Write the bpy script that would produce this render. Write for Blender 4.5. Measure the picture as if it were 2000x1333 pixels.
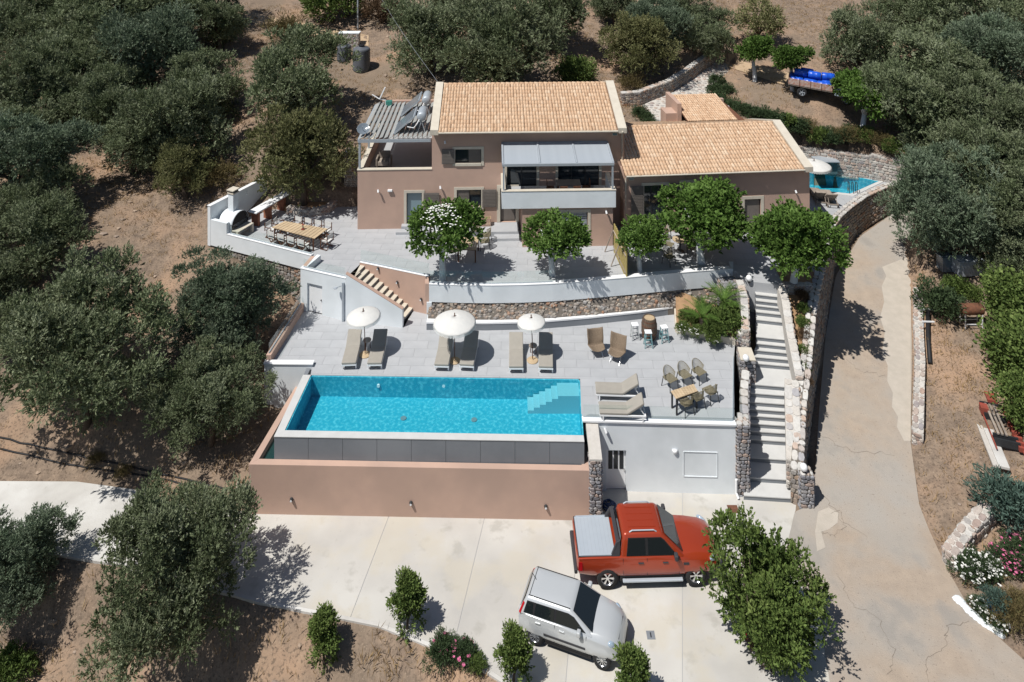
import bpy, math, random
import numpy as np
from mathutils import Vector, Matrix
R = math.radians
rng = np.random.default_rng(7)
random.seed(7)
for o in list(bpy.data.objects): bpy.data.objects.remove(o)
S = bpy.context.scene
COL = S.collection
# ------------------------------------------------------------------ camera (level, with a falling front: verticals stay upright)
CAMH, F, YH = 26.0, 1400.0, -243.0
cam = bpy.data.cameras.new('camera'); camo = bpy.data.objects.new('camera', cam); COL.objects.link(camo)
camo.location = (0, 0, CAMH); camo.rotation_euler = (R(90), 0, 0)
cam.sensor_width = 36; cam.sensor_fit = 'HORIZONTAL'; cam.lens = 36*F/2000
cam.shift_y = -(666.5-YH)/2000; cam.clip_start = .5; cam.clip_end = 600
S.camera = camo
# ------------------------------------------------------------------ world, sun, exposure
SUN = Vector((.47, .34, -1)).normalized()
w = bpy.data.worlds.new('World'); S.world = w; w.use_nodes = True
nt = w.node_tree; sky = nt.nodes.new('ShaderNodeTexSky'); sky.sky_type = 'NISHITA'; sky.sun_disc = False
sky.sun_elevation = math.asin(-SUN.z); sky.sun_rotation = math.atan2(-SUN.x, -SUN.y) % (2*math.pi)
sky.altitude = 100; sky.air_density = 1.0; sky.dust_density = .6
nt.links.new(sky.outputs[0], nt.nodes['Background'].inputs[0]); nt.nodes['Background'].inputs[1].default_value = .062
sl = bpy.data.lights.new('sun', 'SUN'); sl.energy = 5.0; sl.angle = R(.53); sl.color = (1, .965, .91)
so = bpy.data.objects.new('sun', sl); COL.objects.link(so); so.location = (-20, 0, 60)
so.rotation_euler = SUN.to_track_quat('-Z', 'Y').to_euler()
S.view_settings.view_transform = 'Standard'; S.view_settings.look = 'None'
S.view_settings.exposure = 0.0; S.view_settings.gamma = 1.0; S.view_settings.use_curve_mapping = False
# ------------------------------------------------------------------ helpers
def P(x, y, z=0.0):
    """photo pixel seen at height z -> world point"""
    Y = (CAMH-z)*F/(y-YH); return ((x-1000)*Y/F, Y, z)
def P2(x, y, z=0.0): return P(x, y, z)[:2]
def lerp(a, b, t): return a+(b-a)*t
def mesh_np(name, V, Fs, tone=None, smooth=False):
    """V (n,3), Fs (m,k) fixed-size faces"""
    me = bpy.data.meshes.new(name); V = np.asarray(V, dtype=np.float32); Fs = np.asarray(Fs, dtype=np.int32)
    n, (m, k) = len(V), Fs.shape
    me.vertices.add(n); me.vertices.foreach_set('co', V.ravel())
    me.loops.add(m*k); me.loops.foreach_set('vertex_index', Fs.ravel())
    me.polygons.add(m); me.polygons.foreach_set('loop_start', np.arange(0, m*k, k, dtype=np.int32))
    me.update(calc_edges=True)
    if tone is not None:
        a = me.attributes.new('tone', 'FLOAT', 'FACE'); a.data.foreach_set('value', np.asarray(tone, dtype=np.float32))
    me.polygons.foreach_set('use_smooth', np.full(m, smooth)); me.validate(); return me
def pmat(p):
    return Matrix.LocRotScale(p.location, p.rotation_euler, p.scale)
def link(name, me, mat=None, parent=None, world=False):
    o = bpy.data.objects.new(name, me); COL.objects.link(o)
    if mat is not None and not me.materials: me.materials.append(mat)
    if parent is not None:
        o.parent = parent
        if world:
            m = pmat(parent); q = parent.parent
            while q is not None: m = pmat(q) @ m; q = q.parent
            if parent.type == 'EMPTY': o.matrix_parent_inverse = m.inverted()
    return o
class MB:
    def __init__(s): s.v = []; s.f = []; s.t = []
    def add(s, vs, fs, tone=.5):
        b = len(s.v); s.v += [tuple(v) for v in vs]; s.f += [tuple(i+b for i in f) for f in fs]; s.t += [tone]*len(fs); return s
    def box(s, x0, y0, z0, x1, y1, z1, tone=.5):
        x0, x1 = sorted((x0, x1)); y0, y1 = sorted((y0, y1)); z0, z1 = sorted((z0, z1))
        return s.add([(x0,y0,z0),(x1,y0,z0),(x1,y1,z0),(x0,y1,z0),(x0,y0,z1),(x1,y0,z1),(x1,y1,z1),(x0,y1,z1)],
              [(0,3,2,1),(4,5,6,7),(0,1,5,4),(1,2,6,5),(2,3,7,6),(3,0,4,7)], tone)
    def hexa(s, b, t, tone=.5):
        return s.add(list(b)+list(t), [(0,3,2,1),(4,5,6,7),(0,1,5,4),(1,2,6,5),(2,3,7,6),(3,0,4,7)], tone)
    def beam(s, p, q, wd, ht, up=(0,0,1), tone=.5):
        p, q = Vector(p), Vector(q); d = (q-p).normalized(); u = Vector(up)
        if abs(d.dot(u)) > .98: u = Vector((0,1,0))
        r = d.cross(u).normalized()*wd/2; u = r.cross(d).normalized()*ht/2
        return s.hexa([p-r-u, p+r-u, q+r-u, q-r-u], [p-r+u, p+r+u, q+r+u, q-r+u], tone)
    def prism(s, poly, z0, z1, tone=.5):
        n = len(poly); A = sum(poly[i][0]*poly[(i+1)%n][1]-poly[(i+1)%n][0]*poly[i][1] for i in range(n))
        if A < 0: poly = poly[::-1]
        zb = (lambda i: z0) if not callable(z0) else (lambda i: z0(*poly[i][:2]))
        zt = (lambda i: z1) if not callable(z1) else (lambda i: z1(*poly[i][:2]))
        vs = [(p[0], p[1], zb(i)) for i, p in enumerate(poly)]+[(p[0], p[1], zt(i)) for i, p in enumerate(poly)]
        fs = [tuple(range(n))[::-1], tuple(range(n, 2*n))]+[(i, (i+1)%n, (i+1)%n+n, i+n) for i in range(n)]
        return s.add(vs, fs, tone)
    def cyl(s, p, q, r0, r1=None, n=10, tone=.5, cap=True):
        p, q = Vector(p), Vector(q); r1 = r0 if r1 is None else r1; d = (q-p).normalized()
        u = Vector((0,0,1)) if abs(d.z) < .95 else Vector((1,0,0)); a = d.cross(u).normalized(); b = d.cross(a)
        vs = []
        for c, r in ((p, r0), (q, r1)):
            for i in range(n):
                t = 2*math.pi*i/n; vs.append(c+(a*math.cos(t)+b*math.sin(t))*r)
        fs = [(i, i+n, (i+1)%n+n, (i+1)%n) for i in range(n)]
        if cap: fs += [tuple(range(n)), tuple(range(2*n-1, n-1, -1))]
        return s.add(vs, fs, tone)
    def tube(s, pts, r, n=8, tone=.5):
        pts = [Vector(p) for p in pts]; m = len(pts); rs = r if isinstance(r, (list, tuple)) else [r]*m; vs = []
        ref = None
        for i, p in enumerate(pts):
            d = (pts[min(i+1, m-1)]-pts[max(i-1, 0)]).normalized()
            if ref is None: ref = Vector((0,0,1)) if abs(d.z) < .9 else Vector((1,0,0))
            a = d.cross(ref).normalized(); b = d.cross(a); ref = -b if False else ref
            for k in range(n):
                t = 2*math.pi*k/n; vs.append(p+(a*math.cos(t)+b*math.sin(t))*rs[i])
        fs = [(i*n+k, (i+1)*n+k, (i+1)*n+(k+1)%n, i*n+(k+1)%n) for i in range(m-1) for k in range(n)]
        fs += [tuple(range(n)), tuple(range(m*n-1, m*n-n-1, -1))]
        return s.add(vs, fs, tone)
    def lathe(s, prof, c=(0,0,0), n=16, tone=.5, sx=1, sy=1):
        vs = [(c[0]+r*sx*math.cos(2*math.pi*k/n), c[1]+r*sy*math.sin(2*math.pi*k/n), c[2]+z) for r, z in prof for k in range(n)]
        fs = [(i*n+k, i*n+(k+1)%n, (i+1)*n+(k+1)%n, (i+1)*n+k) for i in range(len(prof)-1) for k in range(n)]
        return s.add(vs, fs, tone)
    def sphere(s, c, r, sx=1, sy=1, sz=1, nu=12, nv=8, tone=.5):
        prof = [(max(1e-4, math.sin(math.pi*i/nv))*r, -math.cos(math.pi*i/nv)*r*sz) for i in range(nv+1)]
        return s.lathe(prof, c, nu, tone, sx, sy)
    def grid(s, fn, nu, nv, tone=.5):
        vs = [fn(i/nu, j/nv) for j in range(nv+1) for i in range(nu+1)]
        fs = [(j*(nu+1)+i, j*(nu+1)+i+1, (j+1)*(nu+1)+i+1, (j+1)*(nu+1)+i) for j in range(nv) for i in range(nu)]
        return s.add(vs, fs, tone)
    def mesh(s, name, smooth=False):
        me = bpy.data.meshes.new(name); me.from_pydata(s.v, [], s.f); me.update()
        a = me.attributes.new('tone', 'FLOAT', 'FACE'); a.data.foreach_set('value', np.array(s.t, dtype=np.float32))
        if smooth: me.polygons.foreach_set('use_smooth', np.full(len(s.f), True))
        return me
    def build(s, name, mat, parent=None, smooth=False, bevel=0, world=False, seg=2, solid=0, sub=0):
        o = link(name, s.mesh(name, smooth), mat, parent, world)
        if solid: m = o.modifiers.new('solid', 'SOLIDIFY'); m.thickness = solid; m.offset = 0
        if bevel: m = o.modifiers.new('bevel', 'BEVEL'); m.width = bevel; m.segments = seg; m.limit_method = 'ANGLE'; m.angle_limit = R(40)
        if sub: m = o.modifiers.new('sub', 'SUBSURF'); m.levels = sub; m.render_levels = sub
        return o
def tag(o, label=None, cat=None, group=None, kind=None):
    if label: o['label'] = label
    if cat: o['category'] = cat
    if group: o['group'] = group
    if kind: o['kind'] = kind
    return o
def thing(name, label, cat, loc=(0,0,0), rz=0, group=None, scale=1):
    o = bpy.data.objects.new(name, None); COL.objects.link(o); o.location = loc; o.rotation_euler = (0,0,rz); o.scale = (scale,)*3
    o.empty_display_size = .2
    return tag(o, label, cat, group)
def struct(o): o['kind'] = 'structure'; return o
def stuff(o): o['kind'] = 'stuff'; return o
def clone(root, loc, rz=0, label=None, group=None, scale=None):
    r = root.copy(); COL.objects.link(r); r.location = loc; r.rotation_euler = (0,0,rz)
    if scale: r.scale = (scale,)*3
    if label: r['label'] = label
    if group: r['group'] = group
    for ch in list(root.children):
        c = ch.copy(); COL.objects.link(c); c.parent = r
        for g in list(ch.children):
            d = g.copy(); COL.objects.link(d); d.parent = c
    return r
def clip_half(poly, px, py, nx, ny):
    out = []; n = len(poly)
    for i in range(n):
        a, b = poly[i], poly[(i+1)%n]; da = (a[0]-px)*nx+(a[1]-py)*ny; db = (b[0]-px)*nx+(b[1]-py)*ny
        if da >= 0: out.append(a)
        if (da >= 0) != (db >= 0):
            t = da/(da-db); out.append((a[0]+(b[0]-a[0])*t, a[1]+(b[1]-a[1])*t))
    return out
def clean(poly):
    out = []
    for p in poly:
        if not out or math.hypot(p[0]-out[-1][0], p[1]-out[-1][1]) > .01: out.append(p)
    if len(out) > 1 and math.hypot(out[0][0]-out[-1][0], out[0][1]-out[-1][1]) < .01: out.pop()
    return out
def area(p): return abs(sum(p[i][0]*p[(i+1)%len(p)][1]-p[(i+1)%len(p)][0]*p[i][1] for i in range(len(p))))/2 if len(p) > 2 else 0
def sdist(poly, X, Y):
    """signed distance to polygon, positive outside (numpy)"""
    inside = np.zeros(X.shape, bool); d = np.full(X.shape, 1e9); n = len(poly)
    for i in range(n):
        (x0, y0), (x1, y1) = poly[i][:2], poly[(i+1)%n][:2]
        dx, dy = x1-x0, y1-y0; L = dx*dx+dy*dy+1e-12
        t = np.clip(((X-x0)*dx+(Y-y0)*dy)/L, 0, 1); d = np.minimum(d, np.hypot(X-x0-t*dx, Y-y0-t*dy))
        c = ((y0 > Y) != (y1 > Y)); inside ^= c & (X < (x1-x0)*(Y-y0)/((y1-y0) if abs(y1-y0) > 1e-9 else 1e-9)+x0)
    return np.where(inside, -d, d)
# ------------------------------------------------------------------ materials
def mat(name, c1, c2=None, scale=3.0, rough=.8, bump=0., bscale=30., tone=None, orand=0., metal=0., spec=.3, detail=4., c3=None, s3=.4, m3=.5, trans=0., coat=0., alpha=None, stretch=None, speck=None):
    m = bpy.data.materials.new(name); m.use_nodes = True; n = m.node_tree.nodes; l = m.node_tree.links
    b = n['Principled BSDF']; b.inputs['Roughness'].default_value = rough; b.inputs['Metallic'].default_value = metal
    b.inputs['Specular IOR Level'].default_value = spec
    if coat: b.inputs['Coat Weight'].default_value = coat; b.inputs['Coat Roughness'].default_value = .05
    tc = n.new('ShaderNodeTexCoord'); vec = tc.outputs['Object']
    if stretch:
        mp = n.new('ShaderNodeMapping'); mp.inputs['Scale'].default_value = stretch; l.new(vec, mp.inputs[0]); vec = mp.outputs[0]
    def noise(sc, det=4.):
        t = n.new('ShaderNodeTexNoise'); t.inputs['Scale'].default_value = sc; t.inputs['Detail'].default_value = det; t.inputs['Roughness'].default_value = .6
        l.new(vec, t.inputs['Vector']); return t.outputs['Fac']
    def mix(f, a, c):
        x = n.new('ShaderNodeMix'); x.data_type = 'RGBA'; l.new(f, x.inputs[0])
        for k, q in ((6, a), (7, c)):
            if isinstance(q, tuple): x.inputs[k].default_value = (*q, 1)
            else: l.new(q, x.inputs[k])
        return x.outputs[2]
    def ramp(f, lo, hi):
        r = n.new('ShaderNodeMapRange'); r.inputs[1].default_value = lo; r.inputs[2].default_value = hi; l.new(f, r.inputs[0]); return r.outputs[0]
    col = c1
    if c2: col = mix(ramp(noise(scale, detail), .3, .7), c1, c2)
    if c3: col = mix(ramp(noise(s3, 3.), m3-.08, m3+.12), col, c3)
    if speck:
        for (sc_, col_, lo_, am_) in speck:
            f_ = ramp(noise(sc_, 6.), lo_, lo_+.10); mm = n.new('ShaderNodeMath'); mm.operation = 'MULTIPLY'; mm.inputs[1].default_value = am_; l.new(f_, mm.inputs[0]); col = mix(mm.outputs[0], col, col_)
    if tone:   # per-face tone picks along a list of colours
        at = n.new('ShaderNodeAttribute'); at.attribute_name = 'tone'; cr = n.new('ShaderNodeValToRGB'); l.new(at.outputs['Fac'], cr.inputs[0])
        e = cr.color_ramp.elements
        for i, c in enumerate(tone):
            el = e[i] if i < 2 else e.new(0); 
        for i, c in enumerate(tone):
            e[i].position = i/(len(tone)-1); e[i].color = (*c, 1)
        if c2 or c3:
            x = n.new('ShaderNodeMix'); x.data_type = 'RGBA'; x.blend_type = 'MULTIPLY'; x.inputs[0].default_value = 1
            l.new(cr.outputs[0], x.inputs[6])
            if isinstance(col, tuple): x.inputs[7].default_value = (*col, 1)
            else: l.new(col, x.inputs[7])
            col = x.outputs[2]
        else: col = cr.outputs[0]
    if orand:
        oi = n.new('ShaderNodeObjectInfo'); hs = n.new('ShaderNodeHueSaturation'); rr = n.new('ShaderNodeMapRange')
        rr.inputs[3].default_value = 1-orand; rr.inputs[4].default_value = 1+orand; l.new(oi.outputs['Random'], rr.inputs[0]); l.new(rr.outputs[0], hs.inputs['Value'])
        if isinstance(col, tuple): hs.inputs['Color'].default_value = (*col, 1)
        else: l.new(col, hs.inputs['Color'])
        col = hs.outputs[0]
    if isinstance(col, tuple): b.inputs['Base Color'].default_value = (*col, 1)
    else: l.new(col, b.inputs['Base Color'])
    if bump:
        bp = n.new('ShaderNodeBump'); bp.inputs['Strength'].default_value = bump; bp.inputs['Distance'].default_value = .03
        l.new(noise(bscale, 5.), bp.inputs['Height']); l.new(bp.outputs[0], b.inputs['Normal'])
    if trans:  # thin leaves let light through
        out = n['Material Output']; tb = n.new('ShaderNodeBsdfTranslucent'); ms = n.new('ShaderNodeMixShader'); ms.inputs[0].default_value = trans
        if isinstance(col, tuple): tb.inputs[0].default_value = (*col, 1)
        else: l.new(col, tb.inputs[0])
        l.new(b.outputs[0], ms.inputs[1]); l.new(tb.outputs[0], ms.inputs[2]); l.new(ms.outputs[0], out.inputs[0])
    return m
def glassy(name, tint=(.9,.96,.95), refl=1.0, rough=.02, ior=1.45, bump=0, bscale=4., body=0., bodycol=(.1,.4,.45)):
    """thin clear sheet: tinted see-through plus a Fresnel mirror"""
    m = bpy.data.materials.new(name); m.use_nodes = True; n = m.node_tree.nodes; l = m.node_tree.links; n.remove(n['Principled BSDF'])
    t = n.new('ShaderNodeBsdfTransparent'); t.inputs[0].default_value = (*tint, 1)
    g = n.new('ShaderNodeBsdfGlossy'); g.inputs['Roughness'].default_value = rough
    lw = n.new('ShaderNodeLayerWeight'); pw = n.new('ShaderNodeMath'); pw.operation = 'POWER'; pw.inputs[1].default_value = 4; l.new(lw.outputs['Facing'], pw.inputs[0])
    fr = n.new('ShaderNodeMapRange'); f0 = ((ior-1)/(ior+1))**2; fr.inputs[3].default_value = f0*refl; fr.inputs[4].default_value = .8; l.new(pw.outputs[0], fr.inputs[0]); mx = n.new('ShaderNodeMixShader')
    src = t.outputs[0]
    if body:
        d = n.new('ShaderNodeBsdfDiffuse'); d.inputs[0].default_value = (*bodycol, 1); m2 = n.new('ShaderNodeMixShader'); m2.inputs[0].default_value = body
        l.new(t.outputs[0], m2.inputs[1]); l.new(d.outputs[0], m2.inputs[2]); src = m2.outputs[0]
    l.new(fr.outputs[0], mx.inputs[0]); l.new(src, mx.inputs[1]); l.new(g.outputs[0], mx.inputs[2]); l.new(mx.outputs[0], n['Material Output'].inputs[0])
    if bump:
        tc = n.new('ShaderNodeTexCoord'); nz = n.new('ShaderNodeTexNoise'); nz.inputs['Scale'].default_value = bscale; nz.inputs['Detail'].default_value = 3
        bp = n.new('ShaderNodeBump'); bp.inputs['Strength'].default_value = bump; bp.inputs['Distance'].default_value = .05
        l.new(tc.outputs['Object'], nz.inputs['Vector']); l.new(nz.outputs['Fac'], bp.inputs['Height'])
        l.new(bp.outputs[0], g.inputs['Normal']); l.new(bp.outputs[0], lw.inputs['Normal'])
    return m
M = {}
M['plaster'] = mat('rose_plaster', (.515,.355,.28), (.47,.325,.26), 1.2, .9, .12, 60, c3=(.435,.305,.245), s3=.35, m3=.55)
M['white'] = mat('white_plaster', (.76,.80,.825), (.70,.74,.765), 1.0, .85, .08, 50, c3=(.65,.69,.71), s3=.45, m3=.58)
M['cream'] = mat('cream_cement', (.60,.55,.46), (.53,.48,.40), 2.5, .85, .1, 50)
M['tile'] = mat('deck_tile', (.425,.435,.45), (.38,.39,.405), 1.3, .55, .05, 80, orand=.035)
M['grout'] = mat('grout', (.40,.40,.40), (.37,.37,.37), 4, .95)
M['concrete'] = mat('parking_concrete', (.485,.465,.43), (.42,.405,.38), .8, .85, .12, 40, c3=(.535,.52,.485), s3=.22, m3=.5, orand=.03, speck=[(1.1,(.36,.345,.31),.57,.6),(6,(.33,.31,.285),.64,.55),(.35,(.50,.46,.38),.5,.6)])
M['lane'] = mat('white_concrete', (.54,.525,.495), (.47,.455,.43), 1.4, .9, .3, 14, c3=(.60,.59,.565), s3=.5, m3=.5, speck=[(3,(.42,.40,.37),.62,.6)])
M['drive'] = mat('driveway_concrete', (.40,.325,.255), (.33,.27,.215), 2.2, .95, .5, 25, c3=(.35,.32,.285), s3=.25, m3=.5, detail=8, speck=[(14,(.17,.14,.115),.60,.7),(30,(.52,.46,.38),.62,.6),(.5,(.27,.25,.225),.55,.65),(.22,(.35,.325,.29),.50,.45)])
M['patch'] = mat('patch_concrete', (.475,.425,.365), (.41,.37,.315), 2.5, .95, .3, 25, speck=[(20,(.33,.28,.23),.62,.6)])
M['soil'] = mat('dry_hillside', (.295,.22,.16), (.145,.11,.085), 2.6, 1, 1.0, 5, c3=(.36,.24,.16), s3=.28, m3=.54, detail=14, speck=[(11,(.10,.075,.055),.52,.75),(.11,(.20,.155,.115),.50,.8),(23,(.47,.37,.27),.60,.7)])
M['bed'] = mat('planting_soil', (.40,.255,.14), (.27,.165,.095), 2.2, 1, .8, 14, detail=8)
M['stone'] = mat('rubble_stone', (.95,.95,.95), (.62,.62,.62), 7, .9, .7, 25, tone=[(.20,.18,.16),(.40,.35,.30),(.28,.26,.25),(.46,.34,.25),(.36,.35,.34),(.50,.44,.36),(.36,.20,.13)])
M['palestone'] = mat('pale_stone', (1,1,1), (.7,.7,.7), 7, .9, .6, 25, tone=[(.46,.44,.41),(.55,.52,.48),(.38,.36,.34),(.52,.41,.34),(.60,.58,.54),(.42,.30,.24),(.34,.33,.34)])
M['capstone'] = mat('capping_stone', (1,1,1), (.78,.78,.78), 7, .9, .5, 25, tone=[(.54,.53,.50),(.60,.58,.55),(.45,.43,.41),(.52,.39,.31),(.62,.61,.58),(.57,.53,.48),(.40,.39,.40)])
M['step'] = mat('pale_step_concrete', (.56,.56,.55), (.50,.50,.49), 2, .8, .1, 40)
M['greystone'] = mat('grey_stone', (1,1,1), (.6,.6,.6), 7, .9, .6, 25, tone=[(.22,.22,.24),(.33,.33,.35),(.42,.40,.39),(.28,.28,.30),(.45,.34,.28),(.36,.37,.40)])
M['mortar'] = mat('mortar', (.17,.15,.13), (.12,.105,.09), 6, 1)
M['palemortar'] = mat('pale_mortar', (.55,.52,.48), (.48,.45,.41), 6, 1, .3, 20)
M['roof'] = mat('roof_tile', (.96,.94,.92), (.78,.72,.68), 5, .85, .1, 40, tone=[(.56,.39,.26),(.64,.46,.31),(.68,.51,.36),(.60,.42,.28),(.72,.57,.42)])
M['wood'] = mat('pale_wood', (.56,.44,.29), (.43,.32,.20), 3, .7, .15, 20, stretch=(1,6,6), orand=.1)
M['darkwood'] = mat('dark_wood', (.15,.07,.04), (.09,.04,.025), 4, .5, .1, 30, orand=.1)
M['greywood'] = mat('weathered_wood', (.36,.31,.26), (.24,.20,.17), 3, .85, .3, 25, orand=.15)
M['shutter'] = mat('brown_grey_shutter', (.17,.15,.135), (.145,.128,.115), 2, .6)
M['greymetal'] = mat('grey_metal', (.42,.46,.50), (.38,.42,.46), 2, .45, metal=.2)
M['darkmetal'] = mat('dark_metal', (.045,.05,.055), (.035,.038,.042), 3, .45, metal=.3)
M['slat'] = mat('pergola_slat', (.33,.34,.33), (.25,.255,.25), 3, .7, orand=.1)
M['whitemetal'] = mat('white_paint', (.78,.79,.80), None, rough=.45)
M['steel'] = mat('steel', (.62,.64,.66), None, rough=.25, metal=.9)
M['chrome'] = mat('bright_metal', (.75,.76,.78), None, rough=.2, metal=.85)
M['cushion'] = mat('taupe_cushion', (.35,.325,.285), (.31,.29,.255), 3, .95, .1, 120)
M['canvas'] = mat('white_canvas', (.82,.81,.78), (.75,.745,.72), 4, .95, .15, 40, trans=.25)
M['rattan'] = mat('rattan', (.27,.205,.145), (.16,.12,.085), 30, .8, .6, 60)
M['olivemesh'] = mat('olive_weave', (.26,.23,.15), (.17,.15,.10), 40, .8, .5, 70)
M['black'] = mat('black', (.018,.018,.02), None, rough=.6)
M['rubber'] = mat('tyre_rubber', (.022,.022,.024), (.03,.03,.03), 8, .85, .2, 60)
M['trunk'] = mat('bark', (.13,.10,.075), (.075,.058,.045), 5, .95, .9, 14)
M['whitewash'] = mat('whitewashed_bark', (.70,.72,.73), (.55,.56,.56), 5, .9, .5, 14)
M['interior'] = mat('dark_interior', (.03,.03,.032), None, rough=.8)
M['redmetal'] = mat('red_oxide', (.33,.07,.05), (.22,.06,.04), 4, .7)
M['rust'] = mat('rust', (.20,.085,.045), (.10,.05,.035), 6, .85, .4, 30)
M['blueplastic'] = mat('blue_plastic', (.01,.10,.62), (.012,.08,.50), 3, .35, spec=.5)
M['bluepot'] = mat('blue_glaze', (.04,.20,.45), (.03,.15,.36), 4, .3)
M['glass'] = glassy('railing_glass', (.955,.985,.98), ior=1.3)
M['water'] = glassy('pool_water', (.80,.97,.985), ior=1.33, rough=.04, bump=.22, bscale=3.2)
M['basinwater'] = glassy('basin_water', (.45,.62,.60), ior=1.33, rough=.05, bump=.1, bscale=3., body=.25, bodycol=(.05,.16,.16))
def pane(name, c, rough=.06, spec=.8):
    return mat(name, c, None, rough=rough, spec=spec)
M['pane'] = pane('window_glass', (.02,.028,.035))
M['paleglass'] = pane('curtained_glass', (.17,.25,.28), .15)
M['pooltile'] = mat('pool_sparkle_tile', (.03,.37,.49), (.02,.29,.42), 14, .5, detail=2, c3=(.12,.52,.62), s3=7, m3=.56)  # paler blotches put the water's sparkle into the tile colour
M['poolstep'] = mat('pool_step', (.20,.48,.56), (.17,.44,.52), 20, .5)
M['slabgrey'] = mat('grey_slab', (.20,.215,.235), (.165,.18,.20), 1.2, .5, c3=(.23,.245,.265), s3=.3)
def leafmat(name, cols, trans=.22): return mat(name, (1,1,1), (.72,.72,.70), .8, .75, tone=cols, trans=trans, spec=.25, orand=.10)
M['olive'] = leafmat('olive_leaf', [(.072,.098,.046),(.142,.18,.088),(.212,.252,.14),(.285,.322,.20),(.37,.40,.28)])
M['olive2'] = leafmat('olive_leaf_yellowish', [(.10,.112,.042),(.18,.19,.078),(.25,.25,.115),(.32,.31,.16)])
M['olive3'] = leafmat('olive_leaf_blue', [(.070,.105,.062),(.142,.195,.12),(.225,.28,.19),(.31,.365,.275)])
M['green'] = leafmat('mulberry_leaf', [(.05,.10,.02),(.10,.185,.035),(.16,.27,.06),(.25,.37,.11)], .3)
M['citrus'] = leafmat('citrus_leaf', [(.05,.085,.022),(.10,.155,.038),(.16,.225,.058),(.25,.32,.10)], .2)
M['darkgreen'] = leafmat('dark_leaf', [(.03,.05,.022),(.055,.09,.04),(.085,.13,.055),(.12,.17,.08)])
M['dryshrub'] = leafmat('dry_shrub', [(.09,.075,.03),(.15,.12,.05),(.20,.155,.07),(.11,.11,.04)])
M['brownshrub'] = leafmat('brown_shrub', [(.07,.045,.025),(.11,.07,.04),(.14,.09,.05)])
M['bluegreen'] = leafmat('blue_green_leaf', [(.05,.09,.07),(.09,.15,.12),(.14,.21,.17)])
M['straw'] = mat('dry_grass', (1,1,1), (.8,.75,.7), 2, .95, tone=[(.28,.19,.095),(.40,.28,.14),(.50,.37,.20)], trans=.2)
M['rock'] = mat('loose_rock', (1,1,1), (.7,.7,.7), 8, .95, .5, 20, tone=[(.36,.27,.20),(.48,.37,.28),(.30,.24,.20)])
def flower(n, c): return mat('petal_'+n, c, None, rough=.7)
M['wflower'] = flower('white', (.80,.80,.76)); M['pflower'] = flower('pink', (.62,.16,.30)); M['rflower'] = flower('red', (.55,.04,.06)); M['yflower'] = flower('yellow', (.70,.62,.10))
# ================================================================== levels
D, U = 2.95, 4.80          # pool deck, upper terrace
def zdrive(x, y):
    t = np.clip((np.asarray(y, float)-28.5)/18.5, -.3, 1.6); return np.where(t > 0, t*3.3, 0)
def Pz(x, y, fn):
    z = 0.
    for _ in range(30): p = P(x, y, z); z = float(fn(p[0], p[1]))
    return p
def Pt(x, y, hc=0.):
    """first point on the pixel's ray that is hc above the ground"""
    zs = np.linspace(24, -4, 700); Y = (CAMH-zs)*F/(y-YH); X = (x-1000)*Y/F; t = terrain(X, Y)+hc; i = int(np.argmax(t >= zs)); return (float(X[i]), float(Y[i]), float(t[i]-hc))
def zpath(x, y): return 7.6+np.clip((np.asarray(y, float)-54)*.19, 0, 4)
# ------------------------------------------------------------------ terrain
CP = [(-250,1500,-3.2),(300,1500,-2.6),(700,1420,-1.4),(1000,1400,-.9),(100,1220,-1.5),(400,1270,-1.3),(620,1250,-.5),(850,1320,-.5),
 (0,1000,0),(300,1010,0),(50,890,.55),(250,885,.6),(430,890,.6),(100,780,1.5),(330,760,1.7),(480,760,1.3),(50,600,3.2),(300,560,3.3),(480,600,2.7),(565,565,3.1),
 (390,500,4.0),(150,450,5.0),(330,420,5.0),(30,330,6.5),(250,300,6.6),(450,300,7.0),(480,230,8.2),(300,150,9.5),(100,150,9.5),(400,80,11),(550,55,11.2),
 (650,150,9.3),(760,140,9.5),(50,20,13),(350,10,13),(700,45,11.5),(900,150,9.6),(900,20,13),(1150,150,9.4),(1150,20,13),(1310,225,7.6),(1250,170,8.6),(1400,140,9.4),
 (1350,40,12.5),(1500,120,10),(1600,200,8.9),(1500,250,8.0),(1700,265,7.8),(1570,20,13),(1750,120,11),(1900,120,11),(1900,20,13.5),(1850,300,7.2),(1990,300,8),
 (1600,282,6.5),(1700,296,6.3),(1800,322,6.1),(1900,345,6.0),(1850,560,2.9),(1990,560,3.4),(1850,700,1.8),(1990,700,2.2),(1850,900,.7),(1990,900,1.1),(1900,1080,.15),(1990,1150,.2),(1990,1330,-.2),(1400,1400,-.1),(-300,600,3.5),(-300,200,9),(2400,600,4),(2400,200,10),(1000,-60,16),(0,-60,16),(2000,-60,16),(2300,1100,.5),(-300,950,.2)]
cp = np.array([P(*c) for c in CP]); 
def _tps(r2): return .5*r2*np.log(r2+1e-9)
_n = len(cp); _K = _tps(((cp[:,None,:2]-cp[None,:,:2])**2).sum(-1))+np.eye(_n)*2.0
_Pm = np.c_[np.ones(_n), cp[:,:2]]; _A = np.block([[_K, _Pm],[_Pm.T, np.zeros((3,3))]]); _w = np.linalg.solve(_A, np.r_[cp[:,2], 0,0,0])
def tbase(X, Y):
    X = np.asarray(X, float); Y = np.asarray(Y, float); sh = X.shape; q = np.c_[X.ravel(), Y.ravel()]
    z = np.zeros(len(q))
    for i in range(0, len(q), 4000):
        s = q[i:i+4000]; r2 = ((s[:,None,:]-cp[None,:,:2])**2).sum(-1); z[i:i+4000] = _tps(r2)@_w[:_n]+_w[_n]+s@_w[_n+1:]
    return z.reshape(sh)
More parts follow.
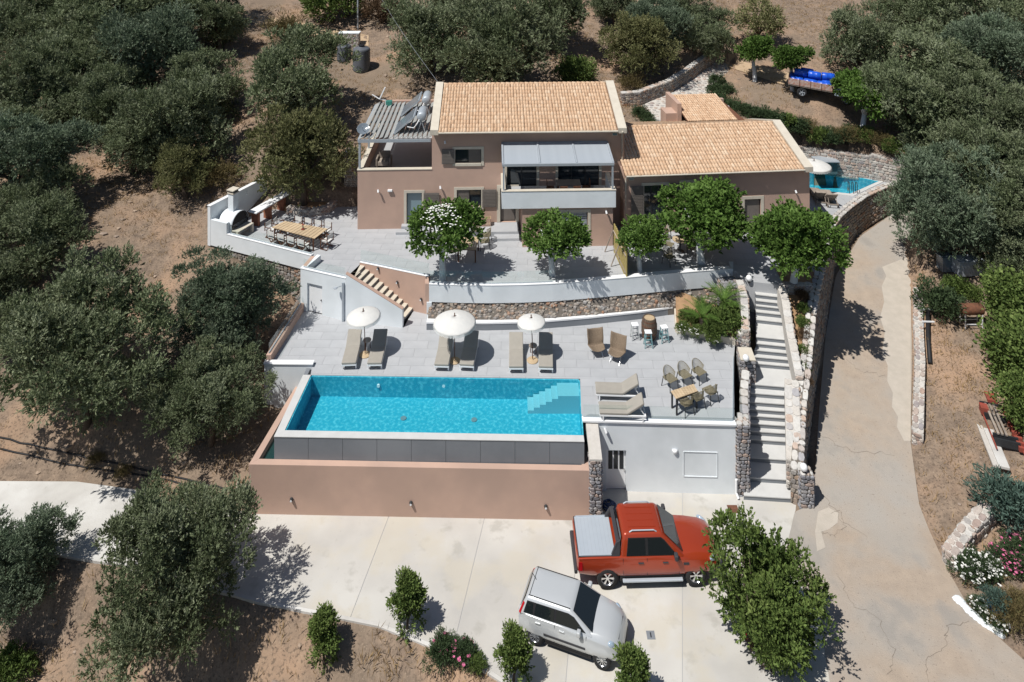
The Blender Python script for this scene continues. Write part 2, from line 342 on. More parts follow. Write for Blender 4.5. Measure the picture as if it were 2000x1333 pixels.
PARK = [P2(*q) for q in [(-500,930),(0,940),(150,941),(260,956),(340,985),(487,1001),(1152,1008),(1165,950),(1470,960),(1558,985),(1602,985),(1580,1015),(1560,1100),(1665,1260),(1720,1420),(1130,1420),(930,1291),(740,1216),(510,1171),(230,1096),(90,1075),(0,1060),(-500,1030)]]
DRL = [(1580,1010),(1590,985),(1600,800),(1612,660),(1632,540),(1680,462),(1740,420),(1800,395)]
DRR = [(2150,1380),(1990,1285),(1900,1200),(1850,1112),(1795,985),(1778,860),(1782,700),(1779,580),(1770,500),(1765,470),(1800,440),(1850,420)]
DRIVE = [Pz(*q, zdrive)[:2] for q in [(1720,1450),(1645,1260),(1528,1100)]+DRL+DRR[::-1]+[(2150,1450)]]
PATH = [Pz(*q, zpath)[:2] for q in [(1255,205),(1270,236),(1325,248),(1420,248),(1432,230),(1395,195),(1385,170),(1420,143),(1440,128),(1400,118),(1375,135),(1310,180)]]
FOOT = [  # footprints held down under the built levels
 ([(-10.5,29.5),(3,29.1),(9.4,29.5),(12.4,29.2),(13.2,30.3),(15.6,35.5),(18.2,41),(22.5,45.7),(26.6,48.0),(27.2,49.0),(25.3,50.45),(23.1,51.3),(20.6,52.3),(15,52.2),(-3,51.5),(-9,51),(-10,46),(-15.5,45.5),(-17.4,42.5),(-11.4,38.9),(-11.4,33.8),(-10,33.4)], 0.3)]
def terrain(X, Y):
    X = np.asarray(X, float); Y = np.asarray(Y, float); z = tbase(X, Y)
    n = np.sin(X*1.3+1.7*np.sin(Y*.9))*np.cos(Y*1.1+np.sin(X*.7))*.10+np.sin(X*3.1+Y*1.3)*np.sin(Y*2.7-X)*.05
    z = z+n
    d = sdist(FOOT[0][0], X, Y); z = np.where(d < -.1, np.minimum(z, .3*0+np.where(Y < 31.6, -.3, np.where(Y < 36, .5, np.where(Y < 44, 2.2, np.where((X > 17.5), 2.4, 3.5))))), z)
    for poly, fn, bl in ((PARK, lambda x, y: 0*x-.05, 1.8),(DRIVE, zdrive_off, .9),(PATH, lambda x, y: zpath(x, y)-.05, .6)):
        d = sdist(poly, X, Y); t = np.clip(d/bl, 0, 1); t = t*t*(3-2*t); z = np.where(d < bl, fn(X, Y)*(1-t)+z*t, z)
    return z
def zdrive_off(x, y): return zdrive(x, y)-.05
def tz(x, y): return float(terrain(np.array([x]), np.array([y]))[0])
gx = np.r_[np.linspace(-110,-54,15)[:-1], np.arange(-54, 54.01, .4), np.linspace(54,110,15)[1:]]
gy = np.r_[np.linspace(4,19,12)[:-1], np.arange(19, 76, .38), np.linspace(76,150,20)]
GX, GY = np.meshgrid(gx, gy); GZ = terrain(GX, GY); nx, ny = len(gx), len(gy)
ii = np.arange(nx*ny).reshape(ny, nx); qf = np.stack([ii[:-1,:-1], ii[:-1,1:], ii[1:,1:], ii[1:,:-1]], -1).reshape(-1, 4)
g = link('hillside_ground', mesh_np('hillside_ground', np.c_[GX.ravel(), GY.ravel(), GZ.ravel()], qf, smooth=True), M['soil']); struct(g); g['label'] = 'dry brown hillside with bare soil and straw'
# ------------------------------------------------------------------ parking concrete, in slabs with joints
pk = struct(MB().prism(PARK, -.5, -.012).build('parking_area', M['grout'])); pk['label'] = 'pale concrete parking area and lane below the pool'
J = [((340,985),(230,1096)), ((487,1001),(440,1150)), ((758,1013),(685,1205)), ((935,1060),(889,1251)), ((1128,1060),(1108,1300)), ((1333,1100),(1333,1333))]
J = [(P2(*a), P2(*b)) for a, b in J]
for i in range(len(J)+1):
    poly = PARK
    if i > 0:
        (ax, ay), (bx, by) = J[i-1]; nxn, nyn = -(by-ay), bx-ax; L = math.hypot(nxn, nyn); s = 1 if nxn > 0 else -1
        poly = clip_half(poly, ax+s*nxn/L*.012, ay+s*nyn/L*.012, s*nxn, s*nyn)
    if i < len(J):
        (ax, ay), (bx, by) = J[i]; nxn, nyn = -(by-ay), bx-ax; L = math.hypot(nxn, nyn); s = -1 if nxn > 0 else 1
        poly = clip_half(poly, ax+s*nxn/L*.012, ay+s*nyn/L*.012, s*nxn, s*nyn)
    poly = clean(poly)
    MB().prism(poly, -.2, 0).build('concrete_slab', M['lane'] if i == 0 else M['concrete'], pk)
# low kerb along the front edge of lane and parking
kp = [P2(*q) for q in [(1090,1395),(930,1291),(740,1216),(510,1171),(230,1096),(90,1075),(0,1060),(-300,1040)]]
kb = MB()
for a, b in zip(kp, kp[1:]):
    d = Vector((b[0]-a[0], b[1]-a[1], 0)).normalized(); o_ = Vector((d.y, -d.x, 0))*(-.09)
    kb.beam(Vector((*a, -.19))+o_*.7, Vector((*b, -.19))+o_*.7, .12, .40)
tag(kb.build('kerb', M['lane'], bevel=.01), 'low pale concrete kerb edging the lane and parking above the slope', 'kerb')
# ------------------------------------------------------------------ driveway
def strip(Lp, Rp, fn, nu, dz, name, material):
    def res(pts, t):
        seg = t*(len(pts)-1); i = min(int(seg), len(pts)-2); return lerp(np.array(pts[i]), np.array(pts[i+1]), seg-i)
    L2 = [Pz(*q, fn)[:2] for q in Lp]; R2 = [Pz(*q, fn)[:2] for q in Rp]; m = 78
    def f(u, v):
        a, b = res(L2, v), res(R2, v); p = lerp(a, b, u); return (p[0], p[1], float(fn(p[0], p[1]))+dz)
    return MB().grid(f, nu, m).build(name, material, smooth=True)
DL = [(1640,1460),(1600,1200),(1530,1090),(1552,1000),(1588,985),(1600,800),(1612,660),(1632,540),(1680,462),(1740,420),(1800,395)]
DR = [(2250,1460),(2000,1290),(1900,1200),(1850,1112),(1795,985),(1778,860),(1782,700),(1779,580),(1768,500),(1800,445),(1850,420)]
dv = struct(strip(DL, DR, zdrive, 10, .004, 'driveway', M['drive'])); dv['label'] = 'worn tan concrete driveway climbing past the stairs'
pt = struct(strip([(1723,522),(1731,540),(1722,560),(1727,590),(1719,620),(1728,650),(1723,690),(1734,715),(1733,745),(1744,768),(1742,795),(1754,815),(1752,835),(1766,862)], [(1779,lerp(500,862,k/13)) for k in range(14)], zdrive, 4, .010, 'concrete_patch', M['patch']))
cr_ = MB(); rs = random.Random(21)
for line in ([(1575,900),(1600,960),(1640,1010),(1700,1060)],[(1812,1330),(1810,1290),(1845,1260),(1850,1225),(1900,1210)],[(1640,1130),(1665,1180),(1720,1215),(1745,1270),(1735,1330)],[(1650,700),(1690,730),(1740,735)],[(1610,1010),(1640,1000),(1650,1030),(1625,1050),(1600,1035)],[(1600,850),(1660,880),(1760,890)]):
    pts = []
    for (x0, y0), (x1, y1) in zip(line, line[1:]):
        for k in range(7): t = k/7; p = Pz(lerp(x0,x1,t)+rs.uniform(-5,5), lerp(y0,y1,t)+rs.uniform(-4,4), zdrive); pts.append(Vector((p[0], p[1], p[2]+.012)))
    for p, q in zip(pts, pts[1:]):
        d = (q-p).normalized(); n = Vector((-d.y, d.x, 0))*rs.uniform(.003,.008); cr_.add([p-n, q-n*.8, q+n*.8, p+n], [(0,1,2,3)])
stuff(cr_.build('cracks', mat('crack', (.19,.16,.13), None, rough=1), dv))
bp2 = [Pz(*q, zdrive) for q in ((1598,1000),(1618,992),(1638,1003),(1636,1022),(1620,1034),(1604,1040),(1612,1070),(1596,1078),(1592,1040))]
o_ = struct(MB().add([(x, y, z+.011) for x, y, z in bp2], [tuple(range(9))]).build('concrete_patch', M['patch'])); o_['label'] = 'broken pale concrete scrap beside the pier on the driveway'
pt['label'] = 'pale newer strip of concrete along the driveway edge'
# ------------------------------------------------------------------ rubble stone builder
def stones_on(mb, A, B, z0a, z1a, z0b, z1b, out, size=.26, depth=.04, gap=.016, lean=0., rs=None):
    """irregular stones laid in rough courses on the face from A to B (2-D), normal out; z limits at both ends"""
    rs = rs or random; A, B = Vector((*A[:2], 0)), Vector((*B[:2], 0)); L = (B-A).length; d = (B-A)/L; o = Vector((*out, 0)).normalized()
    H = max(z1a-z0a, z1b-z0b); nrow = max(1, round(H/(size*.72)))
    for r in range(nrow):
        s = -rs.random()*size*.5
        while s < L-.02:
            wd = size*rs.uniform(.6, 1.7); s0, s1 = max(0, s), min(L, s+wd-gap); s += wd
            if s1-s0 < size*.22: continue
            sm = (s0+s1)/2/L; zb = lerp(z0a, z0b, sm); zt = lerp(z1a, z1b, sm); hh = (zt-zb)/nrow
            if hh < .05: continue
            c0, c1 = zb+hh*r+gap*.5+rs.uniform(-.12,.1)*hh*(r > 0), zb+hh*(r+1)-gap*.5+rs.uniform(-.1,.12)*hh*(r < nrow-1)
            dp = depth*rs.uniform(.5, 1.5); w_, h_ = s1-s0, c1-c0; k = rs.uniform(.16, .34)
            pts = [(s0+w_*k,c0),(s1-w_*k*rs.uniform(.4,1),c0+h_*rs.uniform(0,.12)),(s1,c0+h_*rs.uniform(.2,.4)),(s1-w_*rs.uniform(0,.1),c1-h_*k),(s1-w_*k,c1),(s0+w_*k*rs.uniform(.3,1),c1-h_*rs.uniform(0,.15)),(s0,c1-h_*rs.uniform(.2,.4)),(s0+w_*rs.uniform(0,.1),c0+h_*k)]
            cx, cz = (s0+s1)/2, (c0+c1)/2; vs = []
            for q, off in ((1, -.03), (.97, dp*.6), (.80, dp)):
                for (a, b) in pts:
                    a2, b2 = cx+(a-cx)*q, cz+(b-cz)*q; ln = lean*(b2-zb)
                    vs.append(A+d*a2+Vector((0,0,b2))+o*(off-ln))
            fs = [(i, (i+1)%8, 8+(i+1)%8, 8+i) for i in range(8)]+[(8+i, 8+(i+1)%8, 16+(i+1)%8, 16+i) for i in range(8)]+[tuple(range(16, 24))]
            mb.add(vs, fs, rs.random())
def top_stones(mb, A, B, za, zb, n, width, size=.4, rs=None):
    rs = rs or random; A, B = Vector((*A[:2], za)), Vector((*B[:2], zb)); L = (B-A).length; d = (B-A)/L; o = Vector((*n, 0)).normalized(); s = 0
    nr = max(1, round(width/(size*.8)))
    for r in range(nr):
        s = -rs.random()*size*.4; w0, w1 = width*r/nr, width*(r+1)/nr
        while s < L-.03:
            ln = size*rs.uniform(.6, 1.5); s0, s1 = max(0, s), min(L, s+ln-.02); s += ln
            if s1-s0 < .08: continue
            j = lambda a: rs.uniform(-a, a); h = rs.uniform(.012, .03)
            q = [(s0+.05, w0+.01), ((s0+s1)/2, w0+j(.02)), (s1-.04, w0+.03), (s1, (w0+w1)/2), (s1-.05, w1-.02), ((s0+s1)/2, w1+j(.02)), (s0+.04, w1-.03), (s0, (w0+w1)/2)]
            c = ((s0+s1)/2, (w0+w1)/2); vs = []
            for sc, hz in ((1, -.05), (.985, h*.6), (.90, h)):
                for a, b in q: vs.append(A+d*(c[0]+(a-c[0])*sc)-o*(c[1]+(b-c[1])*sc)+Vector((0,0,hz)))
            fs = [(i, (i+1)%8, 8+(i+1)%8, 8+i) for i in range(8)]+[(8+i, 8+(i+1)%8, 16+(i+1)%8, 16+i) for i in range(8)]+[tuple(range(16, 24))]
            mb.add(vs, fs, rs.random())
def stone_wall(name, label, pts, thick, smat='stone', mmat='mortar', size=.26, top=True, ends=True, face2=False, lean=0., tsize=.42, left=True, topmat=None):
    """pts: (x, y, zbottom, ztop) along the visible face; the wall's body lies to the left of the travel direction (or right)"""
    o = thing(name, label, 'wall', (pts[0][0], pts[0][1], pts[0][2])); core = MB(); st = MB(); tp = MB(); sg = 1 if left else -1
    N = []
    for i in range(len(pts)):
        a = Vector(pts[max(i-1, 0)][:2]); b = Vector(pts[min(i+1, len(pts)-1)][:2]); d = (b-a).normalized(); N.append(Vector((-d.y, d.x))*sg)
    for i in range(len(pts)-1):
        p, q = pts[i], pts[i+1]; n0, n1 = N[i]*thick, N[i+1]*thick; ins = .012
        core.hexa([(p[0]+N[i].x*ins, p[1]+N[i].y*ins, p[2]), (q[0]+N[i+1].x*ins, q[1]+N[i+1].y*ins, q[2]), (q[0]+n1.x, q[1]+n1.y, q[2]), (p[0]+n0.x, p[1]+n0.y, p[2])][::sg],
                  [(p[0]+N[i].x*(ins+lean*(p[3]-p[2])), p[1]+N[i].y*(ins+lean*(p[3]-p[2])), p[3]-.01), (q[0]+N[i+1].x*(ins+lean*(q[3]-q[2])), q[1]+N[i+1].y*(ins+lean*(q[3]-q[2])), q[3]-.01), (q[0]+n1.x, q[1]+n1.y, q[3]-.01), (p[0]+n0.x, p[1]+n0.y, p[3]-.01)][::sg])
        dd = (Vector(q[:2])-Vector(p[:2])).normalized(); out = (dd.y*sg, -dd.x*sg)
        stones_on(st, p, q, p[2], p[3], q[2], q[3], out, size, lean=lean)
        if face2:
            stones_on(st, (q[0]+n1.x, q[1]+n1.y), (p[0]+n0.x, p[1]+n0.y), q[2], q[3], p[2], p[3], (-out[0], -out[1]), size)
        if top: top_stones(tp, p, q, p[3], q[3], out, thick, tsize)
    if ends:
        for k, sgn in ((0, -1), (-1, 1)):
            p = pts[k]; n0 = N[k]*thick; a = pts[0 if k == 0 else -2]; b = pts[1 if k == 0 else -1]; dd = (Vector(b[:2])-Vector(a[:2])).normalized()*sgn
            stones_on(st, p, (p[0]+n0.x, p[1]+n0.y), p[2], p[3], p[2], p[3], (dd.x, dd.y), size)
    core.build('core', M[mmat], o, world=True)
    if st.v: stuff(st.build('stones', M[smat], o, world=True))
    if tp.v: stuff(tp.build('capping_stones', M[topmat or smat], o, world=True))
    return o
# ------------------------------------------------------------------ tiled floors
def tile_floor(parent, poly, z, ang, tw, th, material, gap=.007, thick=.03, holes=()):
    ca, sa = math.cos(ang), math.sin(ang); rot = lambda p: (p[0]*ca+p[1]*sa, -p[0]*sa+p[1]*ca); inv = lambda p: (p[0]*ca-p[1]*sa, p[0]*sa+p[1]*ca)
    q = [rot(p) for p in poly]; xs = [p[0] for p in q]; ys = [p[1] for p in q]; me_full = None; row = 0; cnt = 0; rest = MB()
    y = math.floor(min(ys)/th)*th
    hq = [[rot(p) for p in h] for h in holes]
    while y < max(ys):
        x = math.floor(min(xs)/tw)*tw-(tw/2 if row % 2 else 0)
        while x < max(xs):
            c = q
            for (px, py, nx_, ny_) in ((x+gap/2,y,1,0),(x+tw-gap/2,y,-1,0),(x,y+gap/2,0,1),(x,y+th-gap/2,0,-1)):
                c = clip_half(c, px, py, nx_, ny_)
                if len(c) < 3: break
            c = clean(c); a = area(c)
            if a > .02:
                cx, cy = x+tw/2, y+th/2
                if not any(float(sdist(h, np.array([cx]), np.array([cy]))[0]) < -.7 for h in hq):
                    w_ = [inv(p) for p in c]; full = abs(a-(tw-gap)*(th-gap)) < .003
                    if cnt < 300:
                        if full:
                            if me_full is None:
                                m_ = MB(); m_.prism([(-tw/2+gap/2,-th/2+gap/2),(tw/2-gap/2,-th/2+gap/2),(tw/2-gap/2,th/2-gap/2),(-tw/2+gap/2,th/2-gap/2)], -thick, 0); me_full = m_.mesh('floor_tile'); me_full.materials.append(material)
                            o = bpy.data.objects.new('floor_tile', me_full); COL.objects.link(o); o.parent = parent
                            p_ = inv((cx, cy)); o.location = (*p_, z); o.rotation_euler = (0,0,ang)
                        else: MB().prism(w_, z-thick, z).build('floor_tile', material, parent)
                        cnt += 1
                    else: rest.prism(w_, z-thick, z)
            x += tw
        y += th; row += 1
    if rest.v: stuff(rest.build('floor_tiles', material, parent))
    return cnt
# ------------------------------------------------------------------ pool deck
DECK = [(-11.60,33.75),(-9.38,33.72),(-9.30,33.08),(3.12,32.83),(2.97,30.38),(9.36,30.15),(10.62,34.3),(10.95,35.2),(8.30,36.15),(8.62,37.75),(5.6,37.05),(2.6,36.72),(-.8,36.58),(-4.25,36.6),(-4.3,37.62),(-5.25,37.95),(-5.5,36.62),(-8.61,37.12),(-11.0,38.02)]
dk = struct(MB().prism([(2.97,30.72) if p == (2.97,30.38) else (9.46,30.5) if p == (9.36,30.15) else p for p in DECK], .1, D-.028).build('pool_deck', M['grout'])); dk['label'] = 'pool deck paved in pale grey tiles'
_i = DECK.index((3.12,32.83))
tile_floor(dk, DECK[:_i+1]+[(10.13,32.70)]+DECK[_i+3:], D, R(-1.1), 1.2, .6, M['tile'])
tile_floor(dk, [(3.12,32.825),(2.97,30.38),(9.36,30.15),(10.13,32.695)], D, R(-1.1), 1.2, .6, M['tile'])
# ------------------------------------------------------------------ swimming pool
pl = thing('swimming_pool', 'long turquoise infinity pool with grey coping and rose plastered overflow basin', 'pool', (-3, 29, 0))
cA, cB, cC, cD = (-9.78,29.44), (2.95,29.18), (3.10,32.83), (-9.64,33.08)
iA, iB, iD = (-9.44,29.78), (2.95,29.51), (-9.28,33.08)
zf, zw = D-.95, D-.06
b = MB(); b.prism([iA,iB,cC,iD], zf-.2, zf); b.build('pool_floor', M['pooltile'], pl, world=True)
def wallq(a, b_, z0, z1, t, outward):  # thin slab along a-b, thickness t towards outward
    d = Vector((b_[0]-a[0], b_[1]-a[1])).normalized(); n = Vector((d.y, -d.x))*outward*t
    return MB().prism([a, b_, (b_[0]+n.x, b_[1]+n.y), (a[0]+n.x, a[1]+n.y)], z0, z1)
for a, b_ in ((iA,iB),(iB,cC),(cC,iD),(iD,iA)): wallq(a, b_, zf, D-.035, .05, -1).build('pool_wall', M['pooltile'], pl, world=True)
MB().prism([cA,cB,iB,iA], D-.035, D+.003).build('coping', M['step'], pl, world=True, bevel=.008)
MB().prism([cA,(cA[0]+.34,cA[1]+.33),(iD[0],iD[1]-.001),cD][:4], D-.035, D+.001).build('coping', M['step'], pl, world=True)
o_ = MB().add([(iA[0],iA[1],zw),(iB[0],iB[1],zw),(cC[0],cC[1],zw),(iD[0],iD[1],zw)], [(0,1,2,3)]).build('water', M['water'], pl, world=True)
# infinity walls (grey slabs) below the coping
n_sl = 9
for k in range(n_sl):
    t0, t1 = k/n_sl, (k+1)/n_sl; a = (lerp(cA[0],cB[0],t0)+.006, lerp(cA[1],cB[1],t0)+.02); b_ = (lerp(cA[0],cB[0],t1)-.006, lerp(cA[1],cB[1],t1)+.02)
    wallq(a, b_, 1.1, D-.04, .20, -1).build('facing_slab', M['slabgrey'], pl, world=True)
wallq((cA[0]+.02,cA[1]+.1), (cD[0]+.02,cD[1]+.5), 1.1, D-.04, .18, 1).build('facing_slab', M['slabgrey'], pl, world=True)
# overflow basin
oFL, oFR, oBL = (-10.72,29.19), (3.13,28.88), (-10.15,33.72)
iFL, iFR, iBL = (-10.40,29.47), (2.84,29.16), (-9.90,33.72)
bz = 2.02
MB().prism([oFL,oFR,iFR,iFL], -.3, bz).build('basin_wall', M['plaster'], pl, world=True, bevel=.012)
MB().prism([oFL,iFL,iBL,oBL], -.3, bz-.002).build('basin_wall', M['plaster'], pl, world=True, bevel=.012)
MB().prism([oFR,(3.13,30.2),(2.84,30.2),iFR], -.3, bz-.002).build('basin_wall', M['plaster'], pl, world=True, bevel=.012)
MB().prism([iFL,iFR,(2.84,29.4),(-9.7,29.6),(-9.6,33.7),iBL], .9, 1.1).build('basin_floor', M['slabgrey'], pl, world=True)
MB().add([(*q,1.78) for q in [iFL,iFR,(2.84,29.21),(-9.78,29.46),(-9.64,33.1),(-9.66,33.7),iBL]], [tuple(range(7))]).build('basin_water', M['basinwater'], pl, world=True)
# submerged steps in the far right corner
for k in range(6):
    x1 = 3.03; x0 = 2.05-k*.27; zt = D-.16-k*.13
    y1 = 32.79; y0 = 31.95+k*.002
    MB().prism([(x0,y0),(x1,y0),(x1,y1-.005),(x0,y1-.005)], zf+.001*k, zt).build('pool_step', M['poolstep'], pl, world=True)
for px_ in (742,868,1008,1080):
    c = P(px_, 741, D-.35); MB().cyl((c[0], 33.0, D-.4), (c[0], 32.9, D-.4), .07, n=12).build('pool_light', M['whitemetal'], pl, world=True)
for px_, py_ in ((788,818),(926,821)):
    c = P(px_, py_, zf); MB().cyl((c[0], c[1], zf), (c[0], c[1], zf+.03), .13, n=14).build('drain_cover', M['paleglass'], pl, world=True)
# three bulkhead lights in the rose basin wall
def bulkhead(p, out=(0,-1), lab='', grp=None):
    o = thing('wall_light', lab, 'lamp', p, math.atan2(out[1], out[0])+math.pi/2, grp)
    MB().lathe([(.001,-.03),(.05,-.03),(.075,0),(.06,.05),(.045,.10),(.001,.10)], n=12).build('housing', M['darkmetal'], o, smooth=False).rotation_euler = (R(90), 0, 0)
    MB().cyl((0,-.10,.0),(0,-.108,0), .04, n=12).build('lens', M['whitemetal'], o); return o
for px_, py_ in ((570,974),(803,981),(1066,988)):
    t = (px_-487)/(1152-487); y_ = lerp(29.19,28.88,t); X_ = (px_-1000)*y_/F; bulkhead((X_, y_-.03, 26-(py_+243)*y_/F), lab='small round dark light on the rose basin wall, '+{570:'nearest the olive tree',803:'the middle of the three',1066:'nearest the pickup truck'}[px_], grp='lights along the rose basin wall')
# ------------------------------------------------------------------ white pump-room wall under the deck, glass railings
pr = thing('pump_room', 'white plastered pump room wall beneath the pool deck with a louvred door', 'wall', (6.3,30.2,0))
x0, y0, x1, y1 = 3.62, 30.30, 9.40, 30.10
fy = lambda x: lerp(y0, y1, (x-x0)/(x1-x0))
dxa, dxb = 3.98, 4.82; dz = 1.72
zs = [(-.05, D-.06)]
def wseg(xa, xb, za, zb, t=.25): return MB().prism([(xa,fy(xa)),(xb,fy(xb)),(xb,fy(xb)+t),(xa,fy(xa)+t)], za, zb)
wseg(x0, dxa, -.3, D-.06).build('wall', M['white'], pr, world=True)
wseg(dxa, dxb, dz, D-.06).build('wall', M['white'], pr, world=True)
wseg(dxb, x1, -.3, D-.06).build('wall', M['white'], pr, world=True)
MB().prism([(2.97,fy(2.97)-.06),(9.42,fy(9.42)-.06),(9.42,fy(9.42)+.2),(2.97,fy(2.97)+.2)], D-.055, D+.03).build('ledge', M['whitemetal'], pr, world=True, bevel=.01)
yd = fy(4.4)+.10
o_ = MB().box(dxa+.01, yd, .02, dxb-.01, yd+.05, dz-.01).build('door', M['whitemetal'], pr, world=True)
for k in range(3): MB().box(dxa+.10+k*.235, yd-.012, .86, dxa+.10+k*.235+.17, yd+.0, dz-.1).build('door_vent', M['darkmetal'], o_)
MB().box(dxb-.1, yd-.05, .8, dxb-.06, yd, .9).build('handle', M['steel'], o_)
for k, (a, b_) in enumerate((((1335,882),(1400,882)),((1335,930),(1400,930)),((1335,882),(1335,930)),((1400,882),(1400,930)))):
    pa = ((a[0]-1000)*30.18/F, 26-(a[1]+243)*30.18/F); pb = ((b_[0]-1000)*30.18/F, 26-(b_[1]+243)*30.18/F)
    MB().beam((pa[0], fy(pa[0])-.006, pa[1]), (pb[0], fy(pb[0])-.006, pb[1]), .03, .03).build('panel_rim', M['white'], pr, world=True)
c = (1318-1000)*30.2/F
wl = thing('wall_light', 'half round white up-light on the white pump room wall', 'lamp', (c, fy(c)-.001, 26-(880+243)*30.2/F))
MB().lathe([(.001,-.14),(.05,-.13),(.10,-.05),(.12,.06),(.001,.06)], n=16).build('shade', M['whitemetal'], wl, smooth=True)
hs = thing('wall_light', 'small white floodlight at the corner above the louvred door', 'lamp', (3.92, fy(3.9)-.02, 2.62))
MB().cyl((0,.03,0),(0,-.1,.0), .03).cyl((0,-.08,.06),(.05,-.16,-.06), .06, .05).build('head', M['whitemetal'], hs)
def glass_run(name, label, pts, h, npan, posts=True, th=.012, grp=None):
    o = thing(name, label, 'railing', pts[0], 0, grp); 
    for a, b_ in zip(pts, pts[1:]):
        A, B = Vector(a), Vector(b_); L = (B-A).length; n = max(1, round(L/npan))
        for k in range(n):
            p, q = A.lerp(B, k/n+.012/L), A.lerp(B, (k+1)/n-.012/L); d = (q-p).normalized(); nn = Vector((-d.y, d.x, 0)).normalized()*th/2; up = Vector((0,0,h))
            MB().hexa([p-nn, q-nn, q+nn, p+nn], [p-nn+up, q-nn+up, q+nn+up, p+nn+up]).build('glass_pane', M['glass'], o, world=True)
            MB().beam(p+Vector((0,0,.02)), q+Vector((0,0,.02)), .05, .05).build('base_rail', M['greymetal'], o, world=True)
    return o
glass_run('glass_railing', 'low clear glass railing on the deck edge above the white pump room', [(3.02,30.48,D),(9.32,30.24,D),(10.58,34.25,D)], .56, 2.1)
# left end of deck: white end wall, parapet with glass
le = thing('deck_end_wall', 'white plastered wall closing the deck beside the olive tree and pool', 'wall', (-10.6,33.75,0))
MB().prism([(-11.62,33.62),(-9.36,33.60),(-9.36,33.82),(-11.62,33.84)], -.5, D+.12).build('wall', M['white'], le, world=True)
MB().prism([(-11.66,33.58),(-9.33,33.56),(-9.33,33.86),(-11.66,33.88)], D+.121, D+.16).build('capping', M['whitemetal'], le, world=True)
lp = thing('deck_parapet', 'low rose plastered parapet along the left edge of the pool deck', 'wall', (-11.5,35.9,1))
MB().prism([(-11.62,33.85),(-11.38,33.85),(-11.0,38.0),(-11.28,38.0)], 1.0, D+.40).build('wall', M['plaster'], lp, world=True, bevel=.01)
glass_run('glass_railing', 'clear glass railing on the rose parapet beside the tall olive trees', [(-11.52,33.95,D+.4),(-11.18,37.95,D+.4)], .5, 2.0)
# ================================================================== upper terrace
def arc(px, z): return [P2(x, y, z) for x, y in px]
BAND = arc([(838,556),(900,558),(960,558.5),(1020,557.5),(1080,555),(1150,549.5),(1220,543.5),(1290,537),(1360,531),(1428,526)], U+.1)
RW = [(12.0,29.5,1.4),(13.0,31.6,2.5),(14.1,33.6,3.5),(15.0,35.3,4.35),(15.75,36.6,4.8),(16.6,38.0,U+.2),(17.9,40.4,U+.2),(19.2,42.7,U+.2),(20.3,44.1,U+.2),(21.7,45.5,U+.2),(23.4,47.0,U+.2),(25.4,48.3,U+.2),(28.0,49.5,U+.2),(31,50.3,U+.2)]
STAIRTOP = [(12.0,36.9),(13.75,36.4)]
BB = [(-17.55,42.12),(-15.9,45.7),(-14.2,46.6),(-11.4,46.2)]
TERR = [(-17.5,42.35),(-10.85,39.5),(-10.95,38.25),(-8.9,37.5),(-8.38,37.3),(-8.26,39.12)]+[(-4.45,37.76)]+[(x, y+.2) for x, y in BAND]+[(12.0,38.3),(12.05,37.6),(13.9,37.2),(15.9,37.5)]+[(x-.35, y+.2) for x, y, z in RW[5:12]]+[(26.2,49.2),(25.75,49.72),(22.55,47.5),(19.3,48.3),(17.9,48.3),(17.3,51.5),(6,51.5),(-9,51),(-9.6,46.2)]+BB[::-1]
tr = struct(MB().prism(TERR, 2.0, U-.028).build('upper_terrace', M['grout'])); tr['label'] = 'upper terrace round the house paved in pale grey tiles'
HOUSEF = [(-9,43.2),(6.5,43.8),(17.6,43.9),(17.2,51),(-8.5,51)]
tile_floor(tr, TERR, U, R(-3), 1.2, .6, M['tile'], holes=[HOUSEF])
# white band wall along the terrace edge, with stone below
bw = thing('terrace_wall', 'curved white plastered wall edging the upper terrace above the rubble stone', 'wall', (3.5,37.3,4))
def ribbon(pts, inner, z0, z1):
    mb = MB()
    for i in range(len(pts)-1):
        a, b_ = pts[i], pts[i+1]; c, d = inner[i], inner[i+1]
        mb.hexa([(*a,z0),(*b_,z0),(*d,z0),(*c,z0)], [(*a,z1),(*b_,z1),(*d,z1),(*c,z1)])
    # merge into one smooth-looking run: drop inner caps
    return mb
def offs(pts, t):
    out = []
    for i in range(len(pts)):
        a = Vector(pts[max(i-1,0)]); b_ = Vector(pts[min(i+1,len(pts)-1)]); d = (b_-a).normalized(); out.append((pts[i][0]-d.y*t, pts[i][1]+d.x*t))
    return out
BI = offs(BAND, .28)
ribbon(BAND, BI, U-.80, U+.1).build('wall', M['white'], bw, world=True)
ribbon(offs(BAND, -.015), offs(BAND, .295), U+.1005, U+.125).build('capping', M['whitemetal'], bw, world=True)
MB().box(BAND[0][0]-.12, BAND[0][1]-.05, D, BAND[0][0]+.14, BAND[0][1]+.5, U-.801).build('column', M['white'], bw, world=True)
MB().prism([BAND[-1], (BAND[-1][0]+.1, BAND[-1][1]+.02), (BAND[-1][0]+.35, BAND[-1][1]+.75), (BAND[-1][0]+.1, BAND[-1][1]+.75)], U-.8, U+.101).build('wall', M['white'], bw, world=True)
so_ = offs(BAND, .10)
stone_wall('rubble_wall', 'dark rubble stone wall under the curved white terrace wall', [(x, y, D-.1, U-.78) for x, y in so_], .4, 'stone', 'mortar', .30, top=False, ends=False)
sl_ = offs(BAND, -.28)
stb = MB()
rs = random.Random(5)
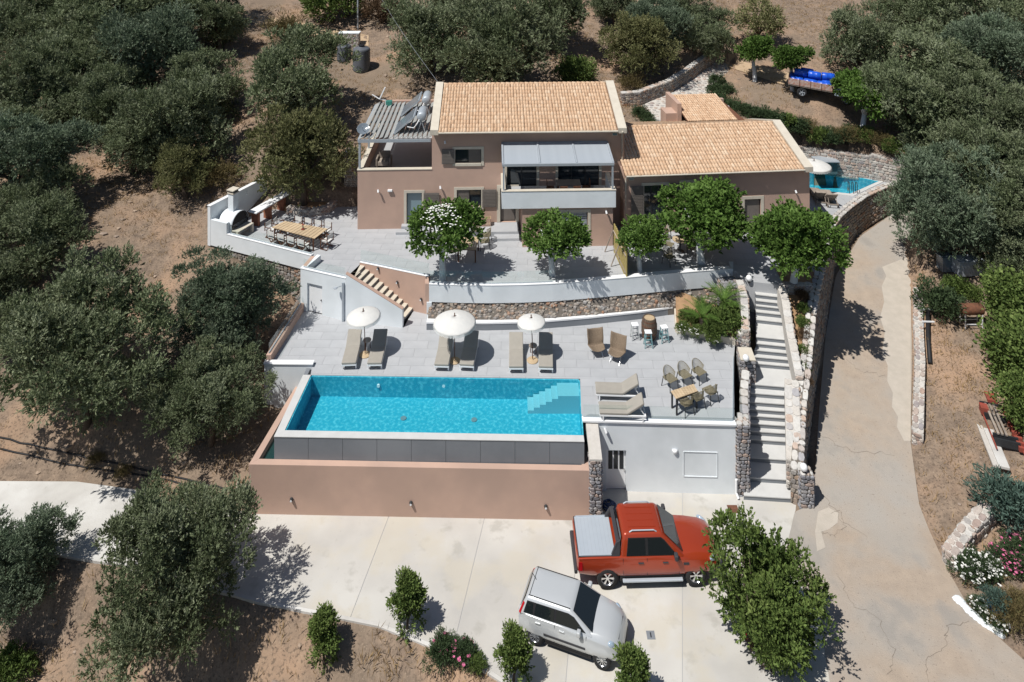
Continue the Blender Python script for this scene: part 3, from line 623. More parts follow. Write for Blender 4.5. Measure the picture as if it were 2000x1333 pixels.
for i in range(len(BAND)-1):   # loose rubble heaped at the foot
    for k in range(110):
        t, u = rs.random(), rs.random(); a = Vector(BAND[i]).lerp(Vector(BAND[i+1]), t); n = Vector(offs(BAND, -1)[i])-Vector(BAND[i]); p = a+n*(u*.42-.1); r_ = rs.uniform(.05,.13)
        z = D+.42+(1-u)*.62*rs.uniform(.6,1.05); q = []
        stb.sphere((p.x, p.y, z), r_, rs.uniform(.8,1.4), rs.uniform(.7,1.1), rs.uniform(.5,.9), 5, 3, rs.random())
bk = MB()
for i in range(len(BAND)-1):
    a, b_ = offs(BAND, -.35)[i], offs(BAND, -.35)[i+1]; c, d = so_[i], so_[i+1]
    bk.hexa([(*a,D),(*b_,D),(*d,D),(*c,D)], [(*a,D+.42),(*b_,D+.42),(*d,D+1.0),(*c,D+1.0)])
rb = thing('rubble_bank', 'sloping bank of loose brown rubble behind the white bench ledge', 'rocks', (3,37,D))
bk.build('bank', M['mortar'], rb, world=True); stuff(stb.build('stones', M['stone'], rb, world=True))
# long white-topped bench ledge on the deck
BP = arc([(833,645),(950,646),(1050,643.5),(1150,635),(1250,624),(1325,613)], D)
bn = thing('bench_ledge', 'long curved white topped bench ledge at the back of the pool deck', 'bench', (2,36.6,D))
ribbon(BP, offs(BP, .5), D-.02, D+.33).build('base', M['slabgrey'], bn, world=True)
ribbon(offs(BP, -.02), offs(BP, .66), D+.331, D+.41).build('top', M['whitemetal'], bn, world=True)
glass_run('glass_railing', 'clear glass railing along the curved white terrace wall', [(x, y, U+.12) for x, y in offs(BAND, .14)[:5]], .62, 1.7)
# ---- left stair: rose wall, steps, sloping white parapet
S0, S1 = Vector((-4.38,37.62)), Vector((-8.30,39.02))            # rose wall line
dS = (S1-S0).normalized(); nS = Vector((-dS.y, dS.x)); nS = nS if nS.y < 0 else -nS   # towards the camera
F0, F1 = Vector((-5.55,36.66)), Vector((-8.62,37.20))
def meet(p, d, a, b_):
    e = b_-a; den = d.x*e.y-d.y*e.x; t = ((a.x-p.x)*e.y-(a.y-p.y)*e.x)/den; return p+d*t
stl = thing('garden_stairs', 'short flight of pale stone steps between the rose wall and white parapet', 'stairs', (-6.5,37.8,D))
NS = 11; B0 = S0+dS*.95; run = ((S1-S0).length-.95)/NS; rise = (U-D)/NS
for k in range(NS):
    p, q = B0+dS*run*k, B0+dS*run*(k+1)+dS*.001; fp, fq = meet(p, nS, F0, F1), meet(q, nS, F0, F1)
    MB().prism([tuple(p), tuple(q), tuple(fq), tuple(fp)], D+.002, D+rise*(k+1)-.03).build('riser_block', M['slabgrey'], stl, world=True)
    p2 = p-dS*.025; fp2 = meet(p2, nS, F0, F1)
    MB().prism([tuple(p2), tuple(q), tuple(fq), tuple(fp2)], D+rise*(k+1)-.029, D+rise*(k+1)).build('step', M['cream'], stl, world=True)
rw_ = thing('stair_wall', 'rose plastered wall behind the short flight of stone steps', 'wall', (-6.3,38.4,D))
a, b_ = S0, S1; bk_ = -nS*.22
MB().prism([tuple(a), tuple(b_), tuple(b_+bk_), tuple(a+bk_)], D-.1, U+.13).build('wall', M['plaster'], rw_, world=True)
MB().prism([tuple(a-nS*-.01), tuple(b_-nS*-.01), tuple(b_+bk_*1.05), tuple(a+bk_*1.05)], U+.131, U+.155).build('capping', M['whitemetal'], rw_, world=True)
MB().prism([tuple(S0), tuple(BAND[0]), (BAND[0][0]-.2,BAND[0][1]+.02), tuple(S0+Vector((-.2,.05)))], U-.8, U+.13).build('return_wall', M['plaster'], rw_, world=True)
for t, dzv in ((.28,1.15),(.56,.75),(.90,.42)):
    p = S1.lerp(S0, t); zz = lerp(U, D, t)+.55; bulkhead((p.x+nS.x*.03, p.y+nS.y*.03, zz), (nS.x, nS.y), ['small round brown step light high on the rose stair wall','small round brown step light half way down the rose stair wall','small round brown step light low on the rose stair wall'][[.28,.56,.90].index(t)], 'step lights on the rose stair wall')
glass_run('glass_railing', 'clear glass railing on top of the rose stair wall', [(*(S1-nS*.11), U+.155), (*(S0-nS*.11), U+.155)], .62, 2.0)
pw_ = thing('stair_parapet', 'sloping white parapet wall in front of the short stone steps', 'wall', (-7,36.9,D))
fa, fb = Vector((-5.58,36.52)), Vector((-8.60,37.06)); nn = Vector((-(fb-fa).y, (fb-fa).x)).normalized(); nn = nn if nn.y > 0 else -nn; nn *= .2
def sloped(pa, pb, z0, za, zb):
    return MB().hexa([(pa.x,pa.y,z0),(pb.x,pb.y,z0),(pb.x+nn.x,pb.y+nn.y,z0),(pa.x+nn.x,pa.y+nn.y,z0)][::-1], [(pa.x,pa.y,za),(pb.x,pb.y,zb),(pb.x+nn.x,pb.y+nn.y,zb),(pa.x+nn.x,pa.y+nn.y,za)][::-1])
sloped(fa, fb, D-.05, D+.92, U+.58).build('wall', M['white'], pw_, world=True)
sl2 = MB().hexa([(fa.x,fa.y-.01,D+.921),(fb.x,fb.y-.01,U+.581),(fb.x+nn.x,fb.y+nn.y,U+.581),(fa.x+nn.x,fa.y+nn.y,D+.921)][::-1],[(fa.x,fa.y-.01,D+.95),(fb.x,fb.y-.01,U+.61),(fb.x+nn.x,fb.y+nn.y,U+.61),(fa.x+nn.x,fa.y+nn.y,D+.95)][::-1]); sl2.build('capping', M['plaster'], pw_, world=True)
# ---- store room front with pale door
tc_ = thing('store_room', 'white plastered store room front with a pale door at the end of the deck', 'wall', (-9.8,37.5,D))
ta, tb = Vector((-11.22,38.02)), Vector((-8.60,37.06)); dT = (tb-ta); LT = dT.length; dT /= LT; nT = Vector((-dT.y, dT.x)); 
def tpt(s, o=0): p = ta+dT*s+nT*o; return (p.x, p.y)
ds0, ds1 = .42, 1.36; dh = D+1.52
for s0, s1, z0, z1 in ((0,ds0,D-.6,U+.35),(ds1,LT,D-.6,U+.35),(ds0,ds1,dh,U+.35)):
    MB().prism([tpt(s0),tpt(s1),tpt(s1,.22),tpt(s0,.22)], z0, z1).build('wall', M['white'], tc_, world=True)
MB().prism([tpt(-.02,-.02),tpt(LT-.0,-.02),tpt(LT-.0,.24),tpt(-.02,.24)], U+.351, U+.38).build('capping', M['whitemetal'], tc_, world=True)
MB().prism([tpt(0,.22),tpt(.22,.22),tpt(.22,1.5),tpt(0,1.5)], D-1, U+.35).build('side_wall', M['white'], tc_, world=True)
d_ = MB().prism([tpt(ds0+.01,.10),tpt(ds1-.01,.10),tpt(ds1-.01,.15),tpt(ds0+.01,.15)], D+.02, dh-.01).build('door', M['whitemetal'], tc_, world=True)
MB().cyl((*tpt(ds1-.12,.05), D+.72), (*tpt(ds1-.12,.1), D+.72), .03).build('handle', M['darkmetal'], d_)
MB().prism([tpt(0,.22),tpt(LT,.22),tpt(LT,1.4),tpt(.22,1.25)], U-.05, U-.02).build('roof_slab', M['cream'], tc_, world=True)
glass_run('glass_railing', 'clear glass railing above the store room door', [(*tpt(.1,.12), U+.38), (*tpt(LT-.1,.12), U+.38)], .45, 1.2)
sh = thing('outdoor_shower', 'slim grey outdoor shower column on the white store room wall', 'shower', (*tpt(LT-.12,-.06), D))
MB().box(-.05,-.04,.0,.05,.04,2.0).build('column', M['greymetal'], sh); MB().beam((0,0,1.86),(-.35,-.1,1.80), .04, .03).build('shower_arm', M['greymetal'], sh)
MB().cyl((-.36,-.1,1.80),(-.36,-.1,1.77), .11, n=14).build('shower_head', M['greymetal'], sh)
# ---- barbecue terrace parapets
bq = thing('barbecue_wall', 'white plastered parapet round the barbecue terrace, tall on the hillside side', 'wall', (-14,41,4))
fl = Vector((-17.9,42.15)); fr_ = Vector((-11.0,39.25)); dB = (fr_-fl).normalized(); nB = Vector((-dB.y, dB.x))
def bpt(s, o=0): p = fl+dB*s+nB*o; return (p.x, p.y)
LB = (fr_-fl).length
MB().prism([bpt(1.45),bpt(LB),bpt(LB,.22),bpt(1.45,.22)], U-.50, U+.36).build('wall', M['white'], bq, world=True)
MB().prism([bpt(1.45,-.015),bpt(LB,-.015),bpt(LB,.235),bpt(1.45,.235)], U+.361, U+.39).build('capping', M['whitemetal'], bq, world=True)
MB().prism([bpt(0),bpt(1.449),bpt(1.449,.22),bpt(0,.22)], U-.50, U+1.0).build('wall', M['white'], bq, world=True)
lb = Vector((-15.95,46.2)); lw = (lb-fl).normalized(); ln_ = Vector((lw.y, -lw.x))*.22
MB().prism([tuple(fl+Vector((0,.0))), tuple(lb), tuple(lb+ln_), tuple(fl+ln_+Vector((0,0)))], U-.55, U+1.78).build('wall', M['white'], bq, world=True)
MB().prism([tuple(fl-ln_*.1-lw*.03), tuple(lb-ln_*.1), tuple(lb+ln_*1.1), tuple(fl+ln_*1.1-lw*.03)], U+1.781, U+1.81).build('capping', M['whitemetal'], bq, world=True)
MB().prism([tuple(fr_), (-11.20,38.1), (-10.98,38.1), tuple(fr_+Vector((.22,0)))], U-.5, U+.355).build('return_wall', M['plaster'], bq, world=True)
glass_run('glass_railing', 'clear glass railing on the barbecue terrace parapet', [(*bpt(1.6,.11), U+.39), (*bpt(LB-.05,.11), U+.39)], .5, 1.9)
zt_ = lambda x, y: tz(x, y)-.3
stone_wall('rubble_wall', 'tan rubble stone wall under the white barbecue terrace parapet', [(*bpt(s,.12), tz(*bpt(s,-.2))-.5, U-.45) for s in (0,1.5,3,4.5,6,LB)], .4, 'stone', 'mortar', .24, top=False, ends=False)
stone_wall('planter_wall', 'curved low stone wall round the olive tree beside the house', [(*P2(x, y, U), U-.1, U+.42) for x, y in ((560,418),(605,424),(640,418),(662,400),(668,380))], .35, 'palestone', 'palemortar', .22, left=True, tsize=.35)
MB().prism([P2(*q, U) for q in ((540,400),(560,416),(605,421),(640,415),(660,398),(664,378),(650,350),(560,355))], U-.1, U+.30).build('planting_bed', M['bed'])['kind'] = 'structure'
# ================================================================== right-hand stairs
Yk = [980,944,905,869,853,838,823,810,796,779,762,720.5,708,695,682,669,635,620,608,598,586]
XL = lambda y: np.interp(y, [575,690,700,760,830,985], [1480,1481,1474,1472,1460,1457]); XR = lambda y: np.interp(y, [575,640,730,830,985], [1534,1537,1545,1552,1560])
rs_ = thing('entrance_stairs', 'long flight of pale concrete steps rising between stone walls', 'stairs', (10.9,29.9,0)); rz_ = 4.3/len(Yk)
pr_ = []
for k, y in enumerate(Yk):
    z = rz_*k; dyl = 3.5; pr_.append((P2(XL(y), y-dyl, z), P2(XR(y), y+dyl, z)))
pr_.append((P2(1478,570,4.3), P2(1533,577,4.3)))
for k in range(len(Yk)):
    (a, b_), (c, d) = pr_[k], pr_[k+1]; a = (a[0]-.1,a[1]); c = (c[0]-.1,c[1]); b_ = (b_[0]+.1,b_[1]); d = (d[0]+.1,d[1])
    c2 = (c[0], c[1]+.06); d2 = (d[0], d[1]+.06); z = rz_*(k+1)
    if k == len(Yk)-1: c2, d2 = c, d
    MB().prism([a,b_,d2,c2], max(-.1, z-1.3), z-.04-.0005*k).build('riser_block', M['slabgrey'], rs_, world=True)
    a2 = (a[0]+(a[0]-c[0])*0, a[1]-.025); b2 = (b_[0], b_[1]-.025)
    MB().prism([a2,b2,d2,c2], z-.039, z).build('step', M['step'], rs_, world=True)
# sloping approach from stairs up to terrace
(ta_, tb_) = pr_[-1]
ap = struct(MB().prism([(ta_[0]-.1,ta_[1]+.002),(tb_[0]+.1,tb_[1]+.002),(13.95,37.25),(12.02,37.65)], 3.2, lambda x, y: 4.296 if y < 37.0 else U-.002).build('entrance_ramp', M['tile'])); ap['label'] = 'sloping paved approach from the stairs to the terrace'
# walls left of the stairs
stone_wall('stone_pier', 'tall stone pier between the white pump room wall and the stairs', [(9.42,30.02,-.1,D+.02),(9.93,30.0,-.1,D+.02),(10.15,30.7,-.1,D-.05)], .5, 'greystone', 'mortar', .2, top=True, topmat='capstone', tsize=.3)
stone_wall('stair_wall', 'low stepped stone wall on the deck side of the stairs', [(10.15,30.75,.2,2.2),(10.75,32.6,1.0,2.6),(11.1,33.4,1.3,2.9)], .38, 'greystone', 'mortar', .22, topmat='capstone')
lbk = thing('stone_block', 'low stone block carrying a globe lamp beside the pool deck', 'wall', (11.0,34.0,1.5))
LPX = P2(1457,708,D+.35)
st = MB(); tp = MB(); bx_ = [(10.72,33.6),(11.42,33.55),(11.5,34.45),(10.85,34.5)]
MB().prism(bx_, 1.4, D+.30).build('core', M['mortar'], lbk, world=True)
stones_on(st, bx_[0], bx_[1], 1.6, D+.3, 1.6, D+.3, (0,-1), .2); stones_on(st, bx_[3], bx_[0], 1.6, D+.3, 1.6, D+.3, (-1,-.1), .2)
stuff(st.build('stones', M['greystone'], lbk, world=True)); MB().prism(bx_, D+.301, D+.36).build('slab', M['cream'], lbk, world=True, bevel=.01)
stone_wall('stair_wall', 'stone wall with pale capping between the palm bed and the stairs', [(11.45,34.6,2.2,4.05),(11.95,36.3,3.0,4.65),(12.02,37.3,3.4,4.95)], .36, 'palestone', 'palemortar', .22, left=True, topmat='capstone')
stone_wall('planter_wall', 'low dark stone wall behind the palm bed under a globe lamp', [(11.0,37.0,3.2,4.75),(11.9,37.15,3.2,4.75)], .9, 'greystone', 'mortar', .2, topmat='greystone', left=True)
stone_wall('planter_wall', 'grey stone wall end beside the globe lamp block', [(10.98,34.75,2.6,3.75),(11.5,34.7,2.6,3.75)], .4, 'greystone', 'mortar', .2, left=True, topmat='capstone')
# outer retaining wall, curving round to the small pool
def zb(x, y): return float(zdrive(x, y))-.3
rwp = [(x, y, zb(x, y), z) for x, y, z in RW]
stone_wall('retaining_wall', 'long curved stone retaining wall between the stairs and the driveway', rwp, .5, 'stone', 'mortar', .26, topmat='capstone', left=True, tsize=.36, lean=.06)
stone_wall('gate_pier', 'square stone pier with a globe lamp at the foot of the stairs', [(11.83,29.32,-.15,1.45),(12.35,29.3,-.15,1.45)], .5, 'greystone', 'mortar', .2, topmat='capstone', left=True, tsize=.25)
stone_wall('stair_wall', 'broad pale stone wall on the driveway side of the stairs', [(12.1,29.9,.3,1.5),(12.6,31.3,1.3,2.35),(13.05,32.6,1.9,3.0)], .62, 'palestone', 'palemortar', .24, left=True, topmat='capstone')
stone_wall('planter_wall', 'pale stone wall between the stairs and the narrow planting strip', [(13.3,32.7,2.2,3.15),(13.55,34.4,3.0,4.05),(13.9,36.0,3.8,4.75),(13.95,36.7,4.0,4.95)], .36, 'palestone', 'palemortar', .24, left=True, topmat='capstone')
MB().prism([(13.25,32.7),(13.4,32.6),(14.15,34.5),(14.85,36.2),(15.4,37.2),(14.0,37.1),(13.8,35.8)], 1.5, lambda x, y: lerp(2.6, 4.65, min(1, max(0, (y-32.4)/4.2)))).build('planting_strip', M['bed'])['kind'] = 'structure'
stone_wall('planter_wall', 'short pale stone cross wall under the white trunked mulberry by the stairs', [(13.95,36.75,4.0,4.98),(15.4,36.7,4.0,4.98)], .35, 'palestone', 'palemortar', .24, left=True)
MB().prism([(14.1,37.05),(15.5,36.95),(16.1,38.2),(15.6,39.0),(14.2,38.7)], 4.2, U+.06).build('planting_bed', M['bed'])['kind'] = 'structure'
def globe(px, py, z, lab, r=.15, base=True):
    p = P(px, py, z+r); o = thing('globe_lamp', lab, 'lamp', (p[0], p[1], z))
    MB().cyl((0,0,0),(0,0,.07), .07, n=12).build('base', M['darkmetal'], o); MB().sphere((0,0,.06+r), r, nu=16, nv=10).build('globe', M['whitemetal'], o, smooth=True)
globe(1457,702,D+.36,'white globe lamp on the low stone block beside the pool deck'); globe(1570,916,1.45,'white globe lamp on the pier at the foot of the stairs'); globe(1463,546,4.75,'white globe lamp on the stone wall behind the palm bed', .16)
# planter with palms
PB = [(8.30,36.15),(10.98,35.2),(11.5,36.0),(11.75,36.9),(10.8,37.2),(9.0,37.95),(8.62,37.75)]
pb_ = thing('planter', 'low tiled planter edge round the palm and flower bed', 'planter', (9.8,36.2,D))
for a, b_ in ((PB[0],PB[1]),(PB[6],PB[0])):
    A, B = Vector((*a, D+.15)), Vector((*b_, D+.15)); MB().beam(A, B, .16, .34).build('edge', M['cream'], pb_, world=True)
MB().prism(PB, D-.1, lambda x, y: D+.24+max(0, (y-36.3))*.45).build('planting_bed', M['bed'])['kind'] = 'structure'
# rubble slope to the right of bench
# ================================================================== small side pool terrace
sp = thing('plunge_pool', 'small turquoise plunge pool beside the low wing of the house', 'pool', (20.6,48.5,U))
SPW = [P2(*q, U+.05) for q in ((1560,330),(1608,331),(1718,353),(1661,378),(1560,367))]
ic = (sum(p[0] for p in SPW)/5, sum(p[1] for p in SPW)/5)
MB().prism(SPW, 3.4, 3.75).build('pool_floor', M['pooltile'], sp, world=True)
for i in range(5):
    j = (i+1)%5; a_, b_ = SPW[i], SPW[j]; d_ = Vector((b_[0]-a_[0], b_[1]-a_[1])).normalized(); n_ = Vector((d_.y, -d_.x)); s_ = 1 if n_.dot(Vector((ic[0]-a_[0], ic[1]-a_[1]))) > 0 else -1; n_ *= s_*.05
    MB().prism([a_, b_, (b_[0]+n_.x, b_[1]+n_.y), (a_[0]+n_.x, a_[1]+n_.y)], 3.7, U-.02).build('pool_wall', M['pooltile'], sp, world=True)
rim = [(ic[0]+(p[0]-ic[0])*1.10, ic[1]+(p[1]-ic[1])*1.16) for p in SPW]
cm = MB()
for i in range(5):
    j = (i+1)%5; cm.hexa([(*rim[i],U-.3),(*rim[j],U-.3),(*SPW[j],U-.3),(*SPW[i],U-.3)], [(*rim[i],U+.03),(*rim[j],U+.03),(*SPW[j],U+.03),(*SPW[i],U+.03)])
cm.build('coping', M['step'], sp, world=True)
MB().prism([(20.7,51.75),(22.4,51.65),(25.55,49.75),(26.4,49.2),(25.2,50.5),(23.0,51.45),(20.6,52.45)], 3.4, U+.02).build('surround', M['step'], sp, world=True)
MB().add([(*q, U-.06) for q in SPW], [(0,1,2,3,4)]).build('water', M['water'], sp, world=True)
# ================================================================== main house
def tiles(mb, x0, x1, ybot, zbot, ytop, ztop, ncol, nrow, rs):
    """overlapping barrel tiles on a slope rising from (ybot,zbot) to (ytop,ztop)"""
    sl = Vector((0, ytop-ybot, ztop-zbot)); L = sl.length; sl /= L; nrm = Vector((0, -sl.z, sl.y)); 
    if nrm.z < 0: nrm = -nrm
    cw = (x1-x0)/ncol; rh = L/nrow; seg = 5
    for r in range(nrow):
        for c in range(ncol):
            jx = rs.uniform(-.012,.012); jh = rs.uniform(-.006,.006); lo = Vector((0, ybot, zbot))+sl*(rh*r-.03+rs.uniform(-.015,.015)); hi = Vector((0, ybot, zbot))+sl*(rh*(r+1)+.02); vs = []
            for base, h, wsc in ((lo, .062, 1.0), (hi, .024, .9)):
                for k in range(seg+1):
                    a = k/seg; x = x0+cw*(c+.5)+jx+(a-.5)*cw*1.0*wsc; hh = math.sin(math.pi*a)*.055+h+jh
                    p = base+nrm*hh; vs.append((x, p.y, p.z))
            # front lip
            for k in range(seg+1):
                a = k/seg; x = x0+cw*(c+.5)+jx+(a-.5)*cw; p = lo+nrm*(math.sin(math.pi*a)*.05+.005); vs.append((x, p.y, p.z))
            n = seg+1; fs = [(k, k+1, n+k+1, n+k) for k in range(seg)]+[(2*n+k, 2*n+k+1, k+1, k) for k in range(seg)]
            mb.add(vs, fs, rs.random())
HO = (-9.25, 42.93); HR = R(1.7)
hs_ = thing('main_house', 'two storey rose plastered house with pale terracotta tiled roof', 'house', (*HO, U), HR)
XM, XE, DEP = 4.44, 16.05, 8.4      # left block | main block
PT = 8.33-U; EV = 10.86-U; RD = 4.15; RH = 1.34
def hx(px, y=0.): # local x of a pixel column on the facade plane (local y)
    # solve for local x where world X/Y gives px
    c, s = math.cos(HR), math.sin(HR); k = (px-1000)/F
    # X = HO.x + x c - y s ; Y = HO.y + x s + y c ; X = k Y
    return (k*(HO[1]+y*c)-HO[0]+y*s)/(c-k*s)
def hz(px, py, y=0.):
    x = hx(px, y); Yw = HO[1]+x*math.sin(HR)+y*math.cos(HR); return CAMH-(py-YH)*Yw/F-U
def wall_holes(parent, name, material, x0, x1, z0, z1, holes, y0=0., t=.25):
    """front wall with rectangular openings, built as strips"""
    xs = sorted({x0, x1, *[h[0] for h in holes], *[h[1] for h in holes]}); mb = MB()
    for a, b_ in zip(xs, xs[1:]):
        hh = sorted([(h[2], h[3]) for h in holes if h[0] <= a+1e-6 and h[1] >= b_-1e-6]); z = z0
        for lo, hi in hh:
            if lo > z: mb.box(a, y0, z, b_, y0+t, lo)
            z = hi
        if z < z1: mb.box(a, y0, z, b_, y0+t, z1)
    bm_w = mb.build(name, material, parent); return bm_w
def opening(parent, kind, h, y0=0., frame=.16, fm='cream', glass='pane', mull=1, proud=.03, sill=True, rec=.14):
    x0, x1, z0, z1 = h; f = MB()
    f.box(x0-frame, y0-proud, z1, x1+frame, y0-.002, z1+frame); f.box(x0-frame, y0-proud, z0-(frame if sill else 0), x0, y0-.002, z1-.001); f.box(x1, y0-proud, z0-(frame if sill else 0), x1+frame, y0-.002, z1-.001)
    if sill: f.box(x0+.001, y0-proud-.04, z0-frame, x1-.001, y0-.002, z0)
    fo = f.build(kind, M[fm], parent)
    MB().box(x0, y0+rec, z0, x1, y0+rec+.02, z1).build('pane', M[glass], fo)
    w = MB(); 
    for k in range(mull+1):
        xx = lerp(x0, x1, k/mull) if mull else x0; w.box(max(x0, xx-.035), y0+rec-.03, z0, min(x1, xx+.035), y0+rec-.001, z1)
    w.box(x0, y0+rec-.03, z1-.06, x1, y0+rec-.0015, z1); w.box(x0, y0+rec-.03, z0, x1, y0+rec-.0015, z0+.06); w.build('sash', M['darkmetal'], fo)
    return fo
def shutter(parent, x0, x1, z0, z1, y0):
    s = MB().box(x0, y0, z0, x1, y0+.04, z1).build('shutter', M['shutter'], parent)
    n = max(3, int((z1-z0)/.09)); l_ = MB()
    for k in range(n): z = lerp(z0+.05, z1-.05, k/n); l_.box(x0+.06, y0-.012, z, x1-.06, y0-.001, z+.055)
    stuff(l_.build('louvres', M['shutter'], s)); return s
# openings on the facade
dA = (hx(794), hx(824), hz(800,437), hz(800,377)); wB = (hx(892), hx(940), hz(900,404), hz(900,371)); wC = (hx(889), hx(940), hz(900,319), hz(900,292)); dE = (hx(978), hx(1006), .3, hz(990,395)-.1)
dE = (hx(977), hx(1007), .32, 2.35)
# left block
wall_holes(hs_, 'wall', M['plaster'], 0, XM, -.4, PT, [dA])
MB().box(0, .251, -.4, .25, DEP, PT).build('wall', M['plaster'], hs_); MB().box(.251, DEP-.25, -.4, XM, DEP, PT+1.6).build('wall', M['plaster'], hs_)
MB().box(.251, .251, PT-1.1, XM-.001, DEP-.251, PT-.92).build('roof_terrace', M['tile'], hs_)
MB().box(-.03, -.03, PT+.001, XM-.001, .28, PT+.04).build('coping', M['cream'], hs_); MB().box(-.03, .281, PT+.001, .28, DEP, PT+.039).build('coping', M['cream'], hs_)
# main block
wall_holes(hs_, 'wall', M['plaster'], XM, XE, -.4, EV, [wB, wC, dE, (hx(990), hx(1048), hz(1000,345,0)-1.0, hz(1000,345,0)+.9), (hx(1090), hx(1170), hz(1000,345,0)-1.0, hz(1000,345,0)+.9)])
def gable(x0, x1):
    return MB().add([(x,y,z) for x in (x0,x1) for (y,z) in ((.251,-.4),(DEP,-.4),(DEP,EV),(RD,EV+RH),(.251,EV))], [(0,1,2,3,4)[::-1],(5,6,7,8,9)]+[(i,(i+1)%5,5+(i+1)%5,5+i) for i in range(5)])
gable(XM, XM+.25).build('gable_wall', M['plaster'], hs_); gable(XE-.25, XE).build('gable_wall', M['plaster'], hs_)
MB().box(XM+.251, DEP-.25, -.4, XE-.251, DEP, EV).build('wall', M['plaster'], hs_)
rf = MB().add([(XM+.26,-.48,EV-.14),(XE-.26,-.48,EV-.14),(XE-.26,RD,EV+RH-.02),(XM+.26,RD,EV+RH-.02),(XM+.26,DEP+.3,EV-.12),(XE-.26,DEP+.3,EV-.12)], [(0,1,2,3),(3,2,5,4)]).build('roof', M['rust'], hs_, solid=.06)
rs = random.Random(3); tl = MB(); tiles(tl, XM+.42, XE-.5, -.56, EV-.13, RD, EV+RH, 58, 13, rs); stuff(tl.build('roof_tiles', M['roof'], rf, smooth=True))
tl = MB(); tiles(tl, XM+.42, XE-.5, DEP+.4, EV-.11, RD, EV+RH, 58, 13, rs); stuff(tl.build('roof_tiles', M['roof'], rf, smooth=True))
rt = MB()
for k in range(34):
    x0 = lerp(XM+.45, XE-.5, k/34); x1 = lerp(XM+.45, XE-.5, (k+1)/34)+.03; rt.cyl((x0, RD, EV+RH+.03), (x1, RD, EV+RH+.015), .12, .10, 8, rs.random())
stuff(rt.build('ridge_tiles', M['roof'], rf, smooth=True))
def gable_cap(x0, x1, y0=-.52):
    m = MB(); zz = lambda y: EV-.12+(RH+.12)*(y+.32)/(RD+.32)
    for ya, yb, za, zb_ in ((y0, RD, EV-.04, EV+RH+.14), (RD+.001, DEP+.3, EV+RH+.14, EV-.04)):
        m.hexa([(x0,ya,za-.25),(x1,ya,za-.25),(x1,yb,zb_-.25),(x0,yb,zb_-.25)],[(x0,ya,za+.06),(x1,ya,za+.06),(x1,yb,zb_+.06),(x0,yb,zb_+.06)])
    return m.build('gable_coping', M['cream'], hs_)
gable_cap(XM-.06, XM+.42); gable_cap(XE-.46, XE+.06)
MB().cyl((XM+.44,-.60,EV-.14),(XE-.48,-.60,EV-.14), .06, n=8).build('gutter', M['cream'], hs_)
MB().tube([(XE-.2,-.56,EV-.18),(XE-.14,-.08,EV-.45),(XE-.14,-.08,EV-3.0),(XE-.02,-.08,EV-3.15)], .045).build('downpipe', M['cream'], hs_)
# openings
o_ = opening(hs_, 'door', dA, glass='paleglass', sill=False); 
shutter(hs_, hx(827)+.02, hx(858), dA[2]+.25, dA[3], -.09)
w1 = opening(hs_, 'window', wB, mull=2); shutter(hs_, wB[0]+.02, lerp(wB[0],wB[1],.5), wB[2]+.03, wB[3]-.03, .05); shutter(hs_, wB[1]+.06, wB[1]+.92, wB[2]-.02, wB[3]+.02, -.09)
w2 = opening(hs_, 'window', wC, mull=2); shutter(hs_, wC[0]-.80, wC[0]-.04, wC[2]-.02, wC[3]+.02, -.09); shutter(hs_, lerp(wC[0],wC[1],.52), wC[1]-.03, wC[2]+.03, wC[3]-.03, .05)
o_ = opening(hs_, 'entry_door', dE, glass='interior', sill=False, fm='cream', frame=.2); MB().box(dE[0]+.05, .12, dE[2], dE[1]-.05, .139, dE[3]-.05).build('door_leaf', M['shutter'], o_)
hb = hz(1000,345,0)
for xa, xb in ((hx(990), hx(1048)), (hx(1090), hx(1170))): opening(hs_, 'balcony_door', (xa, xb, hb-1.0, hb+.9), mull=3 if xb-xa > 2 else 2, sill=False)
# entry platform and steps
MB().box(hx(893), -1.15, -.05, hx(1012), -.002, .30).build('entry_platform', M['tile'], hs_); MB().box(hx(965), -1.65, -.05, hx(1012), -1.151, .15).build('entry_step', M['tile'], hs_)
MB().box(hx(785), -.35, -.05, hx(840), -.002, .30).build('door_step', M['tile'], hs_); MB().box(hx(776), -.75, -.05, hx(840), -.351, .15).build('door_step', M['tile'], hs_)
# protruding lower volume with balcony above
YV = -2.35; vx0, vx1 = hx(1020, YV), hx(1197, YV); VT = 2.28
gd = (hx(1088,YV), hx(1148,YV), .02, 1.95)
wall_holes(hs_, 'wall', M['plaster'], vx0, vx1, -.4, VT, [gd], YV)
MB().box(vx0, YV+.251, -.4, vx0+.25, -.003, VT).build('wall', M['plaster'], hs_); MB().box(vx1-.25, YV+.251, -.4, vx1, -.003, VT).build('wall', M['plaster'], hs_)
g_ = opening(hs_, 'garden_door', gd, YV, frame=.16, sill=False, mull=1, glass='shutter')
for k in range(14): MB().box(gd[0]+.04, YV+.115, gd[2]+.06+k*.132, gd[1]-.04, YV+.139, gd[2]+.06+k*.132+.10).build('shutter_slat', M['greymetal'], g_)
bx0, bx1 = hx(980, YV), hx(1202, YV); BT = VT+.95
MB().box(bx0, YV-.12, VT+.002, bx1, -.003, VT+.16).build('balcony_slab', M['white'], hs_)
fb_ = MB().box(bx0, YV-.14, VT-.02, bx1, YV+.08, BT); fb_.build('balcony_parapet', M['white'], hs_)
MB().box(bx0, YV+.081, VT+.161, bx0+.2, -.004, BT).build('balcony_parapet', M['white'], hs_); MB().box(bx1-.2, YV+.081, VT+.161, bx1, -.004, BT).build('balcony_parapet', M['white'], hs_)
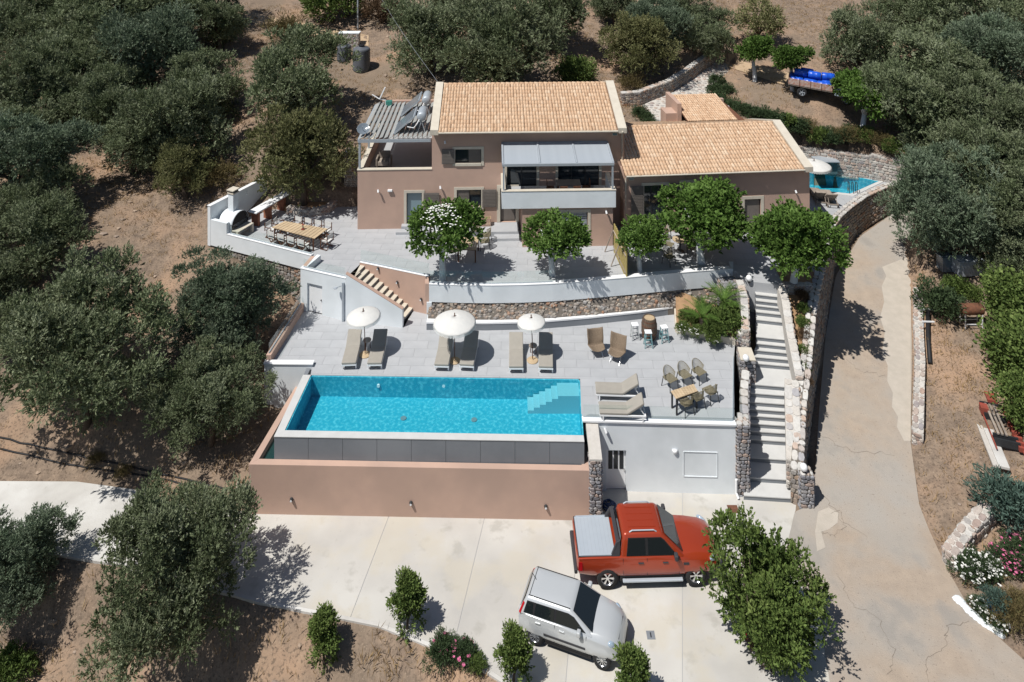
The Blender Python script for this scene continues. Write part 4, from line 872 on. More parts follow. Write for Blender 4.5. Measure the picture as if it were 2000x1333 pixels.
MB().box(bx0-.02, YV-.16, BT+.001, bx1+.02, YV+.10, BT+.035).build('coping', M['cream'], hs_); MB().box(bx0-.02, YV+.101, BT+.001, bx0+.22, -.005, BT+.034).build('coping', M['cream'], hs_); MB().box(bx1-.22, YV+.101, BT+.001, bx1+.02, -.005, BT+.034).build('coping', M['cream'], hs_)
MB().box(bx0+.201, YV+.081, VT+.161, bx1-.201, -.005, VT+.18).build('balcony_floor', M['tile'], hs_)
# balcony pergola with louvres
bp_ = thing('balcony_pergola', 'grey metal louvred pergola over the white balcony', 'pergola', (*HO, U), HR)
pz0, pz1 = hz(1000,322,YV), hz(1000,280,-.05)+.0; px0, px1 = bx0+.06, bx1-.12
for xx in (px0+.05, px1-.05): MB().box(xx-.05, YV-.08, BT+.036, xx+.05, YV+.02, pz0-.06).build('post', M['greymetal'], bp_)
MB().beam((px0-.04,YV-.06,pz0),(px1+.04,YV-.06,pz0), .10, .14).build('front_beam', M['greymetal'], bp_); MB().beam((px0,-.06,pz1),(px1,-.06,pz1), .10, .14).build('back_beam', M['greymetal'], bp_)
for k in range(4):
    xx = lerp(px0, px1, k/3); MB().beam((xx,YV-.005,pz0+.02),(xx,-.115,pz1+.02), .10, .16).build('rafter', M['greymetal'], bp_)
for k in range(3):
    xa, xb = lerp(px0, px1, k/3)+.055, lerp(px0, px1, (k+1)/3)-.055
    lm = MB().hexa([(xa,-.065,-.02),(xb,-.065,-.02),(xb,.065,.015),(xa,.065,.015)], [(xa,-.065,-.008),(xb,-.065,-.008),(xb,.065,.027),(xa,.065,.027)]).mesh('louvre'); lm.materials.append(M['greymetal'])
    for j in range(15):
        t = (j+.5)/15; o_ = bpy.data.objects.new('louvre', lm); COL.objects.link(o_); o_.parent = bp_; o_.location = (0, lerp(YV, -.13, t), lerp(pz0, pz1, t)+.03)
# roof-terrace pergola
tp_ = thing('terrace_pergola', 'grey slatted pergola over the roof terrace carrying solar heaters', 'pergola', (*HO, U), HR)
TZ = 10.05-U; tx0, tx1, ty0, ty1 = .02, XM-.08, .1, 6.7
for xx, yy in ((tx0+.08,ty0+.05),(tx0+.08,ty1-.05),(tx0+.08,3.4)): MB().box(xx-.06, yy-.06, PT+.04 if yy < 6 else PT, xx+.06, yy+.06, TZ-.08).build('post', M['greymetal'], tp_)
MB().beam((tx0,ty0,TZ),(tx1,ty0,TZ), .10, .18).build('front_beam', M['greymetal'], tp_)
for k, yy in enumerate((1.75,3.4,5.05,6.7)): MB().beam((tx0,yy,TZ),(tx1,yy,TZ), .08, .14).build('cross_beam', M['greymetal'], tp_)
MB().beam((tx0,ty0+.06,TZ+.01),(tx0,ty1,TZ+.01), .10, .16).build('side_beam', M['greymetal'], tp_)
sm = MB().box(-.155, ty0-.02, .02, .155, ty1+.05, .05).mesh('slat'); sm.materials.append(M['slat'])
for k in range(15):
    o_ = bpy.data.objects.new('slat', sm); COL.objects.link(o_); o_.parent = tp_; o_.location = (lerp(tx0+.2, tx1-.1, k/14), 0, TZ+.15); o_.rotation_euler = (0, -.46, 0)
def heater(yc, lab):
    o = thing('solar_water_heater', lab, 'solar heater', tuple(Matrix.Rotation(HR, 3, 'Z') @ Vector((2.3, yc, TZ+.16)) + Vector((*HO, U))), HR)
    MB().hexa([(-.2,-.95,.0),(1.05,-.95,1.05),(1.05,.95,1.05),(-.2,.95,.0)],[(-.26,-.95,.07),(.99,-.95,1.12),(.99,.95,1.12),(-.26,.95,.07)]).build('collector', M['greymetal'], o)
    MB().hexa([(-.20,-.90,.12),(.93,-.90,1.075),(.93,.90,1.075),(-.20,.90,.12)],[(-.205,-.90,.125),(.925,-.90,1.08),(.925,.90,1.08),(-.205,.90,.125)]).build('collector_glass', M['solar'], o)
    prof = [(.001,-.72),(.18,-.72),(.27,-.66),(.29,-.6),(.29,.6),(.27,.66),(.18,.72),(.001,.72)]
    t = MB().lathe(prof, n=18).build('tank', M['greymetal'], o, smooth=True); t.rotation_euler = (R(90),0,0); t.location = (1.42,0,.98)
    for sy in (-.62, .62): MB().beam((1.2,sy,.02),(1.42,sy,.75), .05,.05).beam((1.65,sy,.02),(1.42,sy,.75), .05,.05).beam((-.2,sy,.0),(1.68,sy,.0), .05,.05).build('stand', M['greymetal'], o)
    MB().tube([(1.3,-.74,.85),(1.2,-1.0,.7),(1.0,-1.05,.45),(.6,-.98,.5)], .03).build('pipe', M['whitemetal'], o)
M['solar'] = mat('solar_glass', (.16,.19,.22), None, rough=.15, spec=.6)
heater(1.55, 'solar water heater with tilted panel and tank, at the front of the pergola roof'); heater(4.75, 'solar water heater with tilted panel and tank, at the back of the pergola roof')
def hw(x, y, z): return tuple(Matrix.Rotation(HR, 3, 'Z') @ Vector((x, y, z)) + Vector((*HO, U)))
sd = thing('satellite_dish', 'round grey satellite dish on the pergola corner', 'dish', hw(.25,.55,TZ+.1), HR)
MB().cyl((0,0,0),(0,0,.35), .03).build('mast', M['greymetal'], sd)
q_ = MB().lathe([(.001,0),(.15,.015),(.28,.055),(.37,.10),(.38,.10),(.28,.04),(.15,0),(.001,-.015)], n=20).build('reflector', M['solar'], sd, smooth=True); q_.location = (0,-.05,.45); q_.rotation_euler = (R(40),R(8),0)
MB().beam((0,-.1,.4),(0,-.35,.75), .025,.025).build('feed_arm', M['greymetal'], sd)
an = thing('antenna', 'white aerial arm and green housing at the back of the pergola', 'antenna', hw(.75,6.3,TZ+.09), HR)
MB().cyl((0,0,0),(0,0,.45), .03).build('mast', M['whitemetal'], an); MB().beam((-.4,0,.5),(-.0,-.2,1.35), .07,.07).beam((-.42,0,.5),(-.95,.2,.75), .05,.05).beam((-.42,0,.5),(0,0,.42),.05,.05).build('arm', M['whitemetal'], an); MB().box(.05,-.25,0,.45,.1,.4).build('housing', M['greenbox'] if 'greenbox' in M else M.setdefault('greenbox', mat('green_plastic', (.05,.22,.18), None, rough=.5)), an)
# wicker chair on roof terrace + sofa in shade
# wall lights on the facade
def spot(p, lab, out=-1):
    o = thing('wall_light', lab, 'lamp', p, HR); MB().cyl((0,0,0),(0,-.12,.02), .025).build('arm', M['whitemetal'], o); MB().cyl((0,-.12,.09),(.03,-.2,-.05), .05, .06).build('head', M['whitemetal'], o)
spot(hw(hx(739), -.002, hz(739,372)), 'small white spotlight low on the rose wall left of the glass door'); 
up = thing('wall_light', 'square white up-light on the rose wall beside the glass door', 'lamp', hw(hx(747), -.1, hz(747,371)+.4), HR)
up.location = hw(hx(762), -.002, hz(762,372)); MB().box(-.14,-.12,-.06,.14,0,.06).build('shade', M['whitemetal'], up, bevel=.02)
spot(hw(hx(869), -.002, hz(869,277)), 'small white spotlight above the upper left shutter'); spot(hw(hx(860), -.002, hz(860,365)), 'small white spotlight above the lower shutter of the house'); spot(hw(hx(1183,YV), YV-.002, hz(1183,413,YV)), 'small white spotlight under the balcony beside the garden door')
ac = thing('wall_vent', 'small pale square vent high on the rose gable corner', 'vent', hw(hx(1201), -.03, hz(1201,262)), HR); MB().box(-.16,0,-.1,.16,.025,.1).build('plate', M['cream'], ac); MB().box(-.13,-.01,-.07,.13,-.001,.07).build('grille', M['paleglass'], ac)
# ================================================================== low wing
WO = (6.62, 42.42); WR = R(5.0)
wg = thing('house_wing', 'single storey rose plastered wing with pale terracotta tiled roof', 'house', (*WO, U), WR)
WL = 11.45; WE = 8.45-U; WRD, WRH, WD = 4.0, 1.2, 8.0
def wx(px, y=0.):
    c, s = math.cos(WR), math.sin(WR); k = (px-1000)/F; return (k*(WO[1]+y*c)-WO[0]+y*s)/(c-k*s)
def wz(px, py, y=0.):
    x = wx(px, y); Yw = WO[1]+x*math.sin(WR)+y*math.cos(WR); return CAMH-(py-YH)*Yw/F-U
d1 = (wx(1258), wx(1302), .08, wz(1280,362)); d2 = (wx(1332), wx(1352), wz(1340,374), wz(1340,357)); d3 = (wx(1454), wx(1486), .02, wz(1470,389))
wall_holes(wg, 'wall', M['plaster'], 0, WL, -.4, WE, [d1, d2, d3])
opening(wg, 'sliding_door', d1, mull=3, sill=False); opening(wg, 'window', d2, mull=1); o_ = opening(wg, 'door', d3, sill=False, glass='interior', fm='cream', frame=.18); MB().box(d3[0]+.06,.10,.03,d3[1]-.06,.139,d3[3]-.1).build('door_leaf', M['shutter'], o_)
shutter(wg, d1[0]-.80, d1[0]-.05, .1, d1[3], -.09); shutter(wg, d2[1]+.1, d2[1]+.65, d2[2], d2[3], -.09); shutter(wg, d2[0]-.8, d2[0]-.2, d2[2]-.2, d2[3], -.09)
def gable2(x0, x1): return MB().add([(x,y,z) for x in (x0,x1) for (y,z) in ((.251,-.4),(WD,-.4),(WD,WE),(WRD,WE+WRH),(.251,WE))], [(0,1,2,3,4)[::-1],(5,6,7,8,9)]+[(i,(i+1)%5,5+(i+1)%5,5+i) for i in range(5)])
gable2(WL-.25, WL).build('gable_wall', M['plaster'], wg); MB().box(0,.251,-.4,.25,.9,WE).build('wall', M['plaster'], wg); MB().box(.3,WD-.25,-.4,WL-.251,WD,WE).build('wall', M['plaster'], wg)
wr = MB().add([(-.0,-.3,WE-.11),(WL-.2,-.3,WE-.11),(WL-.2,WRD,WE+WRH-.02),(0,WRD,WE+WRH-.02),(0,WD+.3,WE-.11),(WL-.2,WD+.3,WE-.11)], [(0,1,2,3),(3,2,5,4)]).build('roof', M['rust'], wg, solid=.06)
tl = MB(); tiles(tl, .0, WL-.5, -.38, WE-.10, WRD, WE+WRH, 56, 12, rs); stuff(tl.build('roof_tiles', M['roof'], wr, smooth=True))
tl = MB(); tiles(tl, .0, WL-.5, WD+.38, WE-.10, WRD, WE+WRH, 56, 12, rs); stuff(tl.build('roof_tiles', M['roof'], wr, smooth=True))
rt = MB()
for k in range(34):
    x0 = lerp(.0, WL-.5, k/34); x1 = lerp(0, WL-.5, (k+1)/34)+.03; rt.cyl((x0, WRD, WE+WRH+.03), (x1, WRD, WE+WRH+.015), .12, .10, 8, rs.random())
stuff(rt.build('ridge_tiles', M['roof'], wr, smooth=True))
m = MB()
for ya, yb, za, zb_ in ((-.33, WRD, WE-.04, WE+WRH+.13), (WRD+.001, WD+.3, WE+WRH+.13, WE-.04)):
    m.hexa([(WL-.48,ya,za-.25),(WL+.06,ya,za-.25),(WL+.06,yb,zb_-.25),(WL-.48,yb,zb_-.25)],[(WL-.48,ya,za+.06),(WL+.06,ya,za+.06),(WL+.06,yb,zb_+.06),(WL-.48,yb,zb_+.06)])
m.build('gable_coping', M['cream'], wg)
MB().cyl((.05,-.42,WE-.11),(WL-.5,-.42,WE-.11), .055, n=8).build('gutter', M['cream'], wg)
MB().tube([(.2,-.4,WE-.15),(.1,-.07,WE-.4),(.1,-.07,.1)], .045).build('downpipe', M['cream'], wg)
# small entry roof behind the ridge
ew0, ew1 = wx(1325, 8.5), wx(1432, 8.5)
MB().box(ew0-.3, 7.8, 2.2, ew0, 10.6, 5.05).build('entry_side_wall', M['plaster'], wg); MB().box(ew0-1.1, 7.9, 2.2, ew0-.301, 9.2, 4.35).build('entry_side_wall', M['plaster'], wg)
MB().box(ew0, 10.3, 1.5, ew1, 10.6, 4.5).build('entry_wall', M['plaster'], wg)
er = MB().add([(ew0,6.5,4.2),(ew1,6.5,4.2),(ew1-.6,10.6,4.75),(ew0,10.6,4.75)], [(0,1,2,3)]).build('entry_roof', M['rust'], wg, solid=.06)
tl = MB(); tiles(tl, ew0+.02, ew1-.5, 6.5, 4.22, 10.6, 4.77, 22, 12, rs); stuff(tl.build('roof_tiles', M['roof'], er, smooth=True))
def ww(x, y, z): return tuple(Matrix.Rotation(WR, 3, 'Z') @ Vector((x, y, z)) + Vector((*WO, U)))
spot(ww(wx(1552), -.002, wz(1552,373)), 'small white spotlight at the corner of the low wing'); spot(ww(wx(1412), -.002, wz(1412,384)), 'small white spotlight on the low wing left of its framed door')
ac = thing('wall_vent', 'small pale vent on the low wing under the gutter', 'vent', ww(wx(1233), -.03, wz(1233,349)), WR); MB().box(-.16,0,-.1,.16,.025,.1).build('plate', M['cream'], ac); MB().box(-.13,-.01,-.07,.13,-.001,.07).build('grille', M['paleglass'], ac)
# stone pier by the roof terrace
px_ = P2(690,330,U+2.0)
stone_wall('stone_pier', 'square tan stone pier beside the roof terrace', [(-10.9,46.6,U-.2,U+3.2),(-10.0,46.6,U-.2,U+3.2)], .8, 'stone', 'palemortar', .2, topmat='capstone')
# ================================================================== cobbled back path and walls
pth = struct(MB().prism(PATH, 6.0, lambda x, y: float(zpath(x, y))-.02).build('cobbled_path', M['palemortar'])); pth['label'] = 'pale cobbled path behind the house'
cb = MB(); rs = random.Random(11); xs = [p[0] for p in PATH]; ys = [p[1] for p in PATH]; y = min(ys)
while y < max(ys):
    x = min(xs)+rs.random()*.3
    while x < max(xs):
        r_ = rs.uniform(.16,.26); cx, cy = x+rs.uniform(-.05,.05), y+rs.uniform(-.06,.06)
        if float(sdist(PATH, np.array([cx]), np.array([cy]))[0]) < -.12:
            z = float(zpath(cx, cy)); n = 7; a0 = rs.random()*6; pts = [(cx+r_*rs.uniform(.75,1.1)*math.cos(a0+6.283*k/n), cy+r_*.8*rs.uniform(.75,1.1)*math.sin(a0+6.283*k/n)) for k in range(n)]
            vs = [(a, b_, z-.04) for a, b_ in pts]+[(cx+(a-cx)*.8, cy+(b_-cy)*.8, z+.02) for a, b_ in pts]
            cb.add(vs, [(k,(k+1)%n,n+(k+1)%n,n+k) for k in range(n)]+[tuple(range(n,2*n))], rs.random())
        x += r_*2.05
    y += .33
stuff(cb.build('cobbles', M['palestone'], pth))
wp = [Pz(*q, lambda x, y: zpath(x, y)) for q in ((1215,208),(1250,205),(1310,182),(1345,160),(1375,137),(1400,120))]
stone_wall('retaining_wall', 'curving stone retaining wall above the cobbled path', [(x, y, z-.4, z+1.0) for x, y, z in wp], .5, 'stone', 'palemortar', .26, left=True, topmat='capstone')
wp = [Pz(*q, lambda x, y: zpath(x, y)) for q in ((1420,246),(1455,252),(1490,268))]
stone_wall('path_wall', 'low stone wall with pale capping at the edge of the cobbled path', [(x, y, z-1.2, z+.55) for x, y, z in wp], .4, 'palestone', 'palemortar', .24, left=True)
p = Pz(1421,238,zpath); globe(1421,212,p[2]+.9,'white globe lamp on the small post beside the cobbled path', .16)
gp = thing('lamp_post', 'short white post under the globe lamp beside the cobbled path', 'post', (P(1421,212,p[2]+1.06)[0], P(1421,212,p[2]+1.06)[1], p[2]-.4)); MB().box(-.17,-.17,0,.17,.17,1.3).build('shaft', M['white'], gp); MB().box(-.2,-.2,1.225,.2,.2,1.298).build('cap', M['cream'], gp)
# stone wall behind the plunge pool
bw_ = [(P2(x, y, U+1.9), ) for x, y in ()]
stone_wall('retaining_wall', 'stepped pale stone retaining wall behind the plunge pool', [(*P2(x, y, zt), U-.2, zt) for x, y, zt in ((1556,288,U+1.5),(1592,291,U+1.55),(1634,298,U+1.55),(1697,306,U+1.55),(1702,302,U+1.75),(1770,318,U+1.6),(1840,338,U+1.5),(1900,360,U+1.4))], .5, 'palestone', 'palemortar', .26, left=True, tsize=.4)
fs = thing('fountain_shelf', 'grey stone shelf spout on the wall above the plunge pool', 'fountain', (*P2(1612,312,U+1.05), U+1.05))
MB().box(-.8,-.5,-.05,.8,.5,.05).build('slab', M['greymetal'], fs, bevel=.02); MB().box(-.75,-.25,-.95,.75,.5,-.051).build('back_panel', M['basin'] if 'basin' in M else M.setdefault('basin', mat('wet_slate', (.10,.17,.18), (.07,.12,.13), 5, .4)), fs)
for k, (px_, py_) in enumerate(((1663,372),(1672,369))): pass
ld = thing('pool_ladder', 'dark steel handrails at the corner of the plunge pool', 'ladder', P(1667,377,U+.03))
for xx in (-.25,.0,.25): MB().tube([(xx-.05,-.1,0),(xx-.05,-.1,.55),(xx,.1,.68),(xx+.05,.35,.55),(xx+.05,.35,-.06)], .025).build('rail', M['darkmetal'], ld)
# ================================================================== furniture
def lounger(name, label, loc, rz, grp, tilt=28, wood=False):
    """local: head towards +y, foot towards -y"""
    o = thing(name, label, 'sun lounger', loc, rz, grp); fm = M['greywood'] if wood else M['whitemetal']; cmn = M['greywood'] if wood else M['cushion']
    w_, z = .34, .26
    f = MB(); f.box(-w_,-1.0,z-.04,-w_+.05,.95,z+.02); f.box(w_-.05,-1.0,z-.04,w_,.95,z+.02); f.box(-w_+.05,-1.0,z-.04,w_-.05,-.95,z+.02); f.box(-w_+.05,.9,z-.04,w_-.05,.95,z+.02); f.box(-w_+.05,.18,z-.04,w_-.05,.23,z+.02)
    f.build('frame', fm, o)
    for sx in (-1,1):
        for sy in (-.85,.82): MB().box(sx*(w_-.03)-.03, sy-.03, 0, sx*(w_-.03)+.03, sy+.03, z-.041).build('leg', fm, o)
    MB().box(-w_+.005,-1.0,z+.021,w_-.005,.20,z+.125).build('seat_cushion', cmn, o, bevel=.03, seg=3)
    t = R(tilt); L = .82; c, s = math.cos(t), math.sin(t)
    b_ = MB().box(-w_+.005,0,0,w_-.005,L,.10).build('back_cushion', cmn, o, bevel=.03, seg=3); b_.location = (0,.21,z+.035); b_.rotation_euler = (t,0,0)
    MB().beam((-.25,.2+L*c*.7,z+L*s*.7),(-.25,.9,z), .03,.03).build('back_strut', fm, o); MB().beam((.25,.2+L*c*.7,z+L*s*.7),(.25,.9,z), .03,.03).build('back_strut', fm, o)
    return o
def facing(a, b_): # rotation so local +y points from a to b
    return math.atan2(b_[1]-a[1], b_[0]-a[0])-math.pi/2
LG = [((681,712),(692,650)),((731,712),(742,650)),((862,715),(871,655)),((911,715),(920,655)),((1008,719),(1008,660)),((1066,719),(1066,662))]
LL = ['taupe cushioned sun lounger on the store room side of the first parasol','taupe sun lounger shaded by the tilted parasol near the store room','taupe cushioned sun lounger left in the sun beside the largest parasol','taupe sun lounger shaded by the largest parasol','taupe cushioned sun lounger in the sun beside the smallest parasol','taupe sun lounger shaded by the smallest parasol']
for (f_, h_), lab in zip(LG, LL):
    a, b_ = P2(*f_, D+.3), P2(*h_, D+.75); a = Vector(a); b_ = Vector(b_); d = (b_-a).normalized(); c = a+d*1.0
    lounger('sun_lounger', lab, (c.x, c.y, D), facing(a, b_), 'sun loungers on the pool deck')
for (f_, h_), lab in ((((1163,757),(1236,742)), 'taupe sun lounger turned sideways, on the barrel table side of its pair'), (((1170,796),(1248,780)), 'taupe sun lounger turned sideways beside the glass railing')):
    a, b_ = Vector(P2(*f_, D+.35)), Vector(P2(*h_, D+.75)); d = (b_-a).normalized(); c = a+d*1.0; lounger('sun_lounger', lab, (c.x, c.y, D), facing(a, b_), 'sun loungers on the pool deck', tilt=34)
def parasol(label, base_px, r, h, lean=(0,0), z0=D, grp='white fringed parasols on the pool deck', deck=True):
    p = P(*base_px, z0); o = thing('parasol', label, 'parasol', p, 0, grp)
    MB().lathe([(.001,0),(.26,0),(.27,.03),(.25,.05),(.06,.06),(.05,.10),(.001,.10)], n=22).build('base', M['wood'], o)
    tx, ty = lean; MB().tube([(0,0,.05),(tx*.2,ty*.2,h*.5),(tx,ty,h+.02)], .02).build('pole', M['darkwood'], o)
    n = 24; prof = [(.02,.0),(.25,-.03),(.5,-.09),(.75,-.19),(.93,-.29),(1.0,-.34)]
    # canopy tilted with the lean
    cn = MB(); vs = []
    for q, z in prof:
        for k in range(n):
            a = 2*math.pi*k/n; sc = 1+.015*(k % 2); vs.append((q*r*math.cos(a)*sc, q*r*math.sin(a)*sc, z*r*.9-(.012 if k % 2 else 0)*q))
    fs = [(i*n+k, (i+1)*n+k, (i+1)*n+(k+1)%n, i*n+(k+1)%n) for i in range(len(prof)-1) for k in range(n)]
    cn.add(vs, fs); cc = cn.build('canopy', M['canvas'], o, smooth=True, solid=.008); cc.location = (tx,ty,h); cc.rotation_euler = (-ty*.5, tx*.5, 0)
    fr = MB(); m = 96
    for k in range(m):
        a0, a1 = 2*math.pi*k/m, 2*math.pi*(k+.62)/m; z = -.34*r*.9; zl = z-.10-.03*random.random()
        fr.add([(r*math.cos(a0),r*math.sin(a0),z),(r*math.cos(a1),r*math.sin(a1),z),(r*1.02*math.cos(a1),r*1.02*math.sin(a1),zl),(r*1.02*math.cos(a0),r*1.02*math.sin(a0),zl)], [(0,1,2,3)])
    stuff(fr.build('fringe', M['canvas'], cc))
    rb = MB()
    for k in range(12):
        a = 2*math.pi*k/12; rb.beam((.03*math.cos(a),.03*math.sin(a),-.05),(r*.97*math.cos(a),r*.97*math.sin(a),-.33*r*.9-.02), .014,.014)
    stuff(rb.build('ribs', M['darkwood'], cc))
    MB().lathe([(.001,.16),(.02,.14),(.03,.08),(.02,.04),(.05,.0),(.001,-.01)], n=10).build('finial', M['darkwood'], cc, smooth=True)
    MB().cyl((0,0,-.12),(0,0,-.01), .13*r, .10*r, n=12).build('hub', M['darkwood'], cc)
    return o
parasol('white fringed parasol tilting over the loungers nearest the store room', (713,694), .80, 2.12, (-.08,-.02))
parasol('largest white fringed parasol, between two loungers at the pool', (888,706), 1.0, 2.15, (0,0))
parasol('smallest white fringed parasol, nearest the rattan armchairs', (1040,705), .66, 2.05, (-.06,0))
parasol('white parasol on the plunge pool terrace beside the low wing', (1590,372), 1.1, 2.0, (0,0), U, None)
# side tables by the parasols
for (px_, py_), lab in (((717,681),'small openwork side table at the tilted parasol'),((1041,692),'small wooden side table at the smallest parasol')):
    o = thing('side_table', lab, 'table', P(px_, py_, D), .3, None); MB().cyl((0,0,.40),(0,0,.43), .2, n=14).build('top', M['greywood'], o)
    for k in range(3): a = 2*math.pi*k/3; MB().beam((.16*math.cos(a),.16*math.sin(a),0),(.13*math.cos(a),.13*math.sin(a),.40), .03,.03).build('leg', M['darkwood'], o)
# plunge pool loungers
for (px_, py_), lab in (((1597,391),'weathered wooden lounger against the low wing by the plunge pool'),((1619,395),'weathered wooden lounger nearer the curved wall by the plunge pool')):
    lounger('sun_lounger', lab, P(px_, py_, U), R(172), 'wooden loungers by the plunge pool', 40, True)
# ---- butterfly armchairs
def butterfly(label, px, rz):
    o = thing('rattan_armchair', label, 'armchair', P(*px, D), rz, 'winged rattan armchairs on the pool deck')
    def f(u, v):
        t = v; x = (u-.5)*(.62+.16*math.sin(math.pi*min(1, t*1.0))+(.16*max(0, t-.6)/.4))
        if t < .45: y = -.38+t/.45*.55; z = .36-.06*t/.45
        else: k = (t-.45)/.55; y = .17+.24*k; z = .30+.70*k**.92
        e = abs(u-.5)*2; z += .10*e**2*(1 if t < .5 else .25)+(.09*e**3 if t > .85 else 0); y -= .14*e**2*(t > .42)*min(1, (t-.42)*4)
        return (x, y, z)
    MB().grid(f, 10, 16).build('shell', M['rattan'], o, smooth=True, solid=.025)
    for sx in (-1,1): MB().tube([(sx*.24,-.36,0),(sx*.20,-.05,.30),(sx*.22,.30,0)], .014, 6).build('leg_frame', M['chrome'], o)
    return o
butterfly('tall winged rattan armchair facing the pool by the bench ledge', (1165,692), R(180-170)+0)
butterfly('tall winged rattan armchair turned away, with a long shadow', (1205,703), R(-28))
# ---- barrel table and stools
p = P(1268,660,D); o = thing('barrel_table', 'old wine barrel used as a standing table in front of the bench ledge', 'barrel', p)
prof = lambda z: .30+.095*math.sin(math.pi*z/1.02)
stv = MB(); ns = 22
for k in range(ns):
    a0, a1 = 2*math.pi*(k+.04)/ns, 2*math.pi*(k+.96)/ns; vs = []
    for z in (0,.2,.4,.62,.82,1.02):
        r_ = prof(z); vs += [(r_*math.cos(a0),r_*math.sin(a0),z),(r_*math.cos(a1),r_*math.sin(a1),z),(.86*r_*math.cos(a1),.86*r_*math.sin(a1),z),(.86*r_*math.cos(a0),.86*r_*math.sin(a0),z)]
    fs = [(i*4,i*4+1,i*4+5,i*4+4) for i in range(5)]+[(i*4+1,i*4+2,i*4+6,i*4+5) for i in range(5)]+[(i*4+3,i*4,i*4+4,i*4+7) for i in range(5)]+[(20,21,22,23),(3,2,1,0)]
    MB().add(vs, fs).build('stave', M['greybrown'] if 'greybrown' in M else M.setdefault('greybrown', mat('barrel_oak', (.16,.115,.085), (.09,.065,.05), 4, .8, .3, 20, orand=.15)), o)
MB().cyl((0,0,.05),(0,0,.985), .285, n=22).build('lid', M['wood'], o)
for z in (.14,.34,.70,.90): r_ = prof(z)+.006; MB().lathe([(r_,-.025),(r_+.004,-.02),(r_+.004,.02),(r_,.025)], (0,0,z), 24).build('hoop', M['rust'], o, smooth=True)
M['teal'] = mat('teal_paint', (.20,.36,.38), (.15,.28,.30), 4, .6); M['stoolgrey'] = mat('grey_stool_paint', (.45,.47,.47), None, rough=.6)
for (px_, py_), mt, lab in (((1240,662),'stoolgrey','grey bar stool against the bench ledge side of the barrel table'),((1266,677),'teal','teal legged bar stool on the pool side of the barrel table'),((1297,667),'teal','blue green bar stool on the palm bed side of the barrel table')):
    o = thing('bar_stool', lab, 'stool', P(px_, py_, D), random.uniform(-.4,.4), 'bar stools round the barrel table')
    MB().box(-.17,-.15,.70,.17,.15,.74).build('seat', M['whitemetal'], o, bevel=.01)
    for sx in (-1,1):
        for sy in (-1,1): MB().beam((sx*.19,sy*.17,0),(sx*.12,sy*.11,.70), .035,.035).build('leg', M[mt], o)
    for z in (.18,.42):
        k = lerp(.19,.12,z/.7); MB().beam((-k,-k*.9,z),(k,-k*.9,z), .022,.03).build('rung', M[mt], o); MB().beam((-k,k*.9,z),(k,k*.9,z), .022,.03).build('rung', M[mt], o)
        MB().beam((-k,-k*.9,z+.06),(-k,k*.9,z+.06), .022,.03).build('rung', M[mt], o); MB().beam((k,-k*.9,z+.06),(k,k*.9,z+.06), .022,.03).build('rung', M[mt], o)
# ---- woven dining chair (curved shell with open weave)
def dining_chair_mesh():
    out = {}
    def f(u, v):
        a = (u-.5)*math.pi*1.05; r_ = .26+.03*v; x = math.sin(a)*r_; y = math.cos(a)*r_-.02; z = .44+v*(.16+.24*max(0, math.cos(a))**1.2); return (x*1.05, y, z)
    bk = MB()
    nu, nv = 22, 7
    for i in range(nu+1): bk.tube([f(i/nu, j/nv) for j in range(nv+1)], .006, 4)
    for j in range(nv+1): bk.tube([f(i/nu, j/nv) for i in range(nu+1)], .014 if j == nv else .007, 5)
    out['backrest'] = bk
    st = MB()
    for i in range(13): x = lerp(-.235,.235,i/12); h = math.sqrt(max(0, .25**2-x*x*.8)); st.beam((x,-.26,.44),(x,min(.24,h),.44), .022,.012)
    for i in range(11): y = lerp(-.25,.22,i/10); st.beam((-.24,y,.445),(.24,y,.445), .018,.01)
    st.tube([(-.25,-.27,.44),(.25,-.27,.44)], .014, 5); out['seat'] = st
    return out
_dc = None
def dining_chair(label, loc, rz, grp, material='olivemesh'):
    global _dc
    if _dc is None:
        m = dining_chair_mesh(); _dc = {k: v.mesh(k) for k, v in m.items()}
        for k in _dc: _dc[k].materials.append(M[material])
    o = thing('woven_chair', label, 'chair', loc, rz, grp)
    for k in _dc: q = bpy.data.objects.new(k, _dc[k]); COL.objects.link(q); q.parent = o
    for sx in (-1,1): MB().beam((sx*.25,-.29,0),(sx*.23,-.25,.44), .026,.026).build('leg', M['darkmetal'], o); MB().beam((sx*.24,.27,0),(sx*.20,.20,.44), .026,.026).build('leg', M['darkmetal'], o)
    return o
def slat_table(name, label, corners, z, h, nsl, legm='darkmetal', across=True, grp=None):
    """corners: four 2-D points going round, slats run from edge 0-1 to edge 3-2"""
    c = (sum(p[0] for p in corners)/4, sum(p[1] for p in corners)/4); o = thing(name, label, 'table', (*c, z), 0, grp)
    q = [Vector((p[0]-c[0], p[1]-c[1], 0)) for p in corners]
    for k in range(nsl):
        a, b_, c_, d = q[0].lerp(q[1], (k+.06)/nsl), q[0].lerp(q[1], (k+.94)/nsl), q[3].lerp(q[2], (k+.94)/nsl), q[3].lerp(q[2], (k+.06)/nsl)
        MB().hexa([(*v[:2], h-.035) for v in (a,b_,c_,d)], [(*v[:2], h) for v in (a,b_,c_,d)]).build('plank', M['wood'], o)
    for k in range(4): p = q[k]*.90; MB().box(p.x-.035,p.y-.035,0,p.x+.035,p.y+.035,h-.09).build('leg', M[legm], o)
    ap = MB()
    for k in range(4): ap.beam(q[k]*.90+Vector((0,0,h-.063)), q[(k+1)%4]*.90+Vector((0,0,h-.063)), .03,.05)
    ap.build('apron', M[legm], o); return o
T1 = [P2(*q, D+.74) for q in ((1310,764),(1355,750),(1363,764),(1320,779))]
slat_table('dining_table', 'pale slatted dining table on the pool deck between woven chairs', T1, D, .74, 9, 'darkmetal')
